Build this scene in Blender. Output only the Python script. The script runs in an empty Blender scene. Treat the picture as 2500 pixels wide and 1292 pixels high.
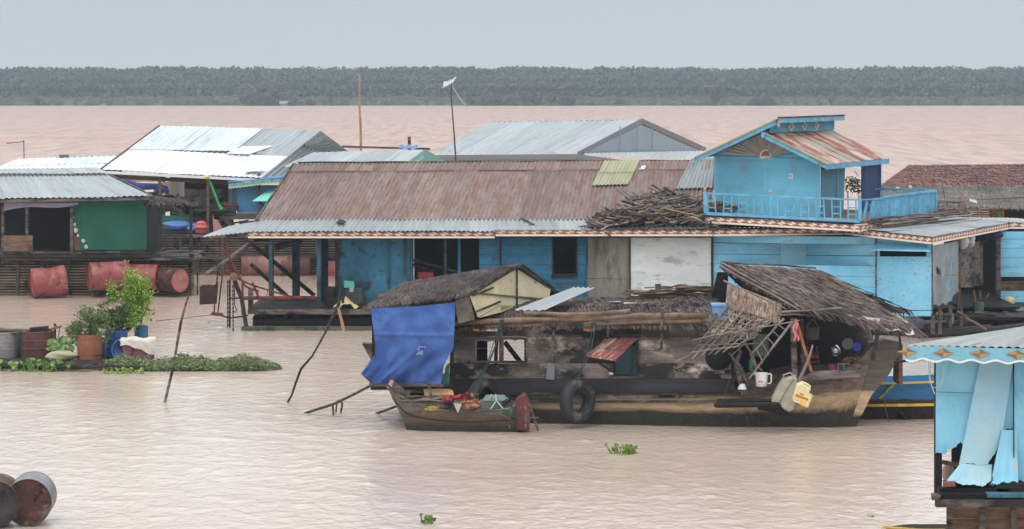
import bpy, math, random
from mathutils import Vector, Matrix
R = random.Random(7)
sc = bpy.context.scene
COL = sc.collection
F, H = 6500.0, 6.5
V = Vector
def at(px, py, Y): return V(((px-1250)*Y/F, Y, H-(py-200)*Y/F))
def wl(py): return F*H/(py-200)              # distance of a point of the water surface
def lerp(a, b, t): return a+(b-a)*t
def plane_hit(px, py, p0, n, off=0.0):
    d = V(((px-1250)/F, 1, -(py-200)/F)); o = V((0, 0, H))
    return o+d*((p0-o).dot(n)/d.dot(n))+n*off
def S(r, g, b, k=1.0):
    f = lambda c: ((c/255+.055)/1.055)**2.4 if c > 10 else c/3294
    return (min(f(r)*k, .9), min(f(g)*k, .9), min(f(b)*k, .9), 1)
# ---------------------------------------------------------------- materials
class NT:
    def __init__(s, m): s.t = m.node_tree; s.n = s.t.nodes; s.l = s.t.links
    def add(s, ty, **k):
        n = s.n.new(ty)
        for a, b in k.items(): setattr(n, a, b)
        return n
    def noise(s, vec, scale, detail=5, rough=.6, dist=0):
        n = s.add('ShaderNodeTexNoise'); n.inputs['Scale'].default_value = scale
        n.inputs['Detail'].default_value = detail; n.inputs['Roughness'].default_value = rough
        n.inputs['Distortion'].default_value = dist
        s.l.new(vec, n.inputs['Vector']); return n.outputs['Fac']
    def mapv(s, vec, st, loc=(0, 0, 0)):
        n = s.add('ShaderNodeMapping'); n.inputs['Scale'].default_value = st
        n.inputs['Location'].default_value = loc; s.l.new(vec, n.inputs['Vector']); return n.outputs[0]
    def rng(s, v, a, b, c=0., d=1.):
        n = s.add('ShaderNodeMapRange'); s.l.new(v, n.inputs[0])
        for i, x in enumerate((a, b, c, d)): n.inputs[i+1].default_value = x
        return n.outputs[0]
    def mix(s, f, a, b, mode='MIX'):
        n = s.add('ShaderNodeMix', data_type='RGBA', blend_type=mode)
        for i, x in ((0, f), (6, a), (7, b)):
            if isinstance(x, bpy.types.NodeSocket): s.l.new(x, n.inputs[i])
            else: n.inputs[i].default_value = x
        return n.outputs[2]
    def math(s, op, a, b=0.):
        n = s.add('ShaderNodeMath', operation=op)
        for i, x in ((0, a), (1, b)):
            if isinstance(x, bpy.types.NodeSocket): s.l.new(x, n.inputs[i])
            else: n.inputs[i].default_value = x
        return n.outputs[0]
def M(name, c=None, c2=None, sc_=2., st=(1, 1, 1), stain=None, ssc=1.5, sst=(1, 1, 1), slo=.52, shi=.62,
      stain2=None, s2=(5, .6, .7), rough=.8, metal=0., bump=.3, bsc=25., bst=(1, 1, 1), uv=False, vr=.35, spec=.3, fine=.25, trans=0.):
    m = bpy.data.materials.new(name); m.use_nodes = True; t = NT(m); p = t.n['Principled BSDF']
    tc = t.add('ShaderNodeTexCoord'); oi = t.add('ShaderNodeObjectInfo')
    vec = tc.outputs['UV' if uv else 'Object']
    ad = t.add('ShaderNodeVectorMath', operation='ADD'); t.l.new(vec, ad.inputs[0])
    mu = t.math('MULTIPLY', oi.outputs['Random'], 37.); t.l.new(mu, ad.inputs[1]); vec = ad.outputs[0]
    if c is None:
        a = t.add('ShaderNodeAttribute', attribute_name='col'); col = a.outputs['Color']
    elif c2 is None: col = c
    else: col = t.mix(t.rng(t.noise(t.mapv(vec, st), sc_), .36, .64), c, c2)
    if stain: col = t.mix(t.rng(t.noise(t.mapv(vec, sst, (5, 3, 1)), ssc, 7, .65), slo, shi), col, stain)
    if stain2: col = t.mix(t.rng(t.noise(t.mapv(vec, sst, (15, 9, 4)), s2[0], 8, .7), s2[1], s2[2]), col, stain2)
    fn = t.noise(t.mapv(vec, bst), bsc, 6, .7)
    col = t.mix(1., col, t.rng(fn, .25, .75, 1-fine, 1+fine), 'MULTIPLY')
    va = t.add('ShaderNodeAttribute', attribute_name='var')
    col = t.mix(1., col, t.rng(va.outputs['Fac'], 0, 1, 1-vr, 1+vr), 'MULTIPLY')
    t.l.new(col, p.inputs['Base Color']); p.inputs['Roughness'].default_value = rough
    p.inputs['Metallic'].default_value = metal; p.inputs['Specular IOR Level'].default_value = spec
    if bump:
        b = t.add('ShaderNodeBump'); b.inputs['Strength'].default_value = bump; b.inputs['Distance'].default_value = .02
        t.l.new(fn, b.inputs['Height']); t.l.new(b.outputs[0], p.inputs['Normal'])
    if trans:
        tr = t.add('ShaderNodeBsdfTranslucent'); t.l.new(col, tr.inputs[0]); mx = t.add('ShaderNodeMixShader')
        mx.inputs[0].default_value = trans; t.l.new(p.outputs[0], mx.inputs[1]); t.l.new(tr.outputs[0], mx.inputs[2])
        t.l.new(mx.outputs[0], t.n['Material Output'].inputs[0])
    return m
# ---------------------------------------------------------------- mesh builder
AUTO = set('door_post panel_lath rafter wall_post gable_batten wall_lath corner_post ochre_edge barge_board verge_pole roof_batten float_upright wood_panel red_brown_beam walkway_beam upright stick hoop inner_wall mooring_line green_frame side_baluster baluster end_plate inner_brace hatch_frame stern_bracket bracket_plate bunghole pipe eave_board bow_back_wall thin_strut painted_panel stern_post side_plank wall_batten roof_spar gnarled_branch rear_wall inner_curtain eave_pole'.split())
class MB:
    def __init__(s): s.v = []; s.f = []; s.a = []; s.c = []; s.u = []; s.m = []; s.k = []; s.w = 0
    def face(s, pts, var=.5, col=(1, 1, 1), uv=None, m=0):
        i = len(s.v); s.v += [V(p) for p in pts]; s.f.append(list(range(i, i+len(pts))))
        s.a.append(var); s.c.append(col); s.u.append(uv or [(p[0]+p[1]*.3, p[2]) for p in pts]); s.m.append(m)
    def grid(s, P, nu, nv, var=.5, col=(1, 1, 1), uvf=None, m=0, closed=False):
        s.k.append(len(s.f))
        b = len(s.v)
        for j in range(nv+1):
            for i in range(nu+1): s.v.append(V(P(i/nu, j/nv)))
        for j in range(nv):
            for i in range(nu):
                q = [b+j*(nu+1)+i, b+j*(nu+1)+i+1, b+(j+1)*(nu+1)+i+1, b+(j+1)*(nu+1)+i]
                s.f.append(q); s.a.append(var); s.m.append(m)
                s.c.append(col(((i+.5)/nu), ((j+.5)/nv)) if callable(col) else col)
                if uvf: s.u.append([uvf((i+a)/nu, (j+c)/nv) for a, c in ((0, 0), (1, 0), (1, 1), (0, 1))])
                else: s.u.append([((i+a)/nu, (j+c)/nv) for a, c in ((0, 0), (1, 0), (1, 1), (0, 1))])
    def hexa(s, p, var=.5, col=(1, 1, 1), m=0):    # p: 4 front + 4 back
        s.k.append(len(s.f))
        for q in ((0, 1, 2, 3), (7, 6, 5, 4), (0, 4, 5, 1), (1, 5, 6, 2), (2, 6, 7, 3), (3, 7, 4, 0)):
            s.face([p[i] for i in q], var, col, None, m)
    def box(s, x0, x1, y0, y1, z0, z1, var=.5, col=(1, 1, 1), m=0):
        s.hexa([V((x0, y0, z0)), V((x1, y0, z0)), V((x1, y0, z1)), V((x0, y0, z1)), V((x0, y1, z0)), V((x1, y1, z0)), V((x1, y1, z1)), V((x0, y1, z1))], var, col, m)
    def slab(s, a, b, c, d, t, var=.5, col=(1, 1, 1), m=0, nrm=None):
        n = nrm or (b-a).cross(d-a).normalized()
        if not nrm and n.y < 0: n = -n
        s.hexa([a, b, c, d]+[q+n*t for q in (a, b, c, d)], var, col, m)
    def beam(s, a, b, w, h, var=.5, col=(1, 1, 1), up=V((0, 0, 1)), m=0):
        d = (b-a).normalized()
        if abs(d.dot(up)) > .95: up = V((0, 1, 0))
        x = d.cross(up).normalized()*w/2; y = x.cross(d).normalized()*h/2
        s.hexa([a-x-y, b-x-y, b-x+y, a-x+y, a+x-y, b+x-y, b+x+y, a+x+y], var, col, m)
    def tube(s, pts, r, n=8, var=.5, col=(1, 1, 1), m=0, jit=0.):
        s.k.append(len(s.f))
        pts = [V(p) for p in pts]; k = len(pts); rs = r if isinstance(r, (list, tuple)) else [r]*k
        b = len(s.v); prev = None
        for i, p in enumerate(pts):
            d = (pts[min(i+1, k-1)]-pts[max(i-1, 0)]).normalized()
            up = prev if prev else (V((0, 0, 1)) if abs(d.z) < .9 else V((0, 1, 0)))
            x = d.cross(up).normalized(); y = x.cross(d).normalized(); prev = y
            for j in range(n):
                a = 2*math.pi*j/n; rr = rs[i]*(1+jit*(R.random()-.5))
                s.v.append(p+x*math.cos(a)*rr+y*math.sin(a)*rr)
        L = 0.
        for i in range(k-1):
            l2 = L+(pts[i+1]-pts[i]).length
            for j in range(n):
                s.f.append([b+i*n+j, b+i*n+(j+1) % n, b+(i+1)*n+(j+1) % n, b+(i+1)*n+j]); s.a.append(var); s.c.append(col); s.m.append(m)
                u0, u1 = j/n*6.28*rs[i], (j+1)/n*6.28*rs[i]; s.u.append([(u0, L), (u1, L), (u1, l2), (u0, l2)])
            L = l2
        for base in (b, b+(k-1)*n):
            s.f.append([base+j for j in range(n)]); s.a.append(var); s.c.append(col); s.m.append(m); s.u.append([(0, 0)]*n)
    def lathe(s, a, b, prof, n=20, var=.5, col=(1, 1, 1), m=0, cap=True, dent=None, arc=1.):
        s.k.append(len(s.f))
        d = (b-a); ln = d.length; d.normalize(); up = V((0, 0, 1)) if abs(d.z) < .9 else V((0, 1, 0))
        x = d.cross(up).normalized(); y = x.cross(d).normalized(); base = len(s.v); k = len(prof)
        for t_, r in prof:
            for j in range(n):
                an = 2*math.pi*j/n; q = a+d*(t_*ln)+(x*math.cos(an)+y*math.sin(an))*r
                if dent: q = dent(q, t_, an)
                s.v.append(q)
        for i in range(k-1):
            for j in range(n):
                s.f.append([base+i*n+j, base+i*n+(j+1) % n, base+(i+1)*n+(j+1) % n, base+(i+1)*n+j]); s.a.append(var); s.m.append(m)
                s.c.append(col(prof[i][0]) if callable(col) else col)
                s.u.append([(j/n*3, prof[i][0]*ln), ((j+1)/n*3, prof[i][0]*ln), ((j+1)/n*3, prof[i+1][0]*ln), (j/n*3, prof[i+1][0]*ln)])
        if cap:
            for bb in (base, base+(k-1)*n):
                s.f.append([bb+j for j in range(n)]); s.a.append(var); s.c.append(col(0 if bb == base else 1) if callable(col) else col); s.m.append(m)
                s.u.append([(.3*math.cos(j*6.28/n), .3*math.sin(j*6.28/n)) for j in range(n)])
    def poly(s, pts, t, var=.5, col=(1, 1, 1), m=0, nrm=None):
        s.k.append(len(s.f))
        n = nrm or V((0, 1, 0)); s.face(pts, var, col, None, m); s.face([p+n*t for p in reversed(pts)], var, col, None, m)
        for i in range(len(pts)):
            a, b = pts[i], pts[(i+1) % len(pts)]; s.face([a, b, b+n*t, a+n*t], var, col, None, m)
    def cut(s):
        out = []; fi = 0
        ends = s.k+[len(s.f)]
        for e in ends:
            if e <= fi: continue
            mb = MB(); mp = {}
            for j in range(fi, e):
                q = []
                for i in s.f[j]:
                    if i not in mp: mp[i] = len(mb.v); mb.v.append(s.v[i])
                    q.append(mp[i])
                mb.f.append(q); mb.a.append(s.a[j]); mb.c.append(s.c[j]); mb.u.append(s.u[j]); mb.m.append(s.m[j])
            out.append(mb); fi = e
        return out
    def build(s, name, mat, parent=None, label=None, cat=None, group=None, kind=None, smooth=False, loc=None):
        if not s.v: return None
        if parent is not None and name in AUTO and s.k:
            o = None
            for q in s.cut(): q.k = []; o = q.build(name, mat, parent, label, smooth=smooth)
            return o
        if parent is not None:
            off = V((0, 0, 0)); q = parent
            while q is not None: off += V(q.location); q = q.parent
        elif loc is not None: off = V(loc)
        else:
            xs = [p.x for p in s.v]; ys = [p.y for p in s.v]; zs = [p.z for p in s.v]
            off = V(((min(xs)+max(xs))/2, (min(ys)+max(ys))/2, min(zs)))
            if kind: off = V((0, 0, 0))
        me = bpy.data.meshes.new(name); me.from_pydata([p-off for p in s.v], [], s.f)
        me.update()
        me.attributes.new('var', 'FLOAT', 'FACE').data.foreach_set('value', s.a)
        fl = []
        for c in s.c: fl += [c[0], c[1], c[2], 1.]
        me.attributes.new('col', 'FLOAT_COLOR', 'FACE').data.foreach_set('color', fl)
        uvl = me.uv_layers.new(name='UVMap'); fu = []
        for u in s.u:
            for q in u: fu += [q[0], q[1]]
        uvl.data.foreach_set('uv', fu)
        for mm in (mat if isinstance(mat, (list, tuple)) else [mat]): me.materials.append(mm)
        if any(s.m): me.polygons.foreach_set('material_index', s.m)
        if smooth: me.polygons.foreach_set('use_smooth', [True]*len(me.polygons))
        o = bpy.data.objects.new(name, me); COL.objects.link(o)
        if parent is not None: o.parent = parent; o.location = (0, 0, 0)
        else: o.location = off
        tag(o, label, cat, group, kind); return o
def tag(o, label=None, cat=None, group=None, kind=None):
    if label: o['label'] = label
    if cat: o['category'] = cat
    if group: o['group'] = group
    if kind: o['kind'] = kind
def T(name, label, cat, loc, group=None):
    o = bpy.data.objects.new(name, None); COL.objects.link(o); o.location = loc
    o.empty_display_size = .3; tag(o, label, cat, group); return o
def dup(root, loc, label, group=None, rot=None):
    r = root.copy(); COL.objects.link(r); r.location = loc; r['label'] = label
    if group: r['group'] = group
    if rot is not None: r.rotation_euler = rot
    for ch in list(root.children):
        c = ch.copy(); COL.objects.link(c); c.parent = r
        for g in ch.children:
            d = g.copy(); COL.objects.link(d); d.parent = c
    return r
# ---------------------------------------------------------------- surfaces
def bil(a, b, c, d): return lambda u, v: (a*(1-u)+b*u)*(1-v)+(d*(1-u)+c*u)*v
def upn(a, b, d):
    n = (b-a).cross(d-a).normalized(); return n if n.z > 0 else -n
def corr(mb, a, b, c, d, pitch=.13, amp=.02, sw=.85, rows=(0, 1), lift=.014, jag=.012, sag=0., vr=1., off=0., skip=(), m=0):
    P = bil(a, b, c, d); n = upn(a, b, d); W = ((b-a).length+(c-d).length)/2; L = ((d-a).length+(c-b).length)/2
    ns = max(1, round(W/sw)); N = W/pitch; bow = [R.uniform(-.6, .6) for _ in range(ns+1)]
    for i in range(ns):
        for j in range(len(rows)-1):
            if (i, j) in skip: continue
            u0, u1 = i/ns-.015/W*2, (i+1)/ns+.03/W; v0 = rows[j]-(.06/L if j else 0)+R.uniform(-1, 1)*jag/L; v1 = rows[j+1]
            u0 = max(u0, 0); u1 = min(u1, 1)
            nu = max(3, int((u1-u0)*W/pitch*6)); l0 = off+lift*j+R.uniform(0, .006)+.003*(i % 2); tl = R.uniform(-.008, .012); ro = R.uniform(0, 50)
            def Q(s, t, u0=u0, u1=u1, v0=v0, v1=v1, l0=l0, tl=tl):
                u = u0+(u1-u0)*s; v = v0+(v1-v0)*t
                return P(u, v)+n*(amp*math.sin(2*math.pi*u*N)+l0+tl*(1-t)-sag*math.sin(math.pi*v)+.004*math.sin(u*W*1.7+v*5))
            mb.grid(Q, nu, 3, var=.5+vr*R.uniform(-.5, .5), uvf=lambda s, t, u0=u0, u1=u1, v0=v0, v1=v1, ro=ro: ((u0+(u1-u0)*s)*W+ro, (v0+(v1-v0)*t)*L), m=m)
def thatch(mb, a, b, c, d, n, ln=.45, w=.03, lift=.05, courses=8, skew=0., droop=.25, base=.07, eave=.3, wild=.18, m=0, ends=0):
    P = bil(a, b, c, d); nn = upn(a, b, d)
    if base: mb.hexa([a-nn*base, b-nn*base, c-nn*base, d-nn*base, a, b, c, d], .2, m=m)
    for k in range(n):
        u = R.random(); v = (int(R.random()*courses)+R.uniform(0, .55))/courses+.03; v = min(v, 1)
        p = P(u, v); dn = (P(u, 0)-P(u, 1)).normalized(); ac = (b-a).normalized()
        dr = (dn+ac*(skew+R.gauss(0, wild))+nn*R.uniform(.0, .10)).normalized(); l = ln*R.uniform(.6, 1.25)
        q = p+dr*l; q2 = p+dr*(l*.6)
        h = nn*(lift*R.uniform(.2, 1)+.01)
        if v*(d-a).length < l*.8: q += V((0, 0, -droop*l*R.uniform(.3, 1)))
        s = dr.cross(nn).normalized()*w*R.uniform(.5, 1)
        va = R.random()
        mb.face([p+h-s*.7, p+h+s*.7, q2+h*1.2+s, q2+h*1.2-s], va, m=m); mb.face([q2+h*1.2-s, q2+h*1.2+s, q+h*.8+s*.3, q+h*.8-s*.3], va, m=m)
    for k in range(int(eave*n)):
        u = R.random(); p = P(u, R.uniform(0, .04)); dn = (P(u, 0)-P(u, 1)).normalized(); ac = (b-a).normalized()
        dr = (dn+ac*(skew+R.gauss(0, wild*1.5))+V((0, 0, -droop*2))*R.random()).normalized(); q = p+dr*ln*R.uniform(.15, .6); s = ac*w*R.uniform(.4, 1)
        mb.face([p-s, p+s, q+s*.4, q-s*.4], R.random(), m=m)
    for k in range(ends):
        e = R.random() < .5; v = R.random(); p = P(0 if e else 1, v); ac = (a-b).normalized()*(1 if e else -1)
        dn = (P(0, 0)-P(0, 1)).normalized(); dr = (ac*R.uniform(.2, 1)+dn*R.uniform(.3, 1)).normalized()
        q = p+dr*ln*R.uniform(.1, .45)+V((0, 0, -.02)); s = dn*w*.6; mb.face([p-s, p+s, q+s*.3, q-s*.3], R.random(), m=m)
def pwall(mb, x0, x1, ys, Yf, holes=(), t=.025, joint=0, gap=.008, sl=0., jit=1., xr=None, proud=.006, m=0):
    """boards lying across a wall measured in photo columns and rows, at the wall's own distance Yf"""
    xr = x0 if xr is None else xr
    js = []
    if joint:
        q = x0+R.uniform(.4, 1)*joint
        while q < x1: js.append(q); q += R.uniform(.6, 1.4)*joint
    for r in range(len(ys)-1):
        ya, yb = ys[r], ys[r+1]; v = R.uniform(.5-.5*jit, .5+.5*jit); jo = [q+R.uniform(-1, 1)*joint*.3 for q in js]
        cuts = sorted({ya, yb, *[h for ho in holes for h in ho[2:4] if ya < h < yb]})
        pd = R.uniform(-1, 1)*proud
        for k in range(len(cuts)-1):
            y0, y1 = cuts[k], cuts[k+1]; ym = (y0+y1)/2
            iv = [(x0, x1)]
            for hx0, hx1, hy0, hy1 in holes:
                if hy0 <= ym <= hy1:
                    nv = []
                    for a, b in iv:
                        if hx1 <= a or hx0 >= b: nv.append((a, b)); continue
                        if hx0 > a: nv.append((a, hx0))
                        if hx1 < b: nv.append((hx1, b))
                    iv = nv
            for a, b in iv:
                pts = [a]+[q for q in jo if a+4 < q < b-4]+[b]
                for i in range(len(pts)-1):
                    xa, xb = pts[i], pts[i+1]; Ya, Yb = Yf(xa)+pd, Yf(xb)+pd; g = gap*F/Ya
                    ga = g if y0 == ya else 0; vv = min(1, max(0, v+R.uniform(-.15, .15)))
                    A = at(xa+(g*.4 if i else 0), y1+sl*(xa-xr), Ya); B = at(xb, y1+sl*(xb-xr)+R.uniform(-.5, .5)*g, Yb)
                    C = at(xb, y0+ga+sl*(xb-xr), Yb); D = at(xa+(g*.4 if i else 0), y0+ga+sl*(xa-xr)+R.uniform(-.5, .5)*g, Ya)
                    mb.slab(A, B, C, D, t, vv, nrm=V((0, 1, 0)), m=m)
def vwall(mb, xs, y0, y1, Yf, t=.02, gap=.006, jit=1., rag=0., proud=.006, m=0):
    for i in range(len(xs)-1):
        a, b = xs[i], xs[i+1]; pd = R.uniform(-1, 1)*proud; g = gap*F/Yf(a)
        fy0 = y0 if callable(y0) else (lambda x: y0); fy1 = y1 if callable(y1) else (lambda x: y1); r = R.uniform(-rag, rag)
        mb.slab(at(a+g, fy1(a)+r, Yf(a)+pd), at(b, fy1(b)+r, Yf(b)+pd), at(b, fy0(b), Yf(b)+pd), at(a+g, fy0(a), Yf(a)+pd), t, R.uniform(.5-.5*jit, .5+.5*jit), nrm=V((0, 1, 0)), m=m)
def span(a, b, n): return [a+(b-a)*i/n for i in range(n+1)]
def vpost(mb, px, py0, py1, Y, w=.08, var=.5, lean=0, d=None, m=0, col=(1, 1, 1)):
    mb.beam(at(px+lean, py1, Y), at(px, py0, Y), w, d or w, var, col, up=V((0, 1, 0)), m=m)
def stick(mb, a, b, r, n=6, wob=.02, var=None, seg=5, taper=.7, col=(1, 1, 1)):
    pts = [lerp(a, b, i/seg)+(V((R.gauss(0, 1), R.gauss(0, 1), R.gauss(0, 1)))*wob if 0 < i < seg else V((0, 0, 0))) for i in range(seg+1)]
    mb.tube(pts, [r*(1-(1-taper)*i/seg)*(1+.1*R.uniform(-1, 1)) for i in range(seg+1)], n, R.random() if var is None else var, col)
def leaf(mb, p, d, s, var, col, w=.5, up=V((0, 0, 1)), curl=.2):
    d = d.normalized(); x = d.cross(up)
    x = x.normalized()*s*w if x.length > .01 else V((s*w, 0, 0)); n = x.cross(d).normalized()*s*curl
    mb.face([p, p+d*s*.35+x+n, p+d*s*.75+x*.8+n, p+d*s-n, p+d*s*.75-x*.8+n, p+d*s*.35-x+n], var, col)
def logpile(mb, P, n, ln=(.4, 1.0), r=(.012, .035), hgt=None, cols=None, dirs=None):
    for k in range(n):
        u, v = R.random(), R.random(); h = hgt(u) if hgt else .2; p = P(u, v)+V((0, 0, h*R.random()**.7))
        a = R.gauss(0, .95) if dirs is None else R.gauss(dirs, .15); l = R.uniform(*ln)/2; el = R.gauss(0, .28 if dirs is None else .05)
        d = V((math.cos(a)*math.cos(el), math.sin(a)*math.cos(el)*.8, math.sin(el)))*l; c = R.choice(cols) if cols else (1, 1, 1)
        if R.random() < .35: mb.beam(p-d, p+d, R.uniform(*r)*2.2, R.uniform(*r), R.random(), c)
        else: stick(mb, p-d, p+d, R.uniform(*r), 5, .012, seg=3, col=c)
# ---------------------------------------------------------------- the palette
K = 1.0
m_vc = M('painted', None, rough=.7, vr=.25, fine=.18)
m_plastic = M('plastic', None, rough=.4, vr=.1, fine=.08, bump=.05, spec=.5)
m_cloth = M('cloth', None, rough=.9, vr=.2, fine=.2, bump=.2)
m_wood = M('weathered_wood', S(118, 108, 100), S(72, 64, 60), 3, (1, 1, 5), S(40, 36, 35), 1.3, (1, 1, 3), .5, .62, rough=.85, bst=(1, 1, 6), bsc=14, fine=.35, vr=.45, bump=.5)
m_wood_dark = M('tarred_wood', S(54, 48, 45), S(28, 25, 24), 3, (1, 1, 5), S(96, 88, 80), 1.1, (1, 1, 3), .58, .68, rough=.75, bst=(1, 1, 6), bsc=14, fine=.35, vr=.5, bump=.5)
m_wood_black = M('wet_or_shaded_black_wood', S(28, 25, 24), S(14, 13, 13), 3, (1, 1, 4), rough=.6, bst=(1, 1, 5), bsc=14, fine=.4, vr=.5)  # wet float wood; for inner walls the interior shade is put into this black
m_wood_brown = M('brown_wood', S(122, 98, 78), S(90, 70, 56), 3, (1, 1, 5), S(60, 48, 42), 1.5, (1, 1, 2), .55, .65, rough=.8, bst=(1, 1, 6), bsc=14, fine=.3, vr=.45)
m_cabin = M('cabin_boards', S(124, 112, 104), S(68, 61, 58), 1.6, (.5, 1, 1.6), S(36, 33, 33), 1.1, (.7, 1, 1.2), .5, .58, S(176, 162, 148), (1.8, .56, .66), rough=.8, bst=(.5, 1, 5), bsc=16, fine=.4, vr=.35, bump=.6)
m_tar = M('tarred_boards', S(58, 55, 57), S(42, 40, 42), 1.6, (.5, 1, 2), S(92, 84, 78), 1.2, (.5, 1, 1.4), .62, .72, rough=.6, bst=(.5, 1, 5), bsc=16, fine=.3, vr=.3)
m_bamboo = M('bamboo', S(140, 118, 96), S(98, 80, 64), 2, (1, 1, 1), S(80, 66, 56), 3, (1, 1, 1), .56, .66, rough=.55, bsc=10, fine=.3, vr=.3, bump=.2)
m_thatch = M('thatch', S(114, 99, 92), S(62, 54, 51), 1.2, rough=.95, fine=.35, vr=.65, bump=0)
m_thatch_dk = M('old_thatch', S(104, 92, 86), S(60, 52, 50), 1.2, rough=.95, fine=.35, vr=.7, bump=0)
m_thatch_lt = M('pale_thatch', S(172, 152, 136), S(124, 104, 92), 2, rough=.95, fine=.3, vr=.5, bump=0)
m_thatch_red = M('red_thatch', S(146, 108, 100), S(112, 84, 78), 1.2, rough=.95, fine=.35, vr=.6, bump=0)
m_thatch_gr = M('grey_thatch', S(128, 124, 118), S(92, 88, 84), 1.2, rough=.95, fine=.3, vr=.3, bump=0)
m_rustroof = M('rusty_corrugated', S(138, 126, 119), S(124, 103, 96), 1.6, (2.6, .8, 1), S(120, 86, 80), 2.8, (3.4, .9, 1), .47, .68, S(112, 74, 70), (9, .56, .68), rough=.7, metal=.0, uv=True, bst=(3, 1, 1), bsc=9, fine=.22, vr=.13, spec=.3, bump=.1)
m_galv = M('galvanised', S(150, 154, 154), S(128, 133, 135), 1.1, (5, .6, 1), S(104, 106, 106), 1.6, (6, .5, 1), .6, .72, rough=.5, metal=.15, uv=True, bst=(5, 1, 1), bsc=8, fine=.12, vr=.12, spec=.5, bump=.1)
m_galv_lt = M('light_galvanised', S(158, 164, 166), S(138, 144, 146), 1.1, (5, .4, 1), S(146, 148, 146), 1.8, (6, .4, 1), .6, .7, rough=.5, metal=.15, uv=True, bst=(5, 1, 1), bsc=8, fine=.1, vr=.12, spec=.5, bump=.1)
m_white = M('bright_zinc', S(214, 218, 220), S(196, 202, 206), 1.1, (4, .3, 1), S(168, 174, 178), 1.7, (5, .35, 1), .58, .70, rough=.45, metal=.1, uv=True, bst=(5, 1, 1), bsc=6, fine=.07, vr=.06, spec=.5, bump=.1)
m_zincgrey = M('dull_zinc', S(158, 164, 168), S(140, 147, 151), 1.1, (4, .3, 1), S(118, 120, 120), 1.7, (6, .35, 1), .58, .68, rough=.5, metal=.1, uv=True, bst=(5, 1, 1), bsc=6, fine=.08, vr=.12, spec=.5, bump=.1)
m_patchy = M('rust_patched_metal', S(178, 172, 160), S(150, 140, 128), 2, (4, .5, 1), S(140, 84, 70), 1.1, (1.3, .8, 1), .47, .57, S(78, 52, 48), (2.5, .62, .70), rough=.6, metal=.05, uv=True, bst=(4, 1, 1), bsc=9, fine=.2, vr=.25, bump=.1)
m_yellowsheet = M('yellow_sheet', S(166, 166, 136), S(150, 150, 122), 2, (5, .5, 1), rough=.6, uv=True, fine=.1, vr=.1)
m_blue = M('sky_blue_paint', S(138, 204, 232), S(118, 190, 224), 1.2, (1, 1, 1), S(136, 168, 180), 2.2, (.8, 1, 2.5), .54, .68, S(120, 116, 112), (7, .61, .70), rough=.7, bst=(1, 1, 3), bsc=12, fine=.1, vr=.12)
m_blue_peel = M('peeling_blue', S(140, 206, 232), S(122, 192, 224), 1.2, (1, 1, 1), S(152, 146, 140), 3.2, (.8, 1, 3.8), .60, .63, S(120, 110, 104), (8, .60, .66), rough=.7, bst=(1, 1, 3), bsc=12, fine=.14, vr=.12)
m_blue_up = M('upper_blue', S(118, 196, 224), S(108, 184, 214), 1.0, (1, 1, 1), S(124, 160, 172), 1.6, (1, 1, 1.2), .52, .72, rough=.65, bsc=14, fine=.06, vr=.06)
m_bluerail = M('rail_blue', S(106, 176, 208), S(86, 150, 184), 3, (1, 1, 1), S(110, 124, 130), 4, (1, 1, 1), .58, .68, rough=.6, bsc=20, fine=.12, vr=.15)
m_teal = M('dark_teal', S(64, 126, 154, .85), S(46, 98, 124, .8), 1.0, (1, 1, .8), S(40, 52, 58), 1.5, (1, 1, 1), .52, .62, S(34, 36, 38), (6, .58, .64), rough=.75, bsc=14, fine=.2, vr=.15)  # teal base darker than the other blue walls, mottled with stains
m_teal2 = M('dark_teal_planks', S(54, 122, 156, .8), S(42, 102, 134, .8), 1.2, (1, 1, 2), S(60, 78, 88), 1.5, (1, 1, 2), .56, .66, rough=.75, bsc=14, fine=.16, vr=.2)  # plank version, base also darker than the other blue walls
m_post = M('dark_blue_post', S(56, 92, 106), S(40, 60, 70), 2, (1, 1, .5), S(36, 34, 34), 2, (1, 1, .6), .5, .6, rough=.75, fine=.2, vr=.25)
m_greypanel = M('grey_fibreboard', S(138, 134, 122), S(112, 108, 98), 1.4, (1.5, 1, .5), S(84, 78, 68), 1.2, (1.8, 1, .6), .54, .68, rough=.9, bsc=18, fine=.18, vr=.1)
m_whitepanel = M('white_sheet', S(214, 220, 216), S(198, 204, 202), .9, (.7, 1, 2), S(160, 166, 166), 2.2, (.5, 1, 1.6), .54, .62, rough=.5, metal=.1, bsc=6, bst=(.5, 1, 2), fine=.09, vr=.05, bump=.8)
m_greymetal = M('battered_grey', S(138, 144, 146), S(112, 120, 124), 2, (1, 1, 1), S(100, 160, 190), 1.6, (1, 1, 1), .58, .64, S(70, 66, 64), (3, .6, .66), rough=.6, bsc=12, fine=.14, vr=.15)
m_green = M('green_sheet', S(28, 98, 78), S(22, 82, 66), 1., rough=.6, bsc=20, fine=.1, vr=.1)
m_iron = M('rusty_iron', S(120, 62, 50), S(84, 46, 40), 6, (1, 1, 1), S(52, 36, 34), 5, (1, 1, 1), .55, .62, rough=.8, fine=.25, vr=.25)
m_drumred = M('red_drum', S(156, 84, 80), S(130, 66, 64), 2.4, (1, 1, 1), S(164, 118, 106), 2.6, (1, 1, 1), .54, .66, S(84, 46, 42), (4, .54, .62), rough=.45, fine=.2, vr=.1, spec=.4)
m_drumrust = M('rust_drum', S(94, 58, 48), S(62, 40, 36), 4, (1, 1, 1), S(112, 100, 88), 2.6, (1, 1, 1), .53, .60, S(30, 30, 34), (4, .55, .6), rough=.7, fine=.3, vr=.1)
m_rubber = M('rubber', S(52, 55, 57), S(40, 42, 43), 3, (1, 1, 1), S(128, 122, 112), 2.2, (1, 1, 1), .55, .68, rough=.6, fine=.2, vr=.15, bump=.2)
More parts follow.
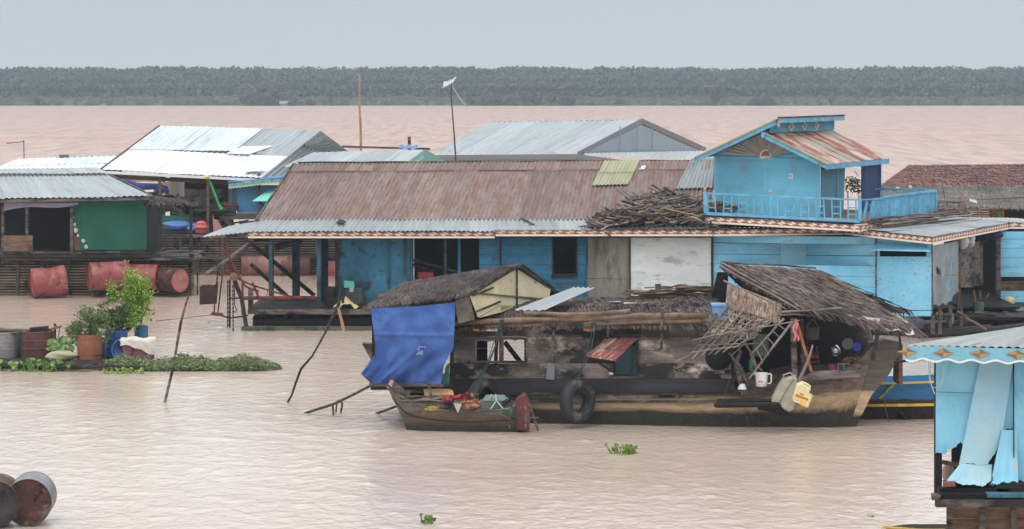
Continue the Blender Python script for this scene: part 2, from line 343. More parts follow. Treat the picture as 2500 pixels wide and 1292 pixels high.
m_leaf = M('leaf', None, rough=.5, vr=.35, fine=.1, bump=0, spec=.35, trans=.3)
m_cream = M('cream_boards', S(216, 204, 170), S(200, 186, 152), 2, (1, 1, 1), S(150, 128, 100), 3, (1, 1, 1), .62, .70, rough=.7, fine=.1, vr=.1)
m_tarp = M('blue_tarp', S(60, 94, 158), S(46, 76, 138), 1.6, (1, 1, 1), S(74, 108, 172), 1.4, (1, .5, 1.2), .55, .7, rough=.45, bsc=9, fine=.06, vr=.05, bump=.35)
m_rope = M('rope', S(86, 82, 70), S(60, 58, 50), 8, rough=.9, fine=.3)
m_ropegreen = M('green_rope', S(52, 88, 82), S(40, 62, 58), 8, rough=.9, fine=.3)
m_bambooweave = M('woven_bamboo', S(186, 142, 92), S(146, 104, 64), 5, (1, 1, 3), S(96, 74, 56), 2, (2, 1, 1), .6, .7, rough=.8, bsc=30, fine=.25, vr=.4)
m_jug = M('white_plastic', S(226, 226, 224), S(214, 214, 210), 4, rough=.35, fine=.04, vr=.02, bump=.05, spec=.5)
m_jerry = M('cloudy_plastic', S(178, 172, 156), S(150, 146, 130), 4, (1, 1, 1), S(120, 112, 96), 4, (1, 1, 1), .58, .7, rough=.45, fine=.08, vr=.02, bump=.1)
m_cream_pl = M('cream_plastic', S(228, 216, 170), S(214, 200, 150), 4, rough=.4, fine=.05, vr=.02, bump=.05)
m_black = M('soot_black', S(26, 26, 28), S(18, 18, 20), 4, rough=.6, fine=.2)
# the hull: bare wood above, pale scrubbed band, weed and slime towards the waterline (paint and growth follow the hull's own height)
def hull_mat(name, top, band, algae, z1, z2, top2=None):
    m = bpy.data.materials.new(name); m.use_nodes = True; t = NT(m); p = t.n['Principled BSDF']
    tc = t.add('ShaderNodeTexCoord'); uv = tc.outputs['UV']
    sp = t.add('ShaderNodeSeparateXYZ'); t.l.new(uv, sp.inputs[0]); z = sp.outputs[1]
    nz = t.noise(t.mapv(uv, (1.2, 3, 1)), 1.6, 7, .7); z = t.math('ADD', z, t.rng(nz, .2, .8, -.06, .06))
    nb = t.noise(t.mapv(uv, (.7, 4, 1)), 3, 7, .7)
    c_top = t.mix(t.rng(nb, .38, .62), top, top2 or top); c_band = t.mix(t.rng(nb, .4, .66), band, tuple(x*.55 for x in band[:3])+(1,))
    nb2 = t.noise(uv, 9, 6, .75); c_al = t.mix(t.rng(nb2, .4, .6), algae, tuple(x*.35 for x in algae[:3])+(1,))
    col = t.mix(t.rng(z, z2-.02, z2+.02), c_band, c_top); col = t.mix(t.rng(z, z1-.05, z1+.05), c_al, col)
    fn = t.noise(t.mapv(uv, (1, 8, 1)), 12, 6, .7); col = t.mix(1., col, t.rng(fn, .25, .75, .72, 1.28), 'MULTIPLY')
    va = t.add('ShaderNodeAttribute', attribute_name='var'); col = t.mix(1., col, t.rng(va.outputs['Fac'], 0, 1, .8, 1.2), 'MULTIPLY')
    t.l.new(col, p.inputs['Base Color']); p.inputs['Roughness'].default_value = .7
    b = t.add('ShaderNodeBump'); b.inputs['Strength'].default_value = .5; b.inputs['Distance'].default_value = .02
    t.l.new(fn, b.inputs['Height']); t.l.new(b.outputs[0], p.inputs['Normal']); return m
m_hull = hull_mat('hull_planks', S(122, 104, 90), S(182, 155, 120), S(46, 43, 30), .30, .55, S(84, 72, 64))
m_hullbow = hull_mat('bow_planks', S(104, 92, 82), S(200, 172, 134), S(46, 42, 26), .24, .66, S(80, 70, 62))
m_stick = M('bare_sticks', S(130, 119, 110), S(92, 84, 78), 3, rough=.8, fine=.25, vr=.35)
m_skiff = hull_mat('skiff_planks', S(110, 101, 92), S(94, 76, 60), S(50, 54, 36), .14, .34, S(88, 79, 72))

m_cage = M('cage_slats', S(146, 130, 116), S(104, 92, 82), 2, (.6, 1, 2), S(60, 52, 48), 1.2, (1, 1, 1), .54, .62, rough=.9, fine=.25, vr=.5)
# ---------------------------------------------------------------- sky, light, camera, water, far shore, haze
w = bpy.data.worlds.new('World'); sc.world = w; w.use_nodes = True; t = NT(w); bg = t.n['Background']
SUN_EL, SUN_AZ = math.radians(58), math.radians(200)
sky = t.add('ShaderNodeTexSky', sky_type='NISHITA'); sky.sun_disc = False; sky.sun_elevation = SUN_EL; sky.sun_rotation = SUN_AZ
sky.dust_density = 4; sky.air_density = 1.5
tc = t.add('ShaderNodeTexCoord'); sp = t.add('ShaderNodeSeparateXYZ'); t.l.new(tc.outputs['Generated'], sp.inputs[0])
g = t.rng(sp.outputs[2], .04, .5); cloud = t.mix(g, (5.85, 6.55, 6.95, 1), (17., 17.4, 17.8, 1))
low = t.rng(sp.outputs[2], 0, .035); cloud = t.mix(low, cloud, t.mix(1., cloud, (.95, .965, .98, 1), 'MULTIPLY'))
cn = t.noise(t.mapv(tc.outputs['Generated'], (1, 1, 6)), 1.4, 3, .5); cloud = t.mix(1., cloud, t.rng(cn, .3, .7, .96, 1.04), 'MULTIPLY')
mixed = t.mix(.94, sky.outputs[0], cloud); t.l.new(mixed, bg.inputs[0]); bg.inputs[1].default_value = .1
sun = bpy.data.lights.new('sun', 'SUN'); sun.energy = .9; sun.angle = math.radians(25); sun.color = (1, .97, .93)
so = bpy.data.objects.new('sun', sun); COL.objects.link(so)
sd = V((math.sin(SUN_AZ)*math.cos(SUN_EL), math.cos(SUN_AZ)*math.cos(SUN_EL), math.sin(SUN_EL)))
so.rotation_euler = (-sd).to_track_quat('-Z', 'Y').to_euler(); so.location = (0, 0, 40)
cam = bpy.data.cameras.new('camera'); co = bpy.data.objects.new('camera', cam); COL.objects.link(co); sc.camera = co
co.location = (0, 0, H); co.rotation_euler = (math.radians(90), 0, 0)
cam.sensor_width = 36; cam.lens = F/2500*36; cam.shift_y = -(646-200)/2500; cam.clip_end = 6000; cam.clip_start = .5
sc.view_settings.view_transform = 'Standard'; sc.view_settings.look = 'None'; sc.view_settings.gamma = 1; sc.view_settings.exposure = 0
# water: silt-laden; near paleness and far brown put sky reflection into the colour
mw = bpy.data.materials.new('muddy_water'); mw.use_nodes = True; t = NT(mw); p = t.n['Principled BSDF']
tc = t.add('ShaderNodeTexCoord'); ob = tc.outputs['Object']; sx = t.add('ShaderNodeSeparateXYZ'); t.l.new(ob, sx.inputs[0])
a1 = t.noise(t.mapv(ob, (1.7, 1, 1)), 3.0, 4, .6, .5); a2 = t.noise(t.mapv(ob, (1.5, 1.1, 1)), 10, 3, .55, .2); a3 = t.noise(t.mapv(ob, (.25, .35, 1)), .5, 4, .55)
a5 = t.noise(t.mapv(ob, (.7, .06, 1)), 1., 6, .7, .2)
a4 = t.noise(t.mapv(ob, (.5, 1, 1)), .55, 5, .6, .3)
dist = t.rng(sx.outputs[1], 70, 160)
hgt = t.math('ADD', t.math('ADD', t.math('MULTIPLY', a1, .55), t.math('MULTIPLY', a2, .14)), t.math('ADD', t.math('MULTIPLY', t.math('MULTIPLY', a4, dist), 2.2), t.math('MULTIPLY', t.math('MULTIPLY', a5, dist), 9.)))
col = t.mix(t.rng(a3, .35, .65), S(206, 187, 172), S(196, 176, 160))
farc = t.mix(t.rng(a4, .3, .7), S(196, 156, 130), S(180, 140, 116)); farc = t.mix(t.rng(sx.outputs[1], 150, 600), farc, S(166, 130, 110))
col = t.mix(t.rng(sx.outputs[1], 60, 150), col, farc); dk = t.rng(a5, .44, .6); col = t.mix(t.math('MULTIPLY', dk, t.rng(sx.outputs[1], 75, 140, 0, .65)), col, S(112, 82, 70))  # dark far ripples painted into the colour, standing in for wavelet shade
t.l.new(col, p.inputs['Base Color']); t.l.new(t.rng(sx.outputs[1], 60, 300, .12, .38), p.inputs['Roughness']); p.inputs['IOR'].default_value = 1.34
t.l.new(t.rng(sx.outputs[1], 60, 160, 1.4, .6), p.inputs['Specular IOR Level'])
b = t.add('ShaderNodeBump'); b.inputs['Strength'].default_value = .6; b.inputs['Distance'].default_value = .07
t.l.new(hgt, b.inputs['Height']); t.l.new(b.outputs[0], p.inputs['Normal'])
import numpy as np
rs = np.random.RandomState(5); NRW, NCL = 760, 860
pyr = np.linspace(1420, 455, NRW); Yr = F*H/(pyr-200); un = np.linspace(-1, 1, NCL)
YY = np.repeat(Yr[:, None], NCL, 1); XX = YY*un[None, :]*(1330/F); ZZ = np.zeros_like(XX); amp = 0
for i in range(70):
    L_ = .16*(8**rs.rand()); th_ = rs.normal(1.3, 1.1); k_ = 6.2832/L_; a_ = L_**.75; ZZ += a_*np.sin(k_*(XX*np.cos(th_)+YY*np.sin(th_))+rs.rand()*6.28); amp += a_*a_/2
g_ = ZZ/amp**.5; ZZ = .0048*(np.exp(.45*g_)-1.1)
patch = .85+.2*np.sin(XX*.31+YY*.11+1)*np.sin(YY*.23-XX*.07)
ed = np.minimum(1, np.minimum((1-np.abs(un))*25, 1))[None, :]*np.minimum(1, np.minimum(np.arange(NRW), NRW-1-np.arange(NRW))/40.)[:, None]
ZZ = ZZ*patch*ed
co_ = np.stack([XX, YY, ZZ], -1).reshape(-1, 3); ii = np.arange(NRW*NCL).reshape(NRW, NCL)
fq = np.stack([ii[:-1, :-1], ii[:-1, 1:], ii[1:, 1:], ii[1:, :-1]], -1).reshape(-1, 4)
y0_, y1_ = Yr[0], Yr[-1]; k_ = 1330/F; nb = len(co_)
ex = np.array([(-420, 4, 0), (420, 4, 0), (420, 730, 0), (-420, 730, 0), (-y0_*k_, y0_, 0), (y0_*k_, y0_, 0), (y1_*k_, y1_, 0), (-y1_*k_, y1_, 0)])
co_ = np.vstack([co_, ex]); fx = np.array([(0, 1, 5, 4), (1, 2, 6, 5), (2, 3, 7, 6), (3, 0, 4, 7)])+nb; fq = np.vstack([fq, fx])
me = bpy.data.meshes.new('water'); me.vertices.add(len(co_)); me.vertices.foreach_set('co', co_.astype(np.float32).ravel())
me.loops.add(fq.size); me.loops.foreach_set('vertex_index', fq.astype(np.int32).ravel()); me.polygons.add(len(fq)); me.polygons.foreach_set('loop_start', np.arange(0, fq.size, 4, dtype=np.int32)); me.polygons.foreach_set('loop_total', np.full(len(fq), 4, dtype=np.int32))
me.polygons.foreach_set('use_smooth', np.ones(len(fq), dtype=bool)); me.update(calc_edges=True); me.validate(); me.materials.append(mw)
wo = bpy.data.objects.new('water', me); COL.objects.link(wo); wo['kind'] = 'structure'
mb = MB(); mb.grid(lambda u, v: V((-1500+3000*u, 728.5+2200*v, .25)), 2, 2)
mg = M('marsh_ground', S(92, 104, 70), S(78, 88, 62), .05, rough=1, bump=0)
mb.build('ground', mg, kind='structure')
# reed belt along the far shore and the flooded forest behind it
mb = MB(); SH = 728
for k in range(20000):
    x = R.uniform(-232, 232); y = SH+R.uniform(0, 26); h = R.uniform(.6, 1.6)*(1+(y-SH)/26*.8); g_ = R.uniform(.5, 1.2)
    s = R.uniform(.5, 1.4); mb.face([(x-s, y, 0), (x+s, y, 0), (x+s*.7, y+R.uniform(-.3, .3), h), (x-s*.7, y, h*R.uniform(.7, 1))], R.random(), (.125*g_, .175*g_, .10*g_))
mb.build('reeds', m_leaf, label='pale green reed belt along the far shore', cat='reeds', kind='stuff')
mb = MB(); RF = random.Random(3)
def crown(mb, x, y, zb, zt, r, n, cl, s=1.2):
    for k in range(n):
        a = RF.uniform(0, 6.283); q = RF.random()**.45; el = RF.uniform(-1, 1); hh = (zt-zb)/2; c = (zt+zb)/2
        rr = r*q*math.sqrt(max(0, 1-el*el)); p_ = V((x+rr*math.cos(a), y+rr*math.sin(a), c+hh*el*q))
        d = V((RF.gauss(0, 1), RF.gauss(0, 1)-.4, RF.gauss(0, .8)+.4)).normalized(); e = d.orthogonal().normalized()*s*RF.uniform(.5, 1); f_ = d.cross(e.normalized())*s*RF.uniform(.4, .9)
        g_ = RF.uniform(.93, 1.07); mb.face([p_-e-f_, p_+e-f_*.8, p_+e*.8+f_, p_-e*.9+f_*.9], RF.random(), (cl[0]*g_, cl[1]*g_, cl[2]*g_))
for row, (dy, hh, nn) in enumerate(((30, 6.0, 200), (44, 8.3, 165), (60, 9.9, 165), (76, 11.0, 130))):
    for k in range(nn):
        x = -228+456*(k+RF.uniform(-.4, .4))/nn; y = SH+dy+RF.uniform(-6, 6)
        f_ = .5+.5*math.sin(x*.06+1)+.3*math.sin(x*.17); h = hh*RF.uniform(.95, 1.03)+f_*.3; r = RF.uniform(3.2, 5.6)
        cl = RF.choice(((.068, .094, .09), (.073, .099, .091), (.065, .09, .09), (.071, .093, .088)))  # part of the far haze is put into these paler, bluer crown colours
        crown(mb, x, y, .3 if row < 2 else 2.5, h-r*.25, r, 260, cl, .75); crown(mb, x+RF.uniform(-1, 1), y, h*.72, h*.985, r*1.15, 190, cl, .5)
        if row == 0: mb.tube([(x, y, -.2), (x+RF.uniform(-.4, .4), y, h*.7)], [.25, .1], 5, .2, (.05, .045, .04))
mb.build('forest', M('far_leaf', None, rough=.9, vr=.12, fine=.05, bump=0), label='hazy dark green forest standing along the far shore', cat='forest', kind='stuff')
def far_tree(px, Y, h, r, n, lab, cl, nm='bush'):
    b0 = at(px, 200+H*F/Y, Y); rt = T(nm, lab, 'tree', (b0.x, Y, 0), 'flooded trees standing in front of the far reeds')
    m1 = MB(); m1.tube([V((b0.x, Y, -.3)), V((b0.x+.2, Y, h*.5)), V((b0.x-.1, Y, h*.9))], [.22, .13, .04], 5, .4, (.09, .07, .065))
    for q in range(5):
        a = RF.uniform(0, 6.28); m1.tube([V((b0.x, Y, h*.35)), V((b0.x+math.cos(a)*r*.7, Y+math.sin(a)*r*.7, h*RF.uniform(.6, .95)))], [.09, .03], 4, .4, (.09, .07, .065))
    m1.build('trunk', m_vc, rt); m2 = MB(); crown(m2, b0.x, Y, h*.2, h, r, n, cl, .45); m2.build('crown', m_leaf, rt)
PUR = (.10, .072, .075); DKG = (.05, .06, .045)
FT = [(598, 3.2, 1.6), (622, 4.2, 2.2), (650, 3.4, 1.8), (668, 4.6, 2.0), (700, 3.2, 1.7), (716, 2.6, 1.5), (758, 1.7, 1.6), (808, 3.2, .8), (92, 2.2, .9), (1150, 2.4, 1.4), (1186, 3.0, 1.8), (1214, 3.4, 1.6),
      (1250, 3.2, 1.8), (1282, 4.0, 1.4), (1310, 3.4, 1.7), (1345, 3.6, 1.5), (1383, 4.2, 1.9), (1396, 2.6, 1.2), (1515, 1.8, 1.6), (1748, 3.8, 1.3), (1842, 2.0, 1.2), (1868, 3.0, 1.7), (1888, 1.8, 1.0), (2030, 2.6, .7), (2335, 2.6, .7), (2476, 2.4, .6)]
WH = ['left end', 'left part', 'middle left', 'middle', 'middle right', 'right part', 'right end']
for i, (px, h, r) in enumerate(sorted(FT)):
    sz = 'tall' if h > 3.5 else ('low' if h < 2.3 else 'mid-height')
    ct = 'dark green' if i % 5 == 4 else 'purple-brown bare'
    n_ = ['first', 'second', 'third', 'fourth', 'fifth', 'sixth', 'seventh', 'eighth', 'ninth', 'tenth', 'eleventh', 'twelfth', 'thirteenth', 'fourteenth', 'fifteenth', 'sixteenth', 'seventeenth', 'eighteenth', 'nineteenth', 'twentieth', 'twenty-first', 'twenty-second', 'twenty-third', 'twenty-fourth', 'twenty-fifth', 'rightmost'][i]
    far_tree(px, SH-1-RF.uniform(0, 3), h, r, int(70*r*h*.5), f'{sz} {ct} flooded tree at the far reeds, {n_} from the left', DKG if i % 5 == 4 else PUR)
# tiny white hut on the far bank
rt = T('hut', 'tiny white hut at the foot of the far forest', 'hut', (at(685, 258, 725).x, 724, 0)); mb = MB(); x0 = rt.location.x
mb.box(x0-.1, x0+1.9, 723, 725.5, 0, .6, .5, (.3, .3, .3)); mb.build('wall', m_vc, rt)
mb = MB(); mb.slab(V((x0-.2, 722.6, .6)), V((x0+1.9, 722.6, .6)), V((x0+2.4, 724.4, 1.25)), V((x0-.1, 724.4, 1.25)), .06, .5, (.28, .28, .28), nrm=V((0, 0, 1))); mb.build('roof', m_vc, rt)
# the air
mh = bpy.data.materials.new('humid_air'); mh.use_nodes = True; t = NT(mh); t.n.remove(t.n['Principled BSDF'])
pv = t.add('ShaderNodeVolumePrincipled'); pv.inputs['Color'].default_value = (.80, .90, .99, 1); pv.inputs['Density'].default_value = .00042; pv.inputs['Anisotropy'].default_value = .2
t.l.new(pv.outputs[0], t.n['Material Output'].inputs['Volume'])
mb = MB(); mb.box(-1600, 1600, -30, 3000, -3, 15); mb.build('haze', mh, kind='stuff', label='pale wet air over the river', cat='haze')
# ================================================================ the wooden houseboat in the foreground
def nY(px): return 50.6-(px-1300)*.9/780
def Pn(px, py, dy=0.): return at(px, py, nY(px)+dy)
boat = T('houseboat', 'old dark plank houseboat with thatched roofs, nearest large vessel', 'houseboat', (at(1500, 1040, 51.5).x, 51.5, 0))
BW = 2.25
st_ = [(948, 955, .9), (1000, 958, 1.4), (1100, 959, 2.0), (1250, 960, 2.25), (1400, 960, 2.25), (1550, 959, 2.25), (1700, 958, 2.25), (1800, 952, 2.2), (1880, 940, 2.05), (1950, 922, 1.8), (2010, 916, 1.5), (2060, 908, 1.15), (2100, 884, .75), (2140, 842, .38)]
def stat(u):
    q = u*(len(st_)-1); i = min(int(q), len(st_)-2); f = q-i; a, b = st_[i], st_[i+1]; return lerp(a[0], b[0], f), lerp(a[1], b[1], f), lerp(a[2], b[2], f)
def hullP(u, v, side=0):
    px, py, wd = stat(u); s = nY(px); z1 = at(px, py, s).z; cx = at(px, py, s).x; cy = 50.6-(px-1300)*.9/780+BW/2*.0
    mid = nY(px)+BW/2 if px < 1900 else nY(px)+BW/2-(px-1900)/240*.45
    z = -.35+(z1+.35)*v; fl = .10*max(0, 1-v)**1.5*min(1, wd)
    y = mid-wd/2+fl*1.6 if side == 0 else mid+wd/2-fl
    rk = max(0, (px-1900)/240)**2*(.62*max(0, 1-v))-(max(0, (1100-px)/150)**2*(.5*(1-v)) if px < 1100 else 0)
    # keep the near side where it shows: x is given at the near side's own distance
    X = (px-1250)*(y)/F if side == 0 else (px-1250)*(mid-wd/2)/F
    return V((X-rk, y, z))
mb = MB()
def huv(u, v): z = hullP(u, v).z; return (u*10, z-max(0, u-.46)*.28*min(1, max(0, (z-.2)/.3))-.06*max(0, u-.7)*0)
mb.grid(lambda u, v: hullP(u, v, 0), 52, 22, uvf=huv)
mb.grid(lambda u, v: hullP(u, v, 1), 52, 6, uvf=lambda u, v: (u*10, hullP(u, v).z))
mb.grid(lambda u, v: lerp(hullP(u, .02, 0), hullP(u, .02, 1), v), 52, 2)
for e in (0, 1): mb.grid(lambda u, v: lerp(hullP(e, v, 0), hullP(e, v, 1), u), 2, 6, uvf=lambda u, v: (u, hullP(e, v).z))
mb.build('hull', m_hull, boat, smooth=True)
mb = MB()    # rubbing strakes and a row of patched boards along the side
for u0, u1, v, h in ((.1, .45, .83, .04), (.45, .70, .82, .04)):
    for k in range(8):
        a = lerp(u0, u1, k/8); b = lerp(u0, u1, (k+1)/8); p, q = hullP(a, v), hullP(b, v); mb.beam(p-V((0, .02, 0)), q-V((0, .02, 0)), .04, h, .5)
mb.build('rubbing_strake', m_wood, boat)
mb = MB()
for k in range(7):
    a = .1+.60*k/7; b = a+.60/7-.001; lo = .90+R.uniform(-.01, .01)
    p = [hullP(a, lo), hullP(b, lo), hullP(b, .97), hullP(a, .97)]; mb.slab(*[q-V((0, .03+.006*(k % 2), 0)) for q in p], .02, R.random(), nrm=V((0, 1, 0)))
mb.build('side_board', m_cabin, boat)
mb = MB()    # sheer plank of the bow
N = 24
for s, o in ((0, -.03), (1, .03)):
    mb = MB()
    for k in range(N):
        a = .63+.37*k/N; b = .63+.37*(k+1)/N; p = [hullP(a, .86, s), hullP(b, .86, s), hullP(b, 1.01, s), hullP(a, 1.01, s)]; mb.hexa([q+V((0, o, 0)) for q in p]+[q+V((0, o*.1, 0)) for q in p], .4+.2*(k % 3 == 0))
    mb.build('sheer_plank', m_wood, boat)
# bow post: a broad flat post raked forward
by = nY(2130)+BW/2-.45-.16
mb = MB()
pts = [at(2122, 838, by), at(2162, 829, by), at(2200, 836, by), at(2196, 868, by), at(2170, 915, by), at(2128, 965, by), at(2082, 1058, by), at(2052, 1058, by), at(2072, 990, by), at(2100, 900, by)]
mb.poly(pts, .34, .5); me_ = mb.build('bow_post', m_hullbow, boat)
mb = MB(); q0 = at(2196, 868, by+.1)
mb.box(q0.x-.02, q0.x+.05, by+.02, by+.8, .78, 1.55, .4); mb.build('bow_side_board', M('reddish_board', S(128, 84, 70), S(92, 62, 54), 3, (1, 1, 5), rough=.8), boat)
for px in (2120, 2170):
    pass
# wale / deck edge beam under the cabin boards
mb = MB()
for k in range(16):
    a, b = lerp(1085, 1810, k/16), lerp(1085, 1810, (k+1)/16); mb.beam(Pn(a, 961, -.03), Pn(b, 961, -.03), .08, .045, .3+.1*(k % 2))
mb.build('wale', m_wood_dark, boat)
# cabin walls with openings
WIN = [(1163, 1219, 832, 882), (1229, 1285, 829, 882)]; HATCH = (1500, 1556, 824, 915)
hl = WIN+[HATCH]
mb = MB(); pwall(mb, 1098, 1792, [786, 801, 822, 855, 887], lambda x: nY(x)+.02, hl, .03, joint=260)
mb.build('cabin_wall', m_cabin, boat)
mb = MB(); pwall(mb, 1098, 1792, [887, 924], lambda x: nY(x)+.015, hl, .03, joint=330); mb.build('lower_cabin_wall', m_cabin, boat)
mb = MB(); pwall(mb, 1098, 1792, [924, 959], lambda x: nY(x)-.012, (), .03, joint=400); mb.build('tarred_strake', m_tar, boat)
mb = MB(); pwall(mb, 1098, 1792, [815, 850, 885, 925, 945], lambda x: nY(x)+BW-.12, [(1190, 1280, 806, 905)], .03, joint=300); mb.build('far_wall', m_wood_dark, boat)
mb = MB(); y0 = nY(1100)
mb.box(at(1100, 0, y0).x, at(1100, 0, y0).x+.03, y0+.04, y0+BW-.1, .5, 1.95, .4); mb.build('stern_partition', m_wood_dark, boat)
mb = MB(); y0 = nY(1790)
mb.box(at(1790, 0, y0).x-.03, at(1790, 0, y0).x, y0+.9, y0+BW-.1, .5, 1.95, .4)
mb.build('bow_partition', m_wood_dark, boat)
mb = MB(); mb.box(at(1000, 0, 51).x, at(2060, 0, 50.5).x, 50.5, 52.6, .42, .50, .4); mb.build('deck', m_wood_dark, boat)
for (a, b, c, d) in WIN:
    mb = MB(); mb.beam(Pn(a-2, d+1, -.02), Pn(b+2, d+1, -.02), .06, .03, .2); mb.beam(Pn(a-1, c, -.015), Pn(a-1, d, -.015), .03, .03, .9); mb.beam(Pn(b+1, c, -.015), Pn(b+1, d, -.015), .03, .03, .7)
    pts = [Pn(a-2, c-3, -.01)]+[Pn(lerp(a-2, b+2, k/12), c+3-3*abs(math.sin(k/12*6.28)), -.01) for k in range(13)]+[Pn(b+2, c-3, -.01)]
    mb.poly(pts, .02, .7); mb.build('window_frame', m_wood, boat)
mb = MB(); mb.beam(at(1232, 835, nY(1232)+.9), at(1275, 890, nY(1270)+.9), .05, .09, .6); mb.beam(at(1214, 800, nY(1214)+.5), at(1210, 890, nY(1214)+.5), .07, .07, .3)
mb.build('inner_brace', m_wood, boat)
mb = MB(); a, b, c, d = HATCH    # raised rusty hatch cover and its frame
mb.beam(Pn(a, c, -.02), Pn(a, d, -.02), .05, .05, .3); mb.beam(Pn(b, c, -.02), Pn(b, d, -.02), .05, .05, .3); mb.beam(Pn(a-4, d+1, -.03), Pn(b+3, d+1, -.03), .06, .03, .3); mb.beam(Pn(a-30, c-4, -.03), Pn(b+8, c-6, -.03), .05, .04, .5)
mb.beam(Pn(1452, 880, -.35), Pn(1502, 912, -.02), .03, .03, .4); hf = mb.build('hatch_frame', m_wood_dark, boat)
mb = MB(); corr(mb, at(1432, 868, nY(1432)-.5), at(1505, 879, nY(1505)-.5), at(1559, 826, nY(1559)-.03), at(1484, 826, nY(1484)-.03), pitch=.11, amp=.008, sw=.4, rows=(0, .5, 1))
mb.beam(at(1432, 869, nY(1432)-.5), at(1505, 880, nY(1505)-.5), .025, .03, .9)
mb.build('hatch_cover', M('red_rust_sheet', S(150, 92, 84), S(120, 62, 56), 4, (4, .6, 1), S(176, 162, 140), 3, (4, .5, 1), .52, .6, uv=True, rough=.6), boat)
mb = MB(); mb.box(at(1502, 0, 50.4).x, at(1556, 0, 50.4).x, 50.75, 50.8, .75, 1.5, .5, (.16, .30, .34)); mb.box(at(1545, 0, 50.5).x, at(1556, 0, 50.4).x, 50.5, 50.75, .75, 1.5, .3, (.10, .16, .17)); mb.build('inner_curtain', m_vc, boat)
# low thatched cabin roof
ey, ty = 797, 728
A_ = [at(1108, 797, nY(1108)-.12), at(1745, 797, nY(1745)-.12)]; Bk = [at(1745, 719, 51.7), at(1180, 733, 52.2)]
mid_l = lerp(A_[0], Bk[1], .5)+V((0, 0, .1)); mid_r = lerp(A_[1], Bk[0], .5)+V((0, 0, .1))
mb = MB(); thatch(mb, A_[0], A_[1], mid_r, mid_l, 3400, .22, .014, .02, 7, .35, droop=.15, eave=.12, base=.04, wild=.3)
thatch(mb, mid_l, mid_r, Bk[0], Bk[1], 2600, .22, .014, .02, 6, .35, eave=0, base=.04, wild=.3)
thatch(mb, Bk[1]+V((0, 1.3, -.45)), Bk[0]+V((0, 1.3, -.45)), Bk[0], Bk[1], 700, .34, .02, .03, 5, 0, eave=.1, base=.04)
mb.build('cabin_roof', m_thatch_dk, boat)
mb = MB()
for k in range(24):
    u = R.random(); p = lerp(mid_l, mid_r, u)+V((0, R.uniform(-.3, .5), .07)); mb.face([p+V((R.uniform(-.2, .2), R.uniform(-.15, .15), .01*k/24)) for _ in range(4)], R.random(), R.choice(((.34, .17, .11), (.2, .13, .1), (.45, .42, .38), (.28, .15, .1))))
for (px, c) in ((1170, (.8, .32, .1)), (1185, (.75, .2, .06)), (1203, (.85, .83, .8)), (1440, (.6, .2, .08))):
    p = Pn(px, 803, -.16); mb.hexa([p+V((-.12, 0, -.04)), p+V((.1, 0, -.05)), p+V((.12, .02, .05)), p+V((-.1, .02, .04)), p+V((-.12, .03, -.04)), p+V((.1, .03, -.05)), p+V((.12, .05, .05)), p+V((-.1, .05, .04))], .5, c)
mb.build('roof_patch', m_vc, boat)
# bamboo rails on the roof edge and the posts that carry them
def rail(pts, r, mat=None):
    mb = MB(); P_ = [Pn(x, y, o) for x, y, o in pts]; q = []
    for i in range(len(P_)-1):
        for k in range(5): q.append(lerp(P_[i], P_[i+1], k/5))
    q.append(P_[-1]); mb.tube(q, [r*(1+(.14 if k % 3 == 0 else -.02)) for k in range(len(q))], 10, .5); mb.build('bamboo_rail', mat or m_bamboo, boat, smooth=True)
rail([(1104, 790, -.2), (1240, 782, -.22), (1420, 778, -.22), (1560, 771, -.2), (1722, 771, -.2)], .05)
rail([(1120, 801, -.16), (1250, 796, -.16), (1330, 792, -.16)], .035)
rail([(1278, 764, -.15), (1380, 768, -.3), (1460, 766, -.3), (1538, 759, -.2)], .036)
rail([(1104, 795, -.25), (1130, 778, -.1), (1160, 772, 0), (1200, 768, .2)], .03)
rail([(1425, 793, -.16), (1560, 786, -.16), (1716, 783, -.16)], .045)
for px, y0, y1, ln in ((1484, 752, 822, 0), (1353, 768, 884, -4), (1617, 752, 852, -3), (1226, 780, 822, -2)):
    mb = MB(); stick(mb, Pn(px, y0, -.28), Pn(px+ln, y1, -.1), .032, 6, .008, .6, 4, .8); mb.build('rail_post', m_wood, boat)
mb = MB(); mb.slab(Pn(1333, 926, -.06), Pn(1353, 928, -.06), Pn(1355, 888, -.06), Pn(1337, 886, -.06), .015, .5, (.17, .19, .21), nrm=V((0, 1, 0))); mb.build('metal_patch', m_vc, boat)
# stern hut
a, b = at(890, 753, 50.15), at(1143, 720, 49.95); c, d = at(1270, 645, 51.3), at(985, 691, 51.7)
mb = MB(); thatch(mb, a, b, c, d, 6200, .24, .013, .022, 15, .25, droop=.15, eave=.10, base=.05, ends=200, wild=.22)
e, f = at(1364, 716, 52.7), at(1075, 745, 53.0); thatch(mb, f, e, c, d, 1600, .4, .018, .035, 8, -.1, eave=.1, base=.05, ends=150)
mb.build('stern_roof', m_thatch_dk, boat)
ga, gb, gc = at(1145, 712, 50.02), at(1268, 651, 51.3), at(1362, 714, 52.6)
gn = (gc-ga).cross(V((0, 0, 1))).normalized()
gp = lambda x, y: plane_hit(x, y, ga, gn)
mb = MB()
for q in ([(1143, 712), (1212, 679), (1222, 745), (1167, 775)], [(1212, 679), (1262, 654), (1262, 745), (1224, 760)], [(1262, 654), (1268, 651), (1330, 690), (1335, 700), (1345, 706), (1338, 738), (1262, 747)], [(1222, 746), (1262, 747), (1226, 762), (1170, 776)]):
    mb.poly([gp(*z) for z in q], .02, R.uniform(.35, .65), nrm=V((-.4, .9, 0)).normalized())
mb.build('gable', m_cream, boat)
mb = MB()
